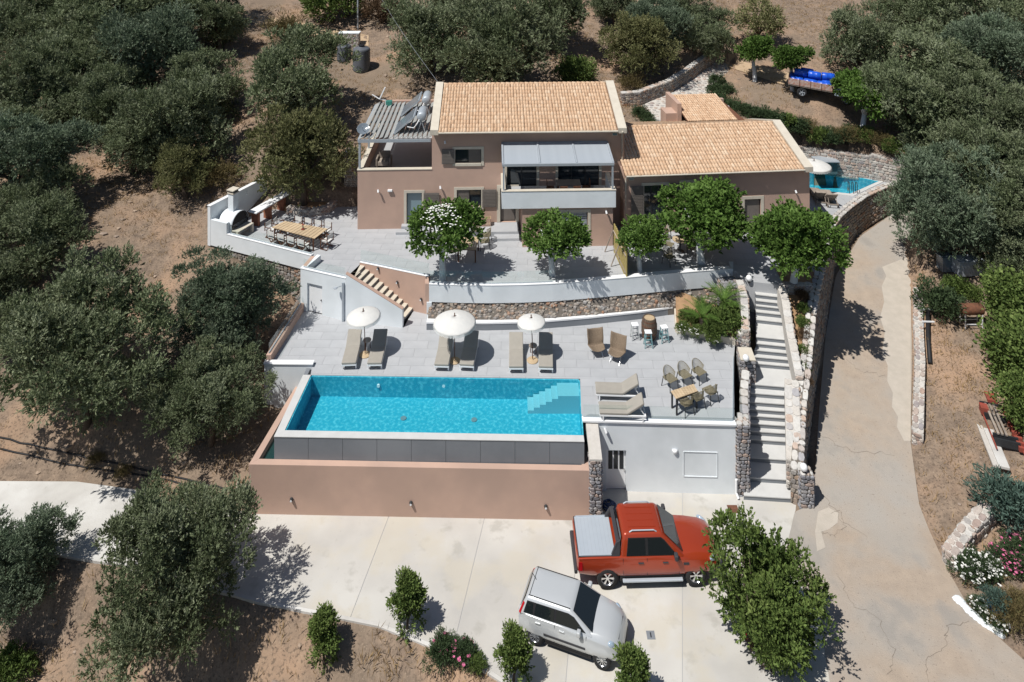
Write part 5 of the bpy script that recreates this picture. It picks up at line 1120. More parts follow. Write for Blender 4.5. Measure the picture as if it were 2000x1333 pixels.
tc1 = Vector((sum(p[0] for p in T1)/4, sum(p[1] for p in T1)/4)); tdir = (Vector(T1[1])-Vector(T1[0])).normalized(); tn = Vector((-tdir.y, tdir.x))
CH = [((1308,757),'back'),((1336,749),'back'),((1364,743),'back'),((1340,806),'front'),((1362,795),'front'),((1388,783),'front')]
LCH = ['woven chair behind the deck table, next to the turned loungers','middle woven chair behind the slatted deck table','woven chair behind the deck table, next to the glass railing side','woven chair in front of the deck table, next to the turned loungers','middle woven chair in front of the slatted deck table','woven chair in front of the deck table, at the far end by the deck edge']
for (q, sd_), lab in zip(CH, LCH):
    p = P2(*q, D); rz = math.atan2(tn.y, tn.x)-math.pi/2
    dining_chair(lab, (*p, D), rz+(math.pi if sd_ == 'front' else 0)+random.uniform(-.2,.2), 'woven chairs round the deck table')
# ---- second dining set on upper terrace
T2 = [P2(*q, U+.74) for q in ((893,487),(930,488),(936,463),(903,462))]
slat_table('dining_table', 'pale dining table half hidden behind the blossoming mulberry tree', T2, U, .74, 8, 'darkwood')
for q, a, lab in (((947,486),-80,'woven chair on the garden door side of the terrace table, nearer the railing'),((950,474),-100,'woven chair on the garden door side of the terrace table, nearer the house'),((928,462),20,'woven chair at the house end of the terrace table'),((882,505),85,'woven chair beside the mulberry trunk at the terrace table'),((884,487),95,'woven chair behind the mulberry crown at the terrace table')):
    dining_chair(lab, P(*q, U), R(a), 'woven chairs round the terrace table')
# ---- lounge set under the mulberries
for q, a, lab in (((1298,466),120,'low woven chair under the mulberries nearest the wing door'),((1305,492),60,'low woven chair in the sun gap between two mulberries'),((1306,516),40,'round woven chair nearest the white wall under the mulberries'),((1345,480),-70,'woven chair in the shade of the broad mulberry'),((1352,500),-100,'woven chair beside the broad mulberry trunk')):
    dining_chair(lab, P(*q, U), R(a), 'woven chairs under the mulberries')
o = thing('round_table', 'round pale table in the mulberry shade on the terrace', 'table', P(1328,492,U)); MB().cyl((0,0,.68),(0,0,.72), .42, n=24).build('top', M['wood'], o); MB().cyl((0,0,0),(0,0,.68), .05).build('column', M['darkmetal'], o); MB().cyl((0,0,0),(0,0,.03), .25, n=18).build('foot', M['darkmetal'], o)
# ---- long table with director chairs on barbecue terrace
T3 = [P2(*q, U+.75) for q in ((531,444),(615,466),(640,447),(556,432))]
slat_table('long_dining_table', 'long slatted wooden dining table on the barbecue terrace', T3, U, .75, 13, 'darkwood')
def director(label, loc, rz):
    o = thing('director_chair', label, 'chair', loc, rz, 'folding chairs round the long barbecue table')
    MB().box(-.24,-.22,.44,.24,.22,.46).build('seat', M['canvas'], o); MB().box(-.27,.24,.60,.27,.255,.84).build('backrest', M['canvas'], o)
    for sy in (-.20,.20): MB().beam((-.25,sy,.0),(.25,sy,.44), .03,.03).build('leg', M['darkwood'], o); MB().beam((.25,sy*.95,.0),(-.25,sy*.95,.44), .03,.03).build('leg', M['darkwood'], o)
    for sx in (-.27,.27): MB().box(sx-.02,-.24,.60,sx+.02,.24,.625).build('armrest', M['darkwood'], o); MB().box(sx-.018,.225,.40,sx+.018,.262,.86).build('back_post', M['darkwood'], o); MB().box(sx-.018,-.23,.0,sx+.018,-.19,.60).build('post', M['darkwood'], o); MB().box(sx-.018,-.19,.03,sx+.018,.22,.06).build('foot_rail', M['darkwood'], o)
A, B, C_, D_ = [Vector(p) for p in T3]; ex = (B-A).normalized(); ey = (D_-A).normalized(); rzt = math.atan2(ex.y, ex.x)
for k in range(4):
    t = (k+.5)/4*.92+.04; p = A.lerp(B, t)-ey*.32; director(['dark wood folding chair on the railing side of the long table, nearest the oven','second folding chair from the oven on the railing side of the long table','third folding chair from the oven on the railing side of the long table','fourth folding chair from the oven on the railing side of the long table'][k], (*p, U), rzt+math.pi)
    p = D_.lerp(C_, t)+ey*.32; director(['folding chair on the olive tree side of the long table, nearest the oven','second folding chair from the oven on the olive tree side of the long table','third folding chair from the oven on the olive tree side of the long table','fourth folding chair from the oven on the olive tree side of the long table'][k], (*p, U), rzt)
p = B.lerp(C_, .5)+ex*.38; director('folding chair at the house end of the long table', (*p, U), rzt-math.pi/2)
p = A.lerp(D_, .35)-ex*.38; director('folding chair at the oven end of the long table, nearer the railing', (*p, U), rzt+math.pi/2)
p = A.lerp(D_, .95)-ex*.40; director('folding chair at the oven end of the long table, nearer the olive tree', (*p, U), rzt+math.pi/2+.3)
o = thing('lantern', 'small dark red lantern standing on the long dining table', 'lantern', (*((A+B+C_+D_)/4+ex*.25), U+.75)); MB().box(-.08,-.08,0,.08,.08,.05).build('base', M['redmetal'], o); MB().cyl((0,0,.05),(0,0,.30), .03).build('post', M['darkmetal'], o); MB().cyl((0,0,.28),(0,0,.34), .07, .02).build('cap', M['redmetal'], o)
# ---- barbecue: domed oven, chimney, counter
ov = thing('stone_oven', 'white domed outdoor oven with a square chimney', 'oven', (*P2(455,443,U), U), 0)
oc = Vector((-16.55,42.55)); ov.location = (*oc, U); ov.rotation_euler = (0,0,R(-24))
def dome(u, v):
    a = math.pi*u; y = lerp(-.55,.75,v); r_ = .62*(1 if v < .65 else math.sqrt(max(0.02, 1-((v-.65)/.35)**2))); return (math.cos(a)*r_, y, .75+math.sin(a)*r_*.95)
# dome opens to the right (local +x): rotate sheet
dm = MB().grid(lambda u, v: (lambda q: (-q[1], q[0], q[2]))(dome(u, v)), 16, 10).build('dome', M['white'], ov, smooth=True, solid=.06)
MB().lathe([(.56,0),(.62,0),(.62,.05),(.56,.05)], n=20).build('mouth_rim', M['black'], ov) .location = (0,0,-5) if False else (0,0,0)
ov.children[-1].rotation_euler = (0,R(90),0); ov.children[-1].location = (.52,0,.75)
MB().cyl((.45,0,.75),(.50,0,.75), .56, n=20).build('firebox', M['black'], ov)
MB().box(-.75,-.65,0,.5,.65,.74).build('plinth', M['white'], ov); MB().box(.501,-.62,.45,1.0,.62,.50).build('hearth_shelf', M['cream'], ov); MB().box(.85,.45,0,1.0,.62,.449).build('shelf_leg', M['cream'], ov); MB().box(.85,-.62,0,1.0,-.45,.449).build('shelf_leg', M['cream'], ov)
ch_ = MB().box(-.20,-.20,1.25,.20,.20,2.35).build('chimney', M['white'], ov); MB().box(-.24,-.24,2.36,.24,.24,2.42).build('chimney_band', M['cream'], ch_); MB().box(-.20,-.20,2.42,.20,.20,2.54).build('chimney_vent', M['darkmetal'], ch_); MB().box(-.26,-.26,2.54,.26,.26,2.60).build('chimney_cap', M['cream'], ch_)
ct = thing('barbecue_counter', 'long white counter with brick supports along the tall barbecue wall', 'counter', (-15.9,43.6,U), math.atan2(46.0-42.9, -15.0-(-16.4)))
MB().box(-.3,-.75,.86,3.1,-.10,.93).build('worktop', M['whitemetal'], ct, bevel=.01)
for xx in (.0,1.0,2.2,3.0): MB().box(xx-.08,-.68,0,xx+.08,-.15,.859).build('support', M['rose_brick'] if 'rose_brick' in M else M.setdefault('rose_brick', mat('brick', (.35,.15,.09), (.25,.10,.06), 6, .9, .4, 12)), ct)
MB().box(2.3,-.6,.931,2.8,-.25,.95).build('sink', M['steel'], ct); MB().tube([(2.55,-.22,.93),(2.55,-.22,1.2),(2.55,-.38,1.2)], .02).build('tap', M['steel'], ct)
spq = thing('wall_light', 'small white light on the inner face of the tall barbecue wall', 'lamp', (-16.55,44.65,U+1.45)); MB().box(-.02,-.12,-.04,.1,.12,.04).build('shade', M['whitemetal'], spq)
# ---- bamboo fence
fa_, fb2 = Vector(P2(1200,492,U)), Vector(P2(1224,545,U)); bf = thing('bamboo_fence', 'yellow bamboo screen between the garden door terrace and the mulberry corner', 'fence', (*fa_, U))
for k in range(34):
    p = fa_.lerp(fb2, k/33); MB().cyl((p.x,p.y,U),(p.x,p.y,U+1.55+random.uniform(-.03,.03)), .045, n=6).build('cane', M['bamboo'] if 'bamboo' in M else M.setdefault('bamboo', mat('bamboo', (.42,.34,.13), (.33,.26,.10), 6, .6, orand=.15)), bf, world=True)
for z in (.3,1.2): MB().beam((*(fa_+Vector((-.06,0))),U+z),(*(fb2+Vector((-.06,0))),U+z), .04,.05).build('rail', M['greywood'], bf, world=True)
for t in (.0,.55): p = fa_.lerp(fb2, t); MB().beam((p.x-.08,p.y,U+1.2),(p.x-.55,p.y-.05,U+.02), .05,.05).build('brace', M['greywood'], bf, world=True)
# ---- small things against the facade
for k, (px_, lab) in enumerate(((931,'striped woven crate beneath the lower shuttered window, nearer the glass door'),(950,'striped woven crate beneath the lower shuttered window, nearer the entrance'))):
    o = thing('woven_crate', lab, 'crate', hw(hx(px_), -.32, .302), HR, 'striped crates under the window'); MB().box(-.26,-.18,0,.26,.18,.04).build('floor', M['wood'], o)
    for j in range(6): MB().box(-.26+j*.09,-.19,.0,-.26+j*.09+.07,-.17,.45).build('slat', M['redbrown'] if 'redbrown' in M else M.setdefault('redbrown', mat('red_brown_cane', (.30,.15,.10), (.5,.42,.36), 12, .8)), o)
    MB().box(-.27,.16,0,.27,.18,.45).build('back', M['wood'], o); MB().box(-.27,-.165,0,-.25,.159,.44).build('side', M['wood'], o); MB().box(.25,-.165,0,.27,.159,.44).build('side', M['wood'], o)
# balcony furniture
BF = VT+.181
o = thing('balcony_table', 'dark slatted table on the shaded balcony', 'table', hw(hx(1110,-1.2), -1.25, BF), HR)
for k in range(6): MB().box(-.7,-.42+k*.14,.70,.7,-.42+k*.14+.12,.73).build('plank', M['shutter'], o)
for sx in (-.6,.6):
    for sy in (-.33,.33): MB().box(sx-.03,sy-.03,0,sx+.03,sy+.03,.699).build('leg', M['darkwood'], o)
def folding(label, loc, rz):
    o = thing('balcony_chair', label, 'chair', loc, rz, 'dark chairs on the balcony'); MB().box(-.22,-.22,.42,.22,.22,.45).build('seat', M['darkwood'], o); MB().box(-.22,.2,.5,.22,.23,.88).build('backrest', M['darkwood'], o)
    for sx in (-.2,.2): MB().box(sx-.02,-.21,0,sx+.02,-.17,.42).build('leg', M['darkwood'], o); MB().box(sx-.02,.18,0,sx+.02,.22,.5).build('leg', M['darkwood'], o)
bc = hx(1110,-1.2)
for dx, dy, a, lab in ((-1.05,0,90,'dark chair at the entrance end of the balcony table'),(-.35,-.65,180,'dark chair on the parapet side of the balcony table, nearer the entrance'),(.4,-.65,180,'dark chair on the parapet side of the balcony table, nearer the wing'),(1.05,0,-90,'dark chair at the wing end of the balcony table')): folding(lab, hw(bc+dx, -1.25+dy, BF), HR+R(a))
# roof-terrace bench chair
o = thing('wicker_chair', 'grey wicker armchair in the sun strip of the roof terrace', 'armchair', hw(1.15,2.9,PT-.92), HR); MB().box(-.35,-.35,.12,.35,.3,.40).build('seat', M['greywood'], o, bevel=.04); MB().box(-.35,.301,.12,.35,.42,.85).build('backrest', M['greywood'], o, bevel=.04)
for sx in (-1,1): MB().box(sx*.42-.06,-.35,.05,sx*.42+.06,.40,.6).build('armrest', M['greywood'], o, bevel=.04)
for sx in (-.38,.38):
    for sy in (-.3,.35): MB().box(sx-.03,sy-.03,0,sx+.03,sy+.03,.13).build('leg', M['darkwood'], o)
# ---- drains, hose, manhole
o = thing('drain_grate', 'rusty square drain grate in the concrete before the pump room', 'grate', P(1432,995,.0)); MB().box(-.21,-.19,0,.21,.19,.006).build('frame', M['rust'], o)
for k in range(7): MB().box(-.18+k*.055,-.16,.006,-.18+k*.055+.03,.16,.014).build('bar', M['rust'], o)
o = thing('manhole_cover', 'small grey square cover in the concrete in front of the silver car', 'cover', P(1271,1241,.0)); MB().box(-.14,-.14,0,.14,.14,.008).build('plate', M['grout'] if False else M['slabgrey'], o); MB().box(-.02,-.08,.008,.02,.08,.014).build('handle', M['darkmetal'], o)
o = thing('coiled_hose', 'coil of dark blue hose lying by the stone pier', 'hose', P(1189,991,.0))
M['hose'] = mat('blue_hose', (.015,.04,.13), None, rough=.4)
MB().tube([((.30-.0035*k)*math.cos(k*.42)+.02*math.sin(k), (.30-.0035*k)*math.sin(k*.42), .03+.0035*k) for k in range(62)], .028, 6).build('coil', M['hose'], o, smooth=True)
o = thing('downpipe', 'short white downpipe at the foot of the stone pier by the stairs', 'pipe', P(1438,972,.0)); MB().tube([(0,0,.75),(0,0,.2),(.06,-.12,.05)], .05).build('pipe', M['whitemetal'], o)
# stone pier between basin and pump room
stone_wall('stone_pier', 'tall grey stone pier between the rose basin wall and the pump room', [(3.14,28.86,-.1,D-.5),(3.60,28.85,-.1,D-.5),(3.61,30.4,-.1,D-.48)], .46, 'greystone', 'mortar', .19, top=False)
o = thing('pier_capping', 'pale rendered top of the tall stone pier', 'capping', (3.37,29.6,D-.5)); MB().hexa([(3.12,28.83,D-.52),(3.63,28.82,D-.52),(3.63,30.3,D-.52),(3.12,30.3,D-.52)],[(3.12,28.83,D-.44),(3.63,28.82,D-.44),(3.63,30.3,D-.1),(3.12,30.3,D-.1)]).build('slab', M['palemortar'], o, world=True)
# ================================================================== vehicles
def paint(name, c, rough=.3): return mat(name, c, None, rough=rough, spec=.5, coat=.8, metal=.25)
M['orange'] = paint('copper_red_paint', (.36,.045,.014)); M['silver'] = paint('silver_paint', (.55,.57,.58)); M['carglass'] = mat('car_glass', (.012,.016,.018), None, rough=.04, spec=.9)
M['redlens'] = mat('red_lens', (.42,.01,.015), None, rough=.15, spec=.7); M['headlens'] = mat('head_lens', (.22,.32,.42), (.5,.55,.6), 8, .1, spec=.9); M['seam'] = M['black']
M['plastic'] = mat('dark_trim', (.045,.045,.05), None, rough=.6); M['alu'] = mat('aluminium_cover', (.52,.57,.62), (.48,.53,.58), 2, .4, metal=.3)
def loft(stations, name, material, parent, wheels=None, wr=.42, wy=.6):
    mb = MB(); rings = []
    for (x, zb, zs, zt, wb, wm, ws, wt, cr) in stations:
        h = [(0,zb),(wb*.8,zb),(wb,zb+.03),(wm,zb+.16),(wm*1.005,(zb+zs)/2+.04),(ws,zs-.03),(ws-.012,zs),(wt+.03,zt-.02),(wt,zt),(wt*.55,zt+cr*.8),(0,zt+cr)]
        rings.append([(x,-y,z) for y, z in h]+[(x,y,z) for y, z in h[-2:0:-1]])
    n = len(rings[0]); vs = [p for r in rings for p in r]
    fs = [(i*n+k, i*n+(k+1)%n, (i+1)*n+(k+1)%n, (i+1)*n+k) for i in range(len(rings)-1) for k in range(n)]+[tuple(range(n))[::-1], tuple(range((len(rings)-1)*n, len(rings)*n))]
    o = mb.add(vs, [f[::-1] for f in fs]).build(name, material, parent, smooth=True)
    if wheels:   # cut the wheel arches
        cut = MB()
        for wx_ in wheels: cut.cyl((wx_,-2,.36),(wx_,-wy,.36), wr, n=28); cut.cyl((wx_,wy,.36),(wx_,2,.36), wr, n=28)
        c = cut.build('cutter', None); bm_ = o.modifiers.new('b', 'BOOLEAN'); bm_.object = c; bm_.operation = 'DIFFERENCE'; bm_.solver = 'EXACT'
        par = o.parent; o.parent = None; dg = bpy.context.evaluated_depsgraph_get(); me = bpy.data.meshes.new_from_object(o.evaluated_get(dg)); o.modifiers.clear(); o.data = me; o.parent = par
        bpy.data.objects.remove(c)
        if not me.materials: me.materials.append(material)
    es = o.modifiers.new('e', 'EDGE_SPLIT'); es.split_angle = R(38)
    return o
def wheel(parent, x, y, r, wd, spokes, rimmat, side):
    t = MB().lathe([(r*.62,-wd/2),(r*.92,-wd/2),(r,-wd*.32),(r,wd*.32),(r*.92,wd/2),(r*.62,wd/2)], n=28).build('tyre', M['rubber'], None, smooth=True)
    w_ = t; w_.name = 'wheel'; w_.parent = parent; w_.location = (x,y,r); w_.rotation_euler = (R(90),0,0)
    rim = MB().lathe([(.001,wd*.16),(r*.16,wd*.2),(r*.2,wd*.12),(r*.2,-wd*.1),(r*.55,-wd*.1),(r*.57,wd*.36),(r*.65,wd*.40),(r*.65,-wd*.4)], n=24); 
    ro = rim.build('rim', M['plastic'], w_, smooth=True); 
    sp = MB()
    for k in range(spokes):
        a = 2*math.pi*k/spokes; c, s = math.cos(a), math.sin(a); q = .5*2*math.pi/spokes*.55
        p0, p1 = a-q*.9, a+q*.9; r0, r1 = r*.14, r*.60
        vs = [(r0*math.cos(p0),r0*math.sin(p0),wd*.28),(r0*math.cos(p1),r0*math.sin(p1),wd*.28),(r1*math.cos(a+q*.62),r1*math.sin(a+q*.62),wd*.36),(r1*math.cos(a-q*.62),r1*math.sin(a-q*.62),wd*.36)]
        sp.add(vs+[(v[0],v[1],v[2]-.04) for v in vs], [(0,1,2,3),(7,6,5,4),(0,4,5,1),(1,5,6,2),(2,6,7,3),(3,7,4,0)])
    sp.lathe([(r*.56,wd*.30),(r*.60,wd*.40),(r*.66,wd*.40),(r*.64,wd*.30)], n=24); sp.cyl((0,0,wd*.2),(0,0,wd*.32), r*.16, n=12)
    so_ = sp.build('spokes', rimmat, w_)
    if side > 0: w_.rotation_euler = (R(-90),0,0)
    return w_
def cabin(parent, sec, zb, zr, material, name='cabin'):
    """sec: list of (x, z_top_of_section, half width base, half width top)"""
    pass
def poly_panel(name, pts, nrm, t, material, parent, bevel=0):
    n = Vector(nrm).normalized()*t; k = len(pts); vs = [Vector(p) for p in pts]+[Vector(p)+n for p in pts]
    fs = [tuple(range(k))[::-1], tuple(range(k,2*k))]+[(i,(i+1)%k,(i+1)%k+k,i+k) for i in range(k)]
    return MB().add(vs, fs).build(name, material, parent, bevel=bevel)
# ---- pickup
c0 = P2(1186,1147,0); c1 = P2(1358,1142,0); hd = math.atan2(c1[1]-c0[1], c1[0]-c0[0])
pk_ = thing('pickup_truck', 'copper red double cab pickup with silver bed cover parked by the pool basin', 'pickup', (c0[0]-math.sin(hd)*.80, c0[1]+math.cos(hd)*.80, 0), hd)
W = .925
stn = [(-1.10,.62,.98,1.06,.70,.80,.80,.74,.0),(-1.04,.50,1.02,1.13,.80,.885,.885,.84,.0),(-.6,.46,1.04,1.15,.84,.91,.90,.86,.0),(.45,.44,1.05,1.15,.86,.915,.905,.86,.0),(.62,.42,1.06,1.14,.86,.915,.90,.85,.0),(1.5,.42,1.05,1.13,.86,.92,.905,.85,.0),(2.3,.42,1.04,1.13,.86,.92,.905,.84,.01),(2.75,.44,1.03,1.16,.86,.92,.90,.78,.03),(3.2,.46,1.02,1.16,.86,.93,.90,.74,.05),(3.7,.48,.98,1.11,.84,.92,.88,.70,.05),(4.0,.50,.92,1.03,.80,.87,.84,.66,.04),(4.16,.54,.82,.92,.70,.76,.74,.58,.02),(4.22,.60,.74,.80,.60,.66,.64,.5,.0)]
bd = loft(stn, 'body', M['orange'], pk_, (0,3.25), .455, .55)
# cab
def cab_shell(parent, xr0, xr1, xf0, xf1, zb, zr, wb, wt, crown, material):
    """greenhouse: rear base xr0 -> roof xr1, windscreen roof xf1 -> base xf0"""
    mb = MB(); N = 10; rows = []
    prof = [(0,wb),(.35,lerp(wb,wt,.30)),(.7,lerp(wb,wt,.68)),(.93,wt+.015)]
    levels = []
    for f_, hw_ in prof:
        z = lerp(zb, zr, f_); x0 = lerp(xr0, xr1, f_); x1 = lerp(xf0, xf1, f_); levels.append((z, x0, x1, hw_))
    vs = []
    def ring(z, x0, x1, h, rc, cz=0):
        out = []; n = 5
        for (cx, cy, a0) in ((x1-rc, h-rc, 0), (x0+rc, h-rc, 90), (x0+rc, -h+rc, 180), (x1-rc, -h+rc, 270)):
            for k in range(n): a = R(a0+90*k/(n-1)); out.append((cx+rc*math.cos(a), cy+rc*math.sin(a), z))
        return out
    R_ = [ring(z, x0, x1, h, .10) for z, x0, x1, h in levels]; z, x0, x1, h = levels[-1]
    R_.append(ring(zr-.005, x0+.05, x1-.05, h-.05, .09)); R_.append(ring(zr+.012, x0+.13, x1-.13, h-.13, .08)); R_.append(ring(zr+crown*.8, x0+.35, x1-.35, h*.45, .06))
    n = len(R_[0]); vs = [p for r in R_ for p in r]; fs = [(i*n+k, i*n+(k+1)%n, (i+1)*n+(k+1)%n, (i+1)*n+k) for i in range(len(R_)-1) for k in range(n)]+[tuple(range((len(R_)-1)*n, len(R_)*n)), tuple(range(n))[::-1]]
    o = mb.add(vs, fs).build('cab', material, parent, smooth=True); es = o.modifiers.new('e', 'EDGE_SPLIT'); es.split_angle = R(50); return o
cab = cab_shell(pk_, .46, .62, 2.86, 2.02, 1.10, 1.80, .855, .66, .03, M['orange'])
def sidept(x, z, zb, zr, wb, wt, s): return (x, s*(lerp(wb, wt, (z-zb)/(zr-zb))+.004), z)
for s in (-1,1):
    nrm = (0, s, .3)
    for nm, pl_ in (('side_window', [(.72,1.17),(1.40,1.17),(1.40,1.66),(.80,1.66)]), ('side_window', [(1.50,1.17),(2.52,1.17),(2.10,1.58),(1.98,1.66),(1.50,1.66)])):
        poly_panel(nm, [sidept(x,z,1.10,1.80,.855,.66,s) for x, z in (pl_ if s > 0 else pl_[::-1])][::1], nrm, .021, M['carglass'], pk_)
    bp_l = [(.70,1.155),(2.56,1.155),(2.12,1.60),(1.99,1.68),(.78,1.68)]; poly_panel('window_band', [sidept(x,z,1.10,1.80,.855,.66,s) for x, z in (bp_l if s > 0 else bp_l[::-1])], nrm, .015, M['black'], pk_)
    for x in (.57,1.45,2.62): MB().beam((x, s*.918, .52), (x, s*.898, 1.10), .012, .012).build('door_seam', M['seam'], pk_)
    MB().beam((.57,s*.922,.50),(2.62,s*.922,.50), .01,.014).build('door_seam', M['seam'], pk_)
    for x in (1.22,2.12): MB().box(x-.1, s*.91, .94, x+.1, s*.945, .975).build('door_handle', M['plastic'], pk_, bevel=.008)
    MB().box(2.42, s*.90, 1.14, 2.56, s*1.12, 1.33).build('wing_mirror', M['plastic'], pk_, bevel=.04)
    MB().beam((.55,s*.93,.34),(2.75,s*.93,.34), .12,.07).build('side_step', M['alu'], pk_, bevel=.02)
    MB().tube([(.85,s*.60,1.80),(.95,s*.60,1.86),(1.75,s*.60,1.86),(1.85,s*.60,1.80)], .022).build('roof_rail', M['alu'], pk_)
    MB().beam((-.98,s*.80,1.18),(.25,s*.80,1.18), .035,.03).build('bed_rail', M['alu'], pk_)
    MB().hexa([(.12,s*.80-.05,1.12),(.46,s*.80-.05,1.12),(.46,s*.80+.05,1.12),(.12,s*.80+.05,1.12)],[(.34,s*.72-.04,1.58),(.50,s*.68-.04,1.62),(.50,s*.68+.04,1.62),(.34,s*.72+.04,1.58)]).build('sport_bar', M['plastic'], pk_, bevel=.02)
    MB().box(2.78,s*.915,.86,2.98,s*.935,.93).build('fender_vent', M['plastic'], pk_)
    poly_panel('tail_light', [(-1.06,s*.885,.72),(-1.06,s*.885,1.02),(-.92,s*.905,1.02),(-.92,s*.915,.72)], (0,s,0), .01, M['redlens'], pk_)
    hl_ = MB().sphere((0,0,0), .2, 1.1, .42, .5, 14, 8).build('head_light', M['headlens'], pk_, smooth=True); hl_.location = (3.93,s*.77,.95); hl_.rotation_euler = (0,R(18),-s*R(38))
MB().beam((.40,-.72,1.58),(.40,.72,1.58), .14,.08).build('sport_bar', M['plastic'], pk_, bevel=.02)
poly_panel('windscreen', [(2.825,-.74,1.14),(2.825,.74,1.14),(2.14,.60,1.745),(2.14,-.60,1.745)], (.7,0,.7), .012, M['carglass'], pk_)
poly_panel('rear_window', [(.465,.70,1.2),(.465,-.70,1.2),(.55,-.58,1.65),(.55,.58,1.65)], (-1,0,.2), .01, M['carglass'], pk_)
MB().box(-1.03,-.80,1.153,.30,.80,1.175).build('bed_cover', M['alu'], pk_, bevel=.006)
for k in range(9): x = -.95+k*.14; MB().box(x,-.74,1.1755,x+.008,.74,1.178).build('cover_seam', M['greymetal'], pk_)
MB().box(-1.02,-.835,1.152,.3,-.802,1.165).build('bed_trim', M['plastic'], pk_); MB().box(-1.02,.802,1.152,.3,.835,1.165).build('bed_trim', M['plastic'], pk_); MB().box(-1.06,-.83,1.10,-1.031,.83,1.162).build('bed_trim', M['plastic'], pk_)
MB().box(-1.20,-.80,.50,-1.08,.80,.66).build('rear_bumper', M['plastic'], pk_, bevel=.03); MB().box(4.16,-.55,.50,4.27,.55,.80).build('grille', M['plastic'], pk_, bevel=.03)
for x in (0,3.25):
    for s in (-1,1): wheel(pk_, x, s*.80, .385, .25, 6, M['chrome'], 1 if s > 0 else -1)
MB().box(.46,-.86,.26,2.80,.86,.46).build('sill', M['black'], pk_); MB().box(-.9,-.5,.32,3.9,.5,.45).build('underbody', M['black'], pk_);  # wide black block added to close the shadow under the pickup
for k in range(4): MB().box(.85,-.42+k*.27,1.822,1.85,-.40+k*.27,1.832).build('roof_rib', M['orange'], pk_)
# ---- small silver hatchback
c0 = P2(1045,1257,0); c1 = P2(1180,1306,0); hd = math.atan2(c1[1]-c0[1], c1[0]-c0[0])
sc = thing('hatchback_car', 'small silver hatchback parked at an angle on the concrete', 'car', (c0[0]-math.sin(hd)*.70, c0[1]+math.cos(hd)*.70, 0), hd)
st2 = [(-.62,.42,.84,.92,.55,.62,.62,.56,.0),(-.57,.34,.86,.96,.66,.74,.73,.68,.0),(-.2,.28,.88,.97,.72,.80,.79,.74,.0),(.5,.27,.88,.96,.73,.81,.79,.74,.0),(1.2,.27,.87,.95,.73,.81,.79,.73,.0),(1.75,.27,.87,.98,.73,.81,.79,.70,.01),(2.1,.28,.86,1.0,.73,.81,.78,.64,.03),(2.45,.30,.82,.95,.72,.80,.76,.60,.03),(2.72,.32,.74,.84,.68,.74,.70,.54,.03),(2.88,.34,.62,.70,.60,.64,.60,.46,.02),(2.95,.40,.54,.58,.50,.52,.50,.4,.0)]
loft(st2, 'body', M['silver'], sc, (0,2.30), .345, .50)
cab_shell(sc, -.56, -.34, 2.02, 1.20, .93, 1.39, .755, .57, .03, M['silver'])
for s in (-1,1):
    nrm = (0,s,.3); sp_ = lambda x, z: sidept(x,z,.93,1.39,.755,.57,s)
    for pl_ in ([(-.36,.99),(-.08,.99),(-.08,1.26),(-.28,1.26)], [(-.02,.99),(.66,.99),(.66,1.29),(.02,1.29)], [(.74,.99),(1.72,.99),(1.36,1.22),(1.16,1.29),(.74,1.29)]):
        poly_panel('side_window', [sp_(x,z) for x, z in (pl_ if s > 0 else pl_[::-1])], nrm, .021, M['carglass'], sc)
    for x in (.70,1.78): MB().beam((x,s*.806,.36),(x,s*.785,.92), .01,.01).build('door_seam', M['seam'], sc)
    MB().beam((.30,s*.806,.38),(1.78,s*.806,.38), .008,.01).build('door_seam', M['seam'], sc)
    for x in (.12,.95): MB().box(x-.09,s*.79,.80,x+.09,s*.825,.835).build('door_handle', M['silver'], sc, bevel=.01)
    MB().box(.33,s*.80,.50,1.76,s*.825,.57).build('rub_strip', M['plastic'], sc, bevel=.008)
    MB().box(1.48,s*.76,.95,1.62,s*.95,1.10).build('wing_mirror', M['silver'], sc, bevel=.04)
    poly_panel('tail_light', [(-.565,s*.70,.92),(-.50,s*.755,.92),(-.38,s*.645,1.20),(-.44,s*.59,1.20)], (-.6,s,.1), .02, M['redlens'], sc)
    hl_ = MB().sphere((0,0,0), .17, 1.0, .6, .62, 14, 8).build('head_light', M['headlens'], sc, smooth=True); hl_.location = (2.60,s*.61,.76); hl_.rotation_euler = (0,R(35),-s*R(40))
    poly_panel('window_band', [sp_(x,z) for x, z in ([(-.40,.985),(1.76,.985),(1.34,1.26),(1.14,1.305),(-.30,1.285)] if s > 0 else [(-.40,.985),(1.76,.985),(1.34,1.26),(1.14,1.305),(-.30,1.285)][::-1])], nrm, .015, M['black'], sc)
    MB().beam((-.28,s*.525,1.398),(1.18,s*.525,1.398), .02,.012).build('roof_seam', M['seam'], sc)
    MB().box(2.80,s*.38-.08,.42,2.90,s*.38+.08,.48).build('fog_light', M['plastic'], sc)
poly_panel('windscreen', [(1.985,-.66,.975),(1.985,.66,.975),(1.28,.52,1.355),(1.28,-.52,1.355)], (.6,0,.8), .012, M['carglass'], sc)
poly_panel('rear_window', [(-.55,.58,1.0),(-.55,-.58,1.0),(-.415,-.48,1.29),(-.415,.48,1.29)], (-1,0,.2), .01, M['carglass'], sc)
MB().beam((-.25,-.50,1.405),(-.25,.50,1.405), .015,.012).build('tailgate_seam', M['seam'], sc); MB().box(2.86,-.42,.36,2.965,.42,.47).build('grille', M['plastic'], sc, bevel=.02); MB().box(2.70,-.40,.77,2.80,.40,.80).build('grille_strip', M['plastic'], sc, bevel=.01); MB().tube([(-.18,.05,1.40),(-.25,.06,1.49),(-.35,.08,1.57)], .01, 5).build('aerial', M['black'], sc)
MB().box(.36,-.74,.17,1.94,.74,.30).build('sill', M['black'], sc); MB().box(-.3,-.5,.2,2.6,.5,.295).build('underbody', M['black'], sc)
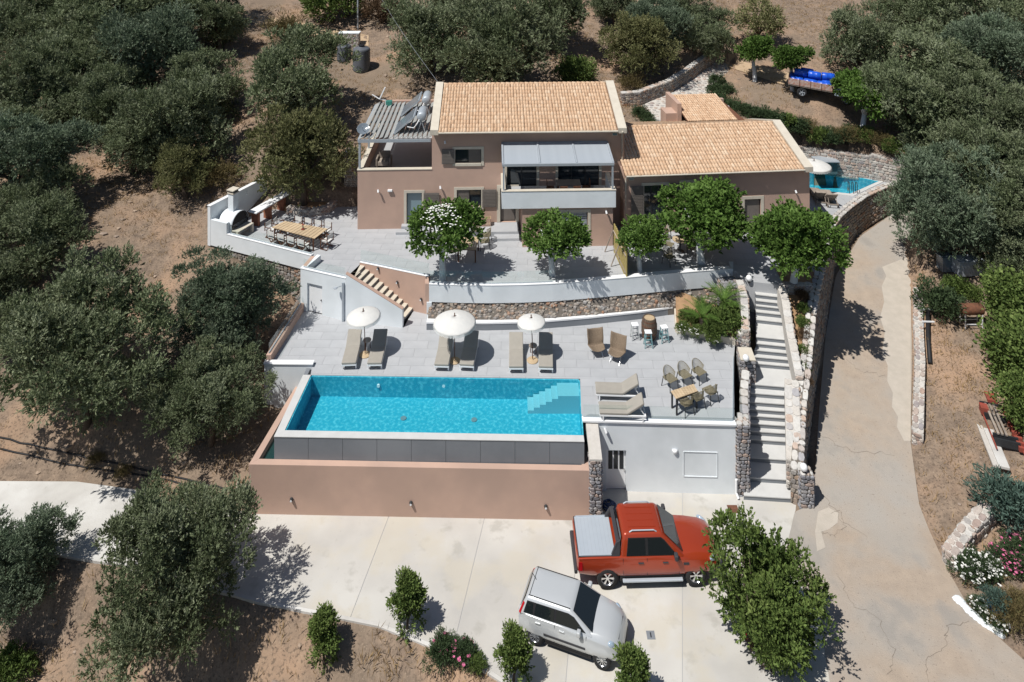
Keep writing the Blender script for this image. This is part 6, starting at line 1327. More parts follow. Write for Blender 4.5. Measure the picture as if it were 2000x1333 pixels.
for x in (0,2.30):
    for s in (-1,1): wheel(sc, x, s*.70, .295, .19, 10, M['steel'], 1 if s > 0 else -1)
# ---- old blue farm truck with drums
p0 = Pt(1548,202); p1 = Pt(1640,230)
h2 = math.atan2(p1[1]-p0[1], p1[0]-p0[0]); tk = thing('farm_truck', 'old flatbed farm truck with faded wooden sides parked under a mulberry', 'truck', (lerp(p0[0],p1[0],.42)-math.sin(h2)*.7, lerp(p0[1],p1[1],.42)+math.cos(h2)*.7, 0), h2); tk.location.z = tz(tk.location.x, tk.location.y)+.02
tk.rotation_euler = (0, R(5), h2); M['cabblue'] = mat('faded_blue_paint', (.42,.52,.60), (.34,.42,.50), 4, .6)
MB().box(-1.75,-.85,.78,1.35,.85,.86).build('bed_floor', M['greywood'], tk)
M['sideboard'] = mat('faded_red_boards', (.34,.13,.08), (.46,.42,.38), 7, .85, orand=.15)
for k in range(4):
    x0 = -1.73+k*.77; MB().box(x0,-.88,.87,x0+.73,-.84,1.32).build('side_panel', M['sideboard'], tk); MB().box(x0,.84,.87,x0+.73,.88,1.32).build('side_panel', M['sideboard'], tk); MB().box(x0+.735,-.90,.80,x0+.765,-.82,1.35).build('stake', M['rust'], tk); MB().box(x0+.735,.82,.80,x0+.765,.90,1.35).build('stake', M['rust'], tk)
MB().box(-1.78,-.83,.87,-1.74,.83,1.32).build('tail_board', M['sideboard'], tk); MB().box(1.31,-.83,.87,1.35,.83,1.6).build('head_board', M['rust'], tk)
MB().box(-1.7,-.35,.55,2.8,.35,.78).build('chassis', M['black'], tk)
cb2 = MB().hexa([(1.5,-.8,.55),(2.95,-.8,.55),(2.95,.8,.55),(1.5,.8,.55)],[(1.5,-.8,1.25),(2.85,-.8,1.15),(2.85,.8,1.15),(1.5,.8,1.25)]).build('cab_body', M['cabblue'], tk, bevel=.08, seg=3)
cb3 = MB().hexa([(1.5,-.78,1.251),(2.45,-.78,1.22),(2.45,.78,1.22),(1.5,.78,1.251)],[(1.55,-.66,1.85),(2.15,-.66,1.85),(2.15,.66,1.85),(1.55,.66,1.85)]).build('cab_roof', M['cabblue'], tk, bevel=.06, seg=3)
poly_panel('windscreen', [(2.47,-.66,1.27),(2.47,.66,1.27),(2.20,.58,1.78),(2.20,-.58,1.78)], (.8,0,.4), .02, M['carglass'], tk)
for s in (-1,1): poly_panel('side_window', [(1.65,s*.775,1.30),(2.3,s*.775,1.30),(2.1,s*.69,1.74),(1.68,s*.69,1.74)], (0,s,.2), .02, M['carglass'], tk)
for x in (-.75,2.35):
    for s in (-1,1): wheel(tk, x, s*.70, .36, .22, 5, M['greymetal'], 1 if s > 0 else -1)
DE = ['nearest its tail','between two others','nearest its cab']
DL_ = ['blue plastic drum lying on the farm truck bed against its near side','blue plastic drum in the upper middle of the load on the farm truck','blue plastic drum lying behind the others on the farm truck']
TM = Matrix.LocRotScale(tk.location, tk.rotation_euler, None)
def drum(x, y, z, lab, rot=0):
    p = TM @ Vector((x, y, z)); o = thing('plastic_drum', lab, 'drum', p, h2+rot, 'blue drums on the farm truck'); o.rotation_euler = (0, R(5), h2+rot)
    MB().lathe([(.001,-.46),(.24,-.46),(.28,-.43),(.285,-.2),(.295,-.17),(.285,-.14),(.285,.14),(.295,.17),(.285,.2),(.28,.43),(.24,.46),(.001,.46)], n=18).build('shell', M['blueplastic'], o, smooth=True).rotation_euler = (0,R(90),0)
    for sy in (-.1,.12): MB().cyl((-.47,sy,.12),(-.45,sy,.12), .035, n=8).build('bung', M['whitemetal'], o)
for k in range(3): drum(-1.2+k*.98, -.55, 1.15, 'blue drum in the row along the near side of the farm truck, '+DE[k])
for k in range(3): drum(-1.25+k*.98, .02, 1.15, 'blue drum in the middle row on the farm truck bed, '+DE[k])
for k in range(3): drum(-1.2+k*.98, .57, 1.15, 'blue drum in the far row on the farm truck bed, '+DE[k])
for k in range(3): drum(-.95+k*.97, -.05 if k < 2 else .2, 1.66, ['blue drum on top of the load, at the tail of the farm truck','blue drum on top of the load, in the middle of the farm truck','blue drum on top of the load, at the cab of the farm truck'][k], 0 if k < 2 else .3)
drum(-.5, .45, 1.68, 'blue drum on top of the load on its far side'); 
# ================================================================== vegetation
def unit(n):
    v = rng.normal(size=(n,3)); return v/np.linalg.norm(v, axis=1, keepdims=True)
def leaves(c, d, L, W, cup=.0):
    """diamond leaves at c pointing along d"""
    n = len(c); r = np.cross(d, unit(n)); r /= np.linalg.norm(r, axis=1, keepdims=True)+1e-9
    L = np.asarray(L).reshape(-1,1)*np.ones((n,1)); W = np.asarray(W).reshape(-1,1)*np.ones((n,1)); mid = c+d*L*.5
    V = np.stack([c, mid+r*W*.5, c+d*L, mid-r*W*.5], 1).reshape(-1,3); return V, np.arange(4*n).reshape(-1,4)
def crown(seed, nl, lr, shape, tufts, per, L, W, up=.35, shell=.62, spread=.9, cut=-.55, jit=.10, taper=0.):
    """a crown of radius ~1: lobes, each holding outward-pointing leafy sprigs"""
    global rng
    rng = np.random.default_rng(seed); C = []; tries = 0
    while len(C) < nl and tries < 4000:
        tries += 1; v = unit(1)[0]*rng.random()**.4; p = v*np.array(shape)*(1-lr*.75)
        if p[2] < cut*shape[2]: continue
        if all(np.linalg.norm(p-q) > lr*.55 for q in C): C.append(p)
    C = np.array(C); rad = lr*rng.uniform(.55,1.35,len(C))
    if taper: q_ = 1-taper*(C[:,2]/shape[2]+1)/2; C[:,:2] *= q_[:,None]; rad *= .35+.65*q_
    k = rng.integers(0, len(C), tufts); u = unit(tufts); u[:,2] = np.where(u[:,2] < -.45, -u[:,2]*.6, u[:,2]); u /= np.linalg.norm(u, axis=1, keepdims=True)
    rr = rad[k]*(shell+(1-shell)*rng.random(tufts)**.7)*rng.uniform(.85,1.12,tufts); tp = C[k]+u*rr[:,None]*np.array([1,1,.85])
    tp = tp+u*(rng.random(tufts)**6*.15*lr/.4)[:,None]
    out = tp/np.array(shape); out /= np.linalg.norm(out, axis=1, keepdims=True)+1e-6
    td = u*.7+out*.5+np.array([0,0,up])+rng.normal(size=(tufts,3))*.25; td /= np.linalg.norm(td, axis=1, keepdims=True)
    base = np.repeat(tp, per, 0)+rng.normal(size=(tufts*per,3))*jit*lr; d = np.repeat(td, per, 0)+rng.normal(size=(tufts*per,3))*spread*.55; d /= np.linalg.norm(d, axis=1, keepdims=True)
    base = base+np.repeat(td, per, 0)*(rng.random((tufts*per,1))*L*1.3)
    V, Fc = leaves(base, d, L*rng.uniform(.7,1.3,len(base)), W*rng.uniform(.7,1.3,len(base)))
    lt = rng.normal(.5,.16,len(C)); tone = np.clip(np.repeat(lt[k]*.5+rng.normal(.25,.12,tufts), per)+rng.normal(0,.13,tufts*per), 0, 1)
    return V, Fc, tone
def clumpy(seed, nl, lr, shape, ncl, cr, sprigs, per, L, W, up=.35, cut=-.5):
    """lobes carrying many small rounded clumps of sprigs"""
    global rng
    rng = np.random.default_rng(seed); C = []; tries = 0
    while len(C) < nl and tries < 4000:
        tries += 1; p = unit(1)[0]*rng.random()**.4*np.array(shape)*(1-lr*.7)
        if p[2] > cut*shape[2] and all(np.linalg.norm(p-q) > lr*.6 for q in C): C.append(p)
    C = np.array(C); rad = lr*rng.uniform(.6,1.3,len(C)); k = rng.choice(len(C), ncl, p=rad**2/np.sum(rad**2)); u = unit(ncl); u[:,2] = np.where(u[:,2] < -.4, -u[:,2], u[:,2])
    K = C[k]+u*(rad[k]*rng.uniform(.55,1.0,ncl))[:,None]; kr = cr*rng.uniform(.65,1.4,ncl); kt = np.clip(rng.normal(.5,.17,ncl), .1, .95)
    n = ncl*sprigs; j = np.repeat(np.arange(ncl), sprigs); v = unit(n); v[:,2] = np.abs(v[:,2])*np.where(rng.random(n) < .78, 1, -1); o = K[j]/np.array(shape); o /= np.linalg.norm(o, axis=1, keepdims=True)+1e-6
    v = v+o*.45; v /= np.linalg.norm(v, axis=1, keepdims=True)
    sp = K[j]+v*(kr[j]*rng.uniform(.35,1.0,n))[:,None]; d = v*.8+np.array([0,0,up])+rng.normal(size=(n,3))*.22; d /= np.linalg.norm(d, axis=1, keepdims=True)
    m = n*per; jj = np.repeat(np.arange(n), per); t = rng.random((m,1)); base = sp[jj]+d[jj]*t*L*2.2; ld = d[jj]+rng.normal(size=(m,3))*.42; ld /= np.linalg.norm(ld, axis=1, keepdims=True)
    V, Fc = leaves(base, ld, L*rng.uniform(.7,1.3,m), W*rng.uniform(.7,1.3,m))
    tone = np.clip(kt[j][jj]*.75+.12+rng.normal(0,.10,n)[jj]+rng.normal(0,.08,m), 0, 1); return V, Fc, tone
def trunk_mesh(seed, h, r, limbs=5, reach=.6, lean=.12):
    rs = random.Random(seed); mb = MB(); a = rs.uniform(0,6); px, py = math.cos(a)*lean, math.sin(a)*lean
    mb.tube([(0,0,-.18*h),(.02,.0,0),(px*.3+rs.uniform(-.03,.03),py*.3,h*.3),(px,py,h*.62)], [r*1.5,r*1.15,r*.95,r*.8], 9)
    for k in range(limbs):
        b_ = a+2*math.pi*k/limbs+rs.uniform(-.4,.4); l_ = reach*rs.uniform(.7,1.1); e = (px+math.cos(b_)*l_, py+math.sin(b_)*l_, h*rs.uniform(1.0,1.3))
        m_ = (px+math.cos(b_)*l_*.4, py+math.sin(b_)*l_*.4, h*.85); mb.tube([(px,py,h*.55), m_, e], [r*.6,r*.4,r*.15], 6)
        for j in range(2): b2 = b_+rs.uniform(-.8,.8); mb.tube([m_, (m_[0]+math.cos(b2)*l_*.5, m_[1]+math.sin(b2)*l_*.5, h*rs.uniform(1.05,1.35))], [r*.28,r*.08], 5)
    return mb
PROTO = {}
def proto(key, crown_args, leafm, th, tr, tm='trunk', ch=None, limbs=5, reach=.55):
    V, Fc, tone = (clumpy if 'ncl' in crown_args else crown)(**crown_args); V = V+np.array([0,0,ch if ch is not None else th]); cm_ = mesh_np('crown', V, Fc, tone); cm_.materials.append(M[leafm])
    t_ = trunk_mesh(crown_args['seed'], th, tr, limbs, reach).mesh('trunk', True); t_.materials.append(M[tm]); PROTO[key] = (cm_, t_, ch if ch is not None else th)
for s_ in range(5):
    proto('olive%d' % s_, dict(seed=20+s_, nl=13+s_, lr=.42, shape=(1.12,1.12,.86), ncl=120, cr=.18, sprigs=38, per=12, L=.050, W=.0175, up=.30, cut=-.75), ['olive','olive','olive3','olive','olive2'][s_], .80, .07)
for s_ in range(2):
    proto('oliveB%d' % s_, dict(seed=30+s_, nl=19, lr=.38, shape=(1.14,1.14,.92), ncl=220, cr=.135, sprigs=42, per=12, L=.036, W=.013, up=.32, cut=-.8), ['olive','olive3'][s_], .80, .06)
proto('mul', dict(seed=41, nl=14, lr=.42, shape=(1.08,1.08,.74), ncl=135, cr=.19, sprigs=20, per=10, L=.075, W=.056, up=.05, cut=-.5), 'green', 1.28, .085, 'whitewash', limbs=4, reach=.35)
proto('mul2', dict(seed=43, nl=11, lr=.42, shape=(1.08,1.05,.80), ncl=105, cr=.21, sprigs=19, per=10, L=.09, W=.068, up=.05, cut=-.5), 'green', 1.72, .11, 'whitewash', limbs=4, reach=.35)
proto('citrus', dict(seed=47, nl=17, lr=.38, shape=(1.1,1.0,1.08), ncl=130, cr=.16, sprigs=19, per=10, L=.062, W=.033, up=.25, cut=-.8), 'citrus', 1.0, .05)
proto('cone', dict(seed=49, nl=14, lr=.36, shape=(.62,.62,1.5), tufts=900, per=9, L=.12, W=.055, up=.7, spread=.9, cut=-.95, taper=.6), 'citrus', 1.35, .05, reach=.3)
proto('shrub', dict(seed=53, nl=9, lr=.5, shape=(1,1,.7), tufts=420, per=10, L=.15, W=.05, up=.4, cut=-.3), 'darkgreen', .45, .05)
proto('shrub2', dict(seed=55, nl=9, lr=.5, shape=(1,1,.7), tufts=420, per=10, L=.15, W=.055, up=.4, cut=-.3), 'citrus', .45, .05)
proto('dry', dict(seed=57, nl=8, lr=.5, shape=(1,1,.7), tufts=330, per=9, L=.19, W=.03, up=.5, cut=-.3), 'dryshrub', .45, .04)
proto('brown', dict(seed=58, nl=8, lr=.5, shape=(1,1,.75), tufts=420, per=10, L=.14, W=.04, up=.4, cut=-.3), 'brownshrub', .5, .05)
proto('blue', dict(seed=59, nl=10, lr=.45, shape=(1,1,.8), tufts=420, per=10, L=.17, W=.05, up=.35, cut=-.4), 'bluegreen', .6, .05)
proto('broad', dict(seed=61, nl=14, lr=.42, shape=(1,1,.85), tufts=1300, per=8, L=.10, W=.07, up=.1, spread=1.2, jit=.3), 'citrus', .7, .05)
proto('sparse', dict(seed=63, nl=11, lr=.42, shape=(1,1,.8), tufts=520, per=9, L=.10, W=.035, up=.3), 'olive2', .95, .06, limbs=8, reach=.75)
def plant(key, name, label, cat, loc, r, group=None, rz=None, zs=1., parts=('trunk','crown')):
    cm_, t_, ch = PROTO[key]; o = thing(name, label, cat, loc, random.uniform(0,6.28) if rz is None else rz, group, r); o.scale = (r, r, r*zs)
    for nm, me in ((parts[0], t_), (parts[1], cm_)): q = bpy.data.objects.new(nm, me); COL.objects.link(q); q.parent = o
    return o
def tree_px(key, name, label, cat, cx, cy, wpx, group=None, zs=1., ground=None):
    """crown centre pixel and crown width in pixels"""
    ch = PROTO[key][2]; r = 2.5
    for _ in range(4):
        if ground is None: p = Pt(cx, cy, r*ch*zs)
        else: p = P(cx, cy, ground+r*ch*zs); p = (p[0], p[1], ground)
        r = wpx/2*p[1]/F
    return plant(key, name, label, cat, p, r, group, zs=zs)
G1 = 'olive trees in the grove left of the house'; G2 = 'olive trees on the slope behind the house'; G3 = 'olive trees massed beyond the driveway'
OL = [ # key, cx, cy, w, label, group
 ('B0',165,690,335,'broad dark olive tree standing alone on the slope beside the lane',None),('B1',452,600,212,'tall olive tree rising in front of the barbecue parapet and deck end',None),('B0',412,785,205,'olive tree hanging over the slope beside the rose pool basin',None),
 ('B0',340,1125,345,'large spreading olive tree in front of the white lane',None),('B1',25,1100,200,'olive tree below the kerb at the start of the white lane',None),
 (4,590,310,215,'round olive tree in the planter between barbecue and house',None),(0,572,155,215,'wide olive tree on the slope behind the barbecue terrace',None),(4,362,340,120,'small pale olive tree beside the tall barbecue wall',None),
 (0,240,215,185,G1,1),(1,345,235,200,G1,1),(2,300,110,190,G1,1),(0,400,170,150,G1,1),(1,130,130,190,G1,1),(3,200,60,190,G1,1),(0,40,60,190,G1,1),(3,320,25,170,G1,1),(1,120,5,160,G1,1),(0,430,50,120,G1,1),(3,60,180,180,G1,1),(0,170,200,150,G1,1),
 (2,50,320,200,G1,1),(1,30,250,150,G1,1),(0,80,395,140,G1,1),(3,70,480,190,G1,1),(1,-10,560,150,G1,1),(0,10,650,110,G1,1),(3,260,290,130,G1,1),(1,-30,420,140,G1,1),(2,420,0,120,G1,1),(0,230,-30,170,G1,1),(1,30,-20,160,G1,1),
 (1,840,70,185,G2,2),(3,985,105,225,G2,2),(0,1085,35,155,G2,2),(1,950,30,120,G2,2),(2,1290,60,130,G2,2),(4,1245,100,155,G2,2),(0,1375,65,115,G2,2),(3,1200,15,100,G2,2),(1,880,-5,120,G2,2),(0,1330,5,110,G2,2),
 (1,1682,80,160,'round olive tree standing clear above the blue drums',None),(0,1790,15,150,G3,3),(3,1890,45,190,G3,3),(1,1830,130,190,G3,3),(2,1950,120,170,G3,3),(0,1790,215,190,G3,3),(3,1890,220,200,G3,3),(1,1980,240,170,G3,3),(0,1830,300,150,G3,3),('B1',1850,410,245,'big olive tree overhanging the bend of the driveway',None),(3,1960,400,200,G3,3),(1,1990,500,130,G3,3),(0,1940,310,170,G3,3),(3,1990,30,130,G3,3),(1,1720,160,90,G3,3)]
LBL = {1:('grey green olive tree in the dense grove on the hillside beyond the barbecue', G1), 2:('grey green olive tree on the slope behind the tiled roof', G2), 3:('grey green olive tree in the thicket beyond the driveway', G3)}
random.seed(3)
for k, cx, cy, w_, lab, g in OL:
    l_, gr = (lab, None) if g is None else LBL[g]
    tree_px('olive%s' % k, 'olive_tree', l_, 'olive tree', cx, cy, w_, gr, zs=random.uniform(.95,1.12) if g else 1.05, ground=U+.3 if (cx, cy) == (590,310) else None)
for o_ in [o for o in COL.objects if o.name.startswith('olive_tree')]: s_ = o_.scale.x; o_.scale = (s_*random.uniform(.88,1.12), s_*random.uniform(.88,1.12), o_.scale.z)
for cx, cy, w_, key, lab in ((865,450,118,'mul2','mulberry tree with white blossom on top, beside the terrace dining table'),(1080,462,112,'mul2','mulberry tree with leaning white trunk in front of the garden door'),(1250,462,92,'mul2','small white trunked mulberry beside the bamboo screen'),(1368,424,165,'mul','broad mulberry with a thick white trunk before the low wing'),(1550,462,158,'mul','white trunked mulberry at the top of the entrance stairs')):
    mt_ = tree_px(key, 'mulberry_tree', lab, 'mulberry tree', cx, cy, w_, 'whitewashed mulberry trees on the terrace', zs={1080:.78,1250:.86,1368:.84}.get(cx, .95), ground=U)
    if cx == 865:
        fl = MB(); rs = random.Random(8)
        for k in range(150):
            a, e = rs.uniform(0,6.283), rs.uniform(.5,1.4); q = (math.cos(a)*math.cos(e)*.9, math.sin(a)*math.cos(e)*.9, 1.74+math.sin(e)*.76*rs.uniform(.92,1.06))
            for j in range(5): b_ = 2*math.pi*j/5; fl.add([q, (q[0]+math.cos(b_)*.035, q[1]+math.sin(b_)*.035, q[2]+.012), (q[0]+math.cos(b_+1.1)*.035, q[1]+math.sin(b_+1.1)*.035, q[2]+.012)], [(0,1,2)])
        stuff(fl.build('blossoms', M['wflower'], mt_))
for cx, cy, w_, lab in ((1475,98,72,'mulberry with white trunk beside the cobbled path'),(1548,116,72,'small mulberry behind the tail of the farm truck'),(1682,190,100,'mulberry with white trunk hiding the cab of the farm truck'),(965,-2,42,'small bright mulberry at the top of the slope')):
    tree_px('mul2', 'mulberry_tree', lab, 'mulberry tree', cx, cy, w_, 'mulberry trees on the back slope')
tree_px('sparse', 'almond_tree', 'thin half bare almond tree above the cobbled path', 'almond tree', 1482, 45, 115)
tree_px('broad', 'leafy_bush', 'bright green bush poking up behind the main roof', 'bush', 1125, 148, 72)
tree_px('citrus', 'lemon_tree', 'tall leafy lemon tree at the edge of the parking beside the pickup', 'lemon tree', 1475, 1150, 205, zs=1.12)
plant('citrus', 'lemon_tree', 'lower spreading lemon tree with yellow fruit next to the driveway', 'lemon tree', Pt(1540,1275), 1.6, zs=1.0)
for cx, cy, w_, lab in ((795,1175,100,'upright young orange tree at the kerb before the rose basin'),(632,1245,100,'bushy young orange tree on the slope below the kerb'),(1003,1280,98,'young orange tree in front of the silver car'),(1232,1325,110,'top of a young orange tree at the bottom edge of the parking')):
    tree_px('cone', 'orange_tree', lab, 'orange tree', cx, cy, w_, 'young orange trees along the kerb', zs=.85)
for cx, cy, w_, key, lab in ((555,72,85,'dry','pale yellowish shrub beside the dirt track'),(650,15,120,'shrub2','dark green bush above the dirt track'),(745,25,90,'brown','brown dry bush behind the water tank'),(430,350,70,'dry','dry yellow bush at the tall barbecue wall'),(1985,590,120,'broad','tall broad leaved bush at the garden edge beside the grill'),(1998,695,140,'broad','dense broad leaved bush hanging over the scrap pile'),(2015,800,110,'broad','broad leaved bush beyond the scrap pile'),(1968,985,110,'blue','blue green shrub above the flower bed wall'),(1835,600,90,'darkx','dark green rosemary bush at the driveway wall'),(1870,570,55,'shrub2','bright green bush behind the rosemary'),(1900,578,40,'shrub2','small bright bush near the pale stone in the garden'),(1230,172,55,'dry','yellow green agave clump behind the roof corner'),(915,1285,45,'shrub','rose bush with pink flowers at the kerb'),(860,1282,55,'shrub','rose bush with red flowers beside the orange tree'),(930,1302,40,'shrub2','small green bush at the kerb bend'),(240,930,30,'dry','small dry weed tuft above the lane'),(185,905,30,'dry','dry weed tuft beside the black hose'),(440,60,60,'dry','dry yellow shrub at the bend of the dirt track'),(20,1320,90,'shrub2','yellow green bush at the foot of the slope')):
    tree_px('shrub' if key == 'darkx' else key, 'shrub', lab, 'shrub', cx, cy, w_)
# hedge along the cobbled path and planting on the bank above the plunge pool
for cx, cy, w_ in ((1400,160,34),(1395,178,36),(1400,195,38),(1412,205,36),(1432,212,36),(1452,218,36),(1472,224,38),(1492,228,38),(1512,233,40),(1420,178,30),(1250,222,34),(1262,232,30),(1270,245,30)):
    tree_px('shrub', 'hedge_plant', 'dark clipped hedge plant along the edge of the cobbled path' if cx > 1300 else 'leafy shrub in the bed between the main roof and the cobbled path', 'hedge', cx, cy, w_, 'hedge along the cobbled path' if cx > 1300 else 'shrubs beside the roof corner')
for i, (cx, cy) in enumerate(((1535,252),(1555,262),(1578,256),(1600,270),(1625,272),(1648,280),(1600,282),(1565,275),(1670,285),(1690,280),(1655,298),(1720,290),(1745,298),(1625,290))):
    tree_px(('shrub2','shrub','dry')[i%3], 'bank_shrub', ('green shrub','dark shrub','yellowish shrub')[i%3]+' on the bank above the plunge pool wall', 'shrub', cx, cy, 44, 'shrubs on the bank above the plunge pool')
M['palmleaf'] = leafmat('palm_leaf', [(.06,.13,.02),(.11,.20,.035),(.17,.28,.06)])
# palm bed: cycads, bush, flowers
def cycad(label, p, r, n=26, h=.5):
    o = thing('cycad_palm', label, 'palm', p); MB().lathe([(.16,-.1),(.17,.1),(.14,h),(.05,h+.08),(.001,h+.1)], n=10).build('trunk', M['trunk'], o)
    rs = random.Random(int(p[0]*100)); 
    for k in range(n):
        a = 2*math.pi*k/n*2.4; el = R(rs.uniform(15,75)); mb = MB(); pts = []
        for j in range(7):
            t = j/6; q = r*t; pts.append(Vector((math.cos(a)*q*math.cos(el*(1-t*.6)), math.sin(a)*q*math.cos(el*(1-t*.6)), h+.05+q*math.sin(el)*(1-t*.45))))
        for j in range(6):
            d = (pts[j+1]-pts[j]).normalized(); sd = d.cross(Vector((0,0,1))).normalized()
            for i in range(3):
                b_ = pts[j].lerp(pts[j+1], i/3)
                for s in (-1,1): tip = b_+sd*s*.16*r*math.sin(math.pi*min(1,(j+i/3+.8)/7))+d*.10*r+Vector((0,0,.02)); mb.add([b_, b_+d*.035, tip], [(0,1,2)], rs.random())
        mb.tube(pts, .008, 4, .3); mb.build('frond', M['darkgreen'] if False else M['palmleaf'], o)
cycad('cycad palm at the bench end of the palm bed', (*P2(1372,640,D+.4), D+.3), 1.15); cycad('taller cycad palm against the dark stone wall in the palm bed', (*P2(1412,612,D+.8), D+.6), 1.2, 28, .7)
for q, r, lab, key in (((1425,650),.95,'big soft green bush beside the stairs in the palm bed','shrub2'),((1395,660),.6,'low green bush in the middle of the palm bed','shrub2'),((1345,632),.5,'low green bush at the bench end of the palm bed','shrub2'),((1375,618),.55,'dark green bush behind the first cycad palm','shrub'),((1440,625),.6,'dark green bush at the stair wall in the palm bed','shrub'),((1405,635),.6,'leafy bush between the two cycad palms','shrub2')): plant(key, 'shrub', lab, 'shrub', (*P2(*q, D+.3), D+.3), r)
def blooms(name, label, pts, r, leafkey, fm, n=40, fs=.035, grp=None, zoff=0.):
    for p, lab in zip(pts, label if isinstance(label, list) else [label]*len(pts)):
        o = plant(leafkey, name, lab, 'flowers', p, r, grp); rs = random.Random(int(p[0]*77)); fl = MB()
        for k in range(n):
            a, e = rs.uniform(0,6.283), rs.uniform(.05,1.35); q = (math.cos(a)*math.cos(e)*1.0, math.sin(a)*math.cos(e)*1.0, .45+math.sin(e)*.62); s_ = fs/r*rs.uniform(.7,1.3)
            for j in range(5): b_ = 2*math.pi*j/5; fl.add([q, (q[0]+math.cos(b_)*s_, q[1]+math.sin(b_)*s_, q[2]+s_*.3), (q[0]+math.cos(b_+1.1)*s_, q[1]+math.sin(b_+1.1)*s_, q[2]+s_*.3)], [(0,1,2)])
        stuff(fl.build('blossoms', M[fm], o))
blooms('flowering_plant', ['white flowering plant at the planter corner by the bar stools','white flowering plant in the middle of the palm bed edge','yellow flowering plant beside the planter edge'], [(*P2(1335,648,D+.3), D+.25), (*P2(1362,655,D+.3), D+.25), (*P2(1392,668,D+.25), D+.22)], .38, 'shrub2', 'wflower', 26, .04, 'flowers at the palm bed edge')
blooms('flowering_plant', 'white flowering bush in the bed behind the corner stone wall', [Pt(1905,1115), Pt(1935,1120), Pt(1890,1130), Pt(1925,1135)], .50, 'shrub', 'wflower', 70, .045, 'white flowers behind the corner stone wall')
blooms('flowering_plant', 'pink flowering bush in the bed behind the corner stone wall', [Pt(1965,1105), Pt(1985,1118), Pt(1985,1085)], .55, 'shrub', 'pflower', 45, .05, 'pink flowers behind the corner stone wall')
blooms('flowering_plant', 'white flowering plant along the white painted kerb', [Pt(1915,1195), Pt(1932,1212), Pt(1950,1228)], .34, 'shrub', 'wflower', 50, .04, 'white flowers along the painted kerb')
blooms('flowering_plant', ['red flowering rose bush under the lemon trees','pink flowering rose bush under the lemon trees'], [Pt(1480,1265), Pt(1505,1290)], .5, 'brown', 'rflower', 22, .05, 'roses under the lemon trees')
blooms('flowering_plant', ['pink rose bush on the slope before the kerb','red rose bush on the slope next to the young orange tree'], [Pt(905,1290), Pt(868,1278)], .42, 'shrub', 'pflower', 14, .05, 'roses before the kerb')
# white blossom on the first mulberry's crown is built with that tree
# reddish plants in the narrow strip by the stairs
for k in range(7):
    t = k/6; x, y = lerp(13.45,14.7,t), lerp(32.9,36.3,t); plant('brown' if k % 3 == 0 else 'shrub2', 'strip_plant', 'reddish leafy plant in the narrow strip beside the stairs' if k % 3 == 0 else 'green leafy plant in the narrow strip beside the stairs', 'shrub', (x, y, lerp(2.6,4.5,t)), .36, 'plants in the narrow strip beside the stairs')
# lemons
rs = random.Random(9)
# ---- dry grass and loose rocks on the slope
rng = np.random.default_rng(99)
def scatter(n, xr, yr, margin=.25):
    X = rng.uniform(*xr, n); Y = rng.uniform(*yr, n); ok = np.abs(X) < Y*.74+3
    for poly in (PARK, DRIVE, PATH, FOOT[0][0], TERR, DECK): ok &= sdist(poly, X, Y) > margin
    return X[ok], Y[ok]
X, Y = scatter(60000, (-52,52), (18.5,74)); nz = np.sin(X*.55+np.sin(Y*.4)*2)*np.cos(Y*.5+np.sin(X*.3)*2)+rng.normal(0,.5,len(X)); X, Y = X[nz > -.1], Y[nz > -.1]
Z = terrain(X, Y); n = len(X); per = 6; b_ = np.repeat(np.c_[X, Y, Z], per, 0)+np.c_[rng.normal(0,.10,(n*per,2)), np.full(n*per,-.02)]
d = rng.normal(size=(n*per,3))*.55; d[:,2] = 1; d /= np.linalg.norm(d, axis=1, keepdims=True)
V, Fc = leaves(b_, d, np.repeat(np.where(Y < 27.5, 1.5, 1.), per)*rng.uniform(.10,.32,n*per), .026); gt = np.clip(rng.normal(.5,.25,n*per), 0, 1)
go = stuff(link('dry_grass', mesh_np('dry_grass', V, Fc, gt), M['straw'])); tag(go, 'dry straw coloured grass over the hillside', 'grass')
X, Y = scatter(5200, (-52,52), (18.5,74)); nz = np.sin(X*.9+1)*np.cos(Y*.8)+rng.normal(0,.4,len(X)); X, Y = X[nz > .1], Y[nz > .1]; Z = terrain(X, Y); rk = MB(); rs = random.Random(4)
for x, y, z in zip(X, Y, Z): rk.sphere((x, y, z), rs.uniform(.04,.16)*(1.6 if rs.random() < .08 else 1), rs.uniform(.8,1.5), rs.uniform(.7,1.2), rs.uniform(.4,.8), 5, 3, rs.random())
ro = stuff(rk.build('loose_rocks', M['rock'])); tag(ro, 'loose pale rocks scattered over the hillside', 'rocks')
# ================================================================== garden odds and ends
def drape(px, off=.03):
    out = []
    for (x0, y0), (x1, y1) in zip(px, px[1:]):
        for k in range(6): p = Pt(lerp(x0,x1,k/6), lerp(y0,y1,k/6)); out.append((p[0], p[1], p[2]+off))
    return out
for px_, lab in (([(-20,855),(100,880),(200,903),(300,925),(395,947),(450,960)],'black irrigation hose curving down the slope, the upper one'),([(-20,876),(120,908),(230,925),(330,940),(420,968)],'black irrigation hose curving down the slope, the lower one')):
    o = thing('irrigation_hose', lab, 'hose', drape(px_)[0], 0, 'black hoses on the slope'); MB().tube(drape(px_), .035, 6).build('pipe', M['black'], o, smooth=True, world=True)
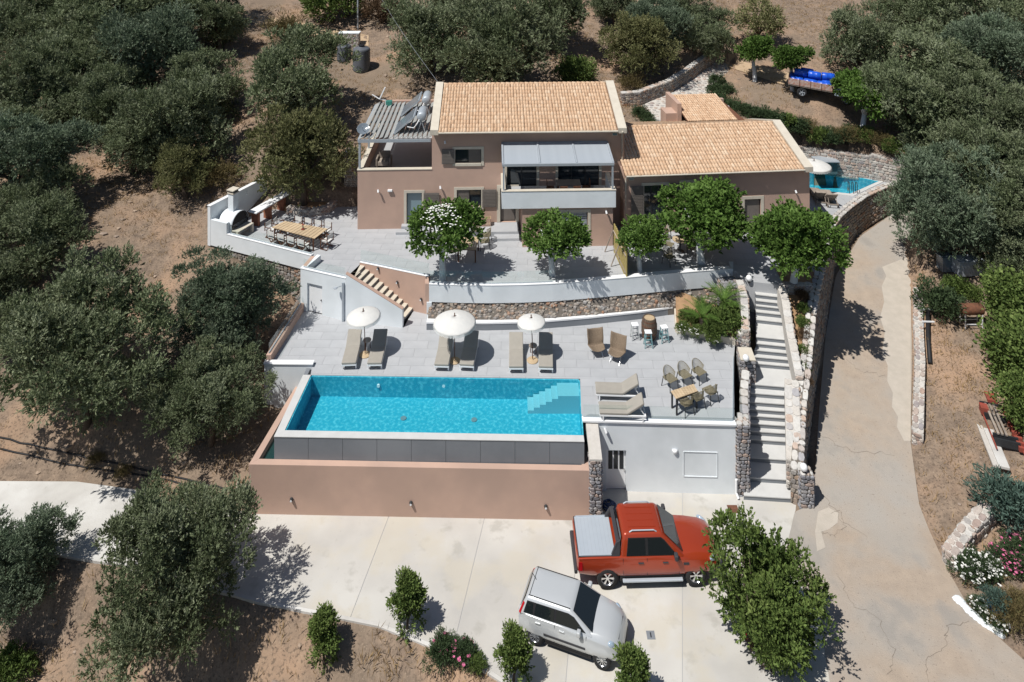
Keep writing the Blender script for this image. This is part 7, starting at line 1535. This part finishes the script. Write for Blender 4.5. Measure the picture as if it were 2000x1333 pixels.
# dirt track at the top
def strip_t(Lp, Rp, dz, name, material):
    rows = []
    def f(u, v):
        s = v*(len(Lp)-1); i = min(int(s), len(Lp)-2); a = [lerp(Lp[i][k], Lp[i+1][k], s-i) for k in (0,1)]; b_ = [lerp(Rp[i][k], Rp[i+1][k], s-i) for k in (0,1)]
        p = Pt(lerp(a[0],b_[0],u), lerp(a[1],b_[1],u)); return (p[0], p[1], p[2]+dz)
    return MB().grid(f, 5, 24).build(name, material, smooth=True)
M['track'] = mat('dirt_track', (.47,.35,.23), (.38,.28,.185), 2, 1, .5, 12)
o = struct(strip_t([(485,22),(520,35),(570,42),(640,55),(720,72)], [(478,40),(510,55),(570,66),(640,78),(720,92)], .05, 'dirt_track', M['track'])); o['label'] = 'sandy dirt track above the olive trees'
o = struct(strip_t([(1395,108),(1450,122),(1520,140),(1560,150)], [(1395,125),(1450,142),(1520,165),(1560,180)], .05, 'dirt_track', M['track'])); o['label'] = 'sandy dirt track behind the cobbled path'
# water tanks, stone box, pole and cable
p = Pt(683,92); o = thing('stone_meter_box', 'pale stone clad box beside the dirt track', 'box', p); s_ = MB(); t_ = MB(); MB().box(-.9,-.4,-.2,.9,.4,1.25).build('core', M['palemortar'], o)
stones_on(s_, (-.9,-.4), (.9,-.4), -.1, 1.25, -.1, 1.25, (0,-1), .2); stones_on(s_, (-.9,.4), (-.9,-.4), -.1, 1.25, -.1, 1.25, (-1,0), .2); stuff(s_.build('stones', M['palestone'], o)); MB().box(-.95,-.45,1.251,.95,.45,1.32).build('lid', M['white'], o)
M['tank'] = mat('grey_tank', (.12,.13,.15), (.09,.10,.115), 4, .6)
for px_, py_, r, h, lab in ((706,135,.72,1.7,'dark ribbed water tank behind the olive trees, the taller one'),(672,118,.6,1.2,'dark water tank beside the stone box')):
    o = thing('water_tank', lab, 'water tank', Pt(px_, py_), 0, 'water tanks behind the house'); MB().lathe([(.001,-.2),(r,-.2)]+[(r*(1+.02*(k%2)), h*k/12) for k in range(13)]+[(r*.85,h+.08),(.2,h+.18),(.18,h+.24),(.001,h+.24)], n=22).build('shell', M['tank'], o, smooth=True); MB().cyl((0,0,h+.24),(0,0,h+.30), .24, n=14).build('lid', M['black'], o)
p = Pt(699,60); o = thing('utility_pole', 'thin grey steel pole beside the stone box', 'pole', p); MB().cyl((0,0,-.3),(0,0,7.5), .09, .06).build('shaft', M['greymetal'], o); MB().beam((-.5,0,7.2),(.5,0,7.2), .06,.06).build('crossarm', M['greymetal'], o)
pe = P(832,168,U+6.0); pe = Vector((hw(XM+.2, 5.0, EV+1.0))); ps = Vector((p[0], p[1], p[2]+7.2))
o = thing('overhead_cable', 'thin overhead cable running from the pole to the house', 'cable', tuple(ps)); MB().tube([tuple(ps.lerp(pe, k/14)-Vector((0,0,.6*math.sin(math.pi*k/14)))) for k in range(15)], .014, 4).build('wire', M['slabgrey'], o, world=True)
# wooden ladder by the basin
o = thing('wooden_pallet', 'weathered wooden slat pallet leaning at the corner of the rose basin', 'pallet', (-11.05,29.9,tz(-11.05,29.9)), R(70)); o.rotation_euler = (R(0), R(-50), R(95))
for k in range(5): MB().box(-.45+k*.2,-.5,0,-.45+k*.2+.10,.5,.03).build('slat', M['greywood'], o)
for sy in (-.45,.45): MB().box(-.5,sy-.04,.031,.5,sy+.04,.10).build('rail', M['greywood'], o)
# garden wall beside the driveway, with pipe and boards
gw = [Pt(1797,575), Pt(1798,640), Pt(1802,720), Pt(1800,790), Pt(1798,862)]
stone_wall('garden_wall', 'low whitewashed stone wall between the driveway and dry garden', [(x-.35, y, z-.4, z+.42) for x, y, z in gw[::-1]], .42, 'palestone', 'palemortar', .24, left=False, tsize=.3)
pp = [Pt(1812,618), Pt(1812,660), Pt(1816,715)]
o = thing('black_trough', 'black plastic gutter length leaning behind the low garden wall', 'pipe', pp[0]); MB().tube([(x+.02, y, z+.28-.1*i) for i, (x, y, z) in enumerate(pp)], .11, 8).build('pipe', M['black'], o, smooth=True, world=True)
for (px_, py_), lab in (((1810,618),'white board end beside the black gutter, nearer the rosemary'),((1812,642),'short white pole beside the black gutter')): q = Pt(px_, py_); o = thing('white_pole', lab, 'pole', q); MB().beam((-.3,0,.35),(.35,0,.33), .06,.06).build('shaft', M['whitemetal'], o); MB().beam((-.25,0,-.05),(-.25,0,.33), .05,.05).build('leg', M['whitemetal'], o)
# barrel grill
q = Pt(1897,640); o = thing('barrel_grill', 'rusty half barrel grill on a white steel stand in the garden', 'grill', q)
b_ = MB().lathe([(.001,-.55),(.26,-.55),(.28,-.5),(.28,.5),(.26,.55),(.001,.55)], n=16).build('drum', M['rust'], o, smooth=True); b_.rotation_euler = (0,R(90),0); b_.location = (0,0,.95)
for sx in (-.45,.45):
    for sy in (-.22,.22): MB().box(sx-.02,sy-.02,0,sx+.02,sy+.02,.80).build('leg', M['whitemetal'], o)
for sy in (-.22,.22): MB().box(-.45,sy-.015,.25,.45,sy+.015,.29).build('rail', M['whitemetal'], o)
for (px_, py_), c_, s_, lab in (((1846,528),'solar',(.35,.28,.75),'grey plastic bin standing in the shade of the big olive'),((1890,535),'greymetal',(.75,.35,.75),'pale sheet metal cabinet in the olive shade')):
    q = Pt(px_, py_); o = thing('storage_bin', lab, 'bin', q, .1); MB().box(-s_[0],-s_[1],-.05,s_[0],s_[1],s_[2]).build('body', M[c_], o, bevel=.03); MB().box(-s_[0]-.03,-s_[1]-.03,s_[2]+.001,s_[0]+.03,s_[1]+.03,s_[2]+.06).build('lid', M[c_], o, bevel=.01)
q = Pt(1862,592); o = thing('pale_stone', 'flat pale stone slab lying among the garden bushes', 'stone', q, .4); MB().prism([(-.5,-.25),(.3,-.35),(.6,.0),(.4,.3),(-.3,.3)], -.1, .16).build('slab', M['palemortar'], o, bevel=.04)
# scrap pile: troughs, red frames, rails
a_, b2_ = Vector(Pt(1905,770)), Vector(Pt(1958,935)); dv_ = (b2_-a_); dv_.z = 0; L_ = dv_.length; rzv = math.atan2(dv_.y, dv_.x); mid = (a_+b2_)/2
o = thing('concrete_strip', 'narrow weathered concrete strip under the scrap pile', 'kerb', (*mid[:2], tz(mid.x, mid.y)-.03), rzv); MB().box(-L_/2,-.34,0,L_/2,-.14,.10).build('edge', M['palemortar'], o); MB().box(-.2,-.13,0,L_/2,.28,.14).build('trough', M['lane'], o, bevel=.03); MB().box(-L_/2,-.13,0,-.21,.2,.06).build('slab', M['patch'], o)
o = thing('scrap_frames', 'pile of red oxide steel frames and rails at the garden edge', 'scrap metal', (*(mid+Vector((.55,.25,0)))[:2], tz(mid.x+.55, mid.y+.25)), rzv)
for k in range(3): MB().box(-.9+.0*k,-.25+k*.16,.32,1.0,-.17+k*.16,.38).build('rail', M['greywood'], o)
for x in (-1.1,-.35,.9,1.2): MB().box(x,-.40,.0,x+.07,.55,.31).build('crossbar', M['darkmetal'], o)
for k in range(10): MB().box(-1.4+k*.30,.45,.05,-1.4+k*.30+.12,.75,.24).build('red_block', M['redmetal'], o)
MB().box(-1.75,-.05,.1,-1.15,.35,.40).build('red_panel', M['redmetal'], o); MB().box(-.75,-.5,.15,-.38,-.2,.45).build('red_panel', M['redmetal'], o)
for y in (-.42,.60): MB().beam((-1.7,y,.16),(1.6,y,.10), .05,.06).build('red_beam', M['redmetal'], o)
MB().beam((-2.2,-.2,.08),(-1.2,-.15,.14), .16,.08).build('plank', M['greywood'], o)
# corner stone wall at the flower bed
cw_ = [Pt(1868,1118), Pt(1905,1066), Pt(1945,1025)]
stone_wall('garden_wall', 'low pale stone wall at the corner of the flower bed', [(x, y, z-.3, z+.55) for x, y, z in cw_], .5, 'palestone', 'palemortar', .24, left=True, tsize=.32, face2=True)
# white painted kerb, blue pot
kp_ = [Pt(1868,1172), Pt(1890,1195), Pt(1920,1222), Pt(1960,1245)]; o = thing('painted_kerb', 'whitewashed rock kerb along the bend of the driveway', 'kerb', kp_[0]); rs = random.Random(2)
for (x0, y0, z0), (x1, y1, z1) in zip(kp_, kp_[1:]):
    n_ = 4
    for k in range(n_): t = (k+.5)/n_; MB().sphere((lerp(x0,x1,t), lerp(y0,y1,t), lerp(z0,z1,t)+.03), .16, rs.uniform(.9,1.3), .9, .75, 7, 5).build('rock', M['white'], o, smooth=False, world=True)
q = Pt(1945,1208); o = thing('blue_pot', 'round blue glazed pot with a leafy plant in the flower bed', 'pot', q); MB().lathe([(.001,0),(.16,0),(.27,.18),(.28,.32),(.22,.44),(.25,.48),(.22,.48),(.19,.42),(.001,.40)], n=20).build('pot', M['bluepot'], o, smooth=True)
plant('blue', 'pot_plant', 'leafy green plant growing in the blue glazed pot', 'plant', (q[0], q[1], q[2]+.35), .42)
plant('dry', 'shrub', 'straggly yellowish shrub beyond the blue pot', 'shrub', Pt(1985,1240), .7); plant('dry', 'shrub', 'straggly yellowish shrub below the blue pot', 'shrub', Pt(1990,1200), .5)
# lemons on the lower tree
o = thing('lemons', 'yellow lemons', 'fruit') if False else None
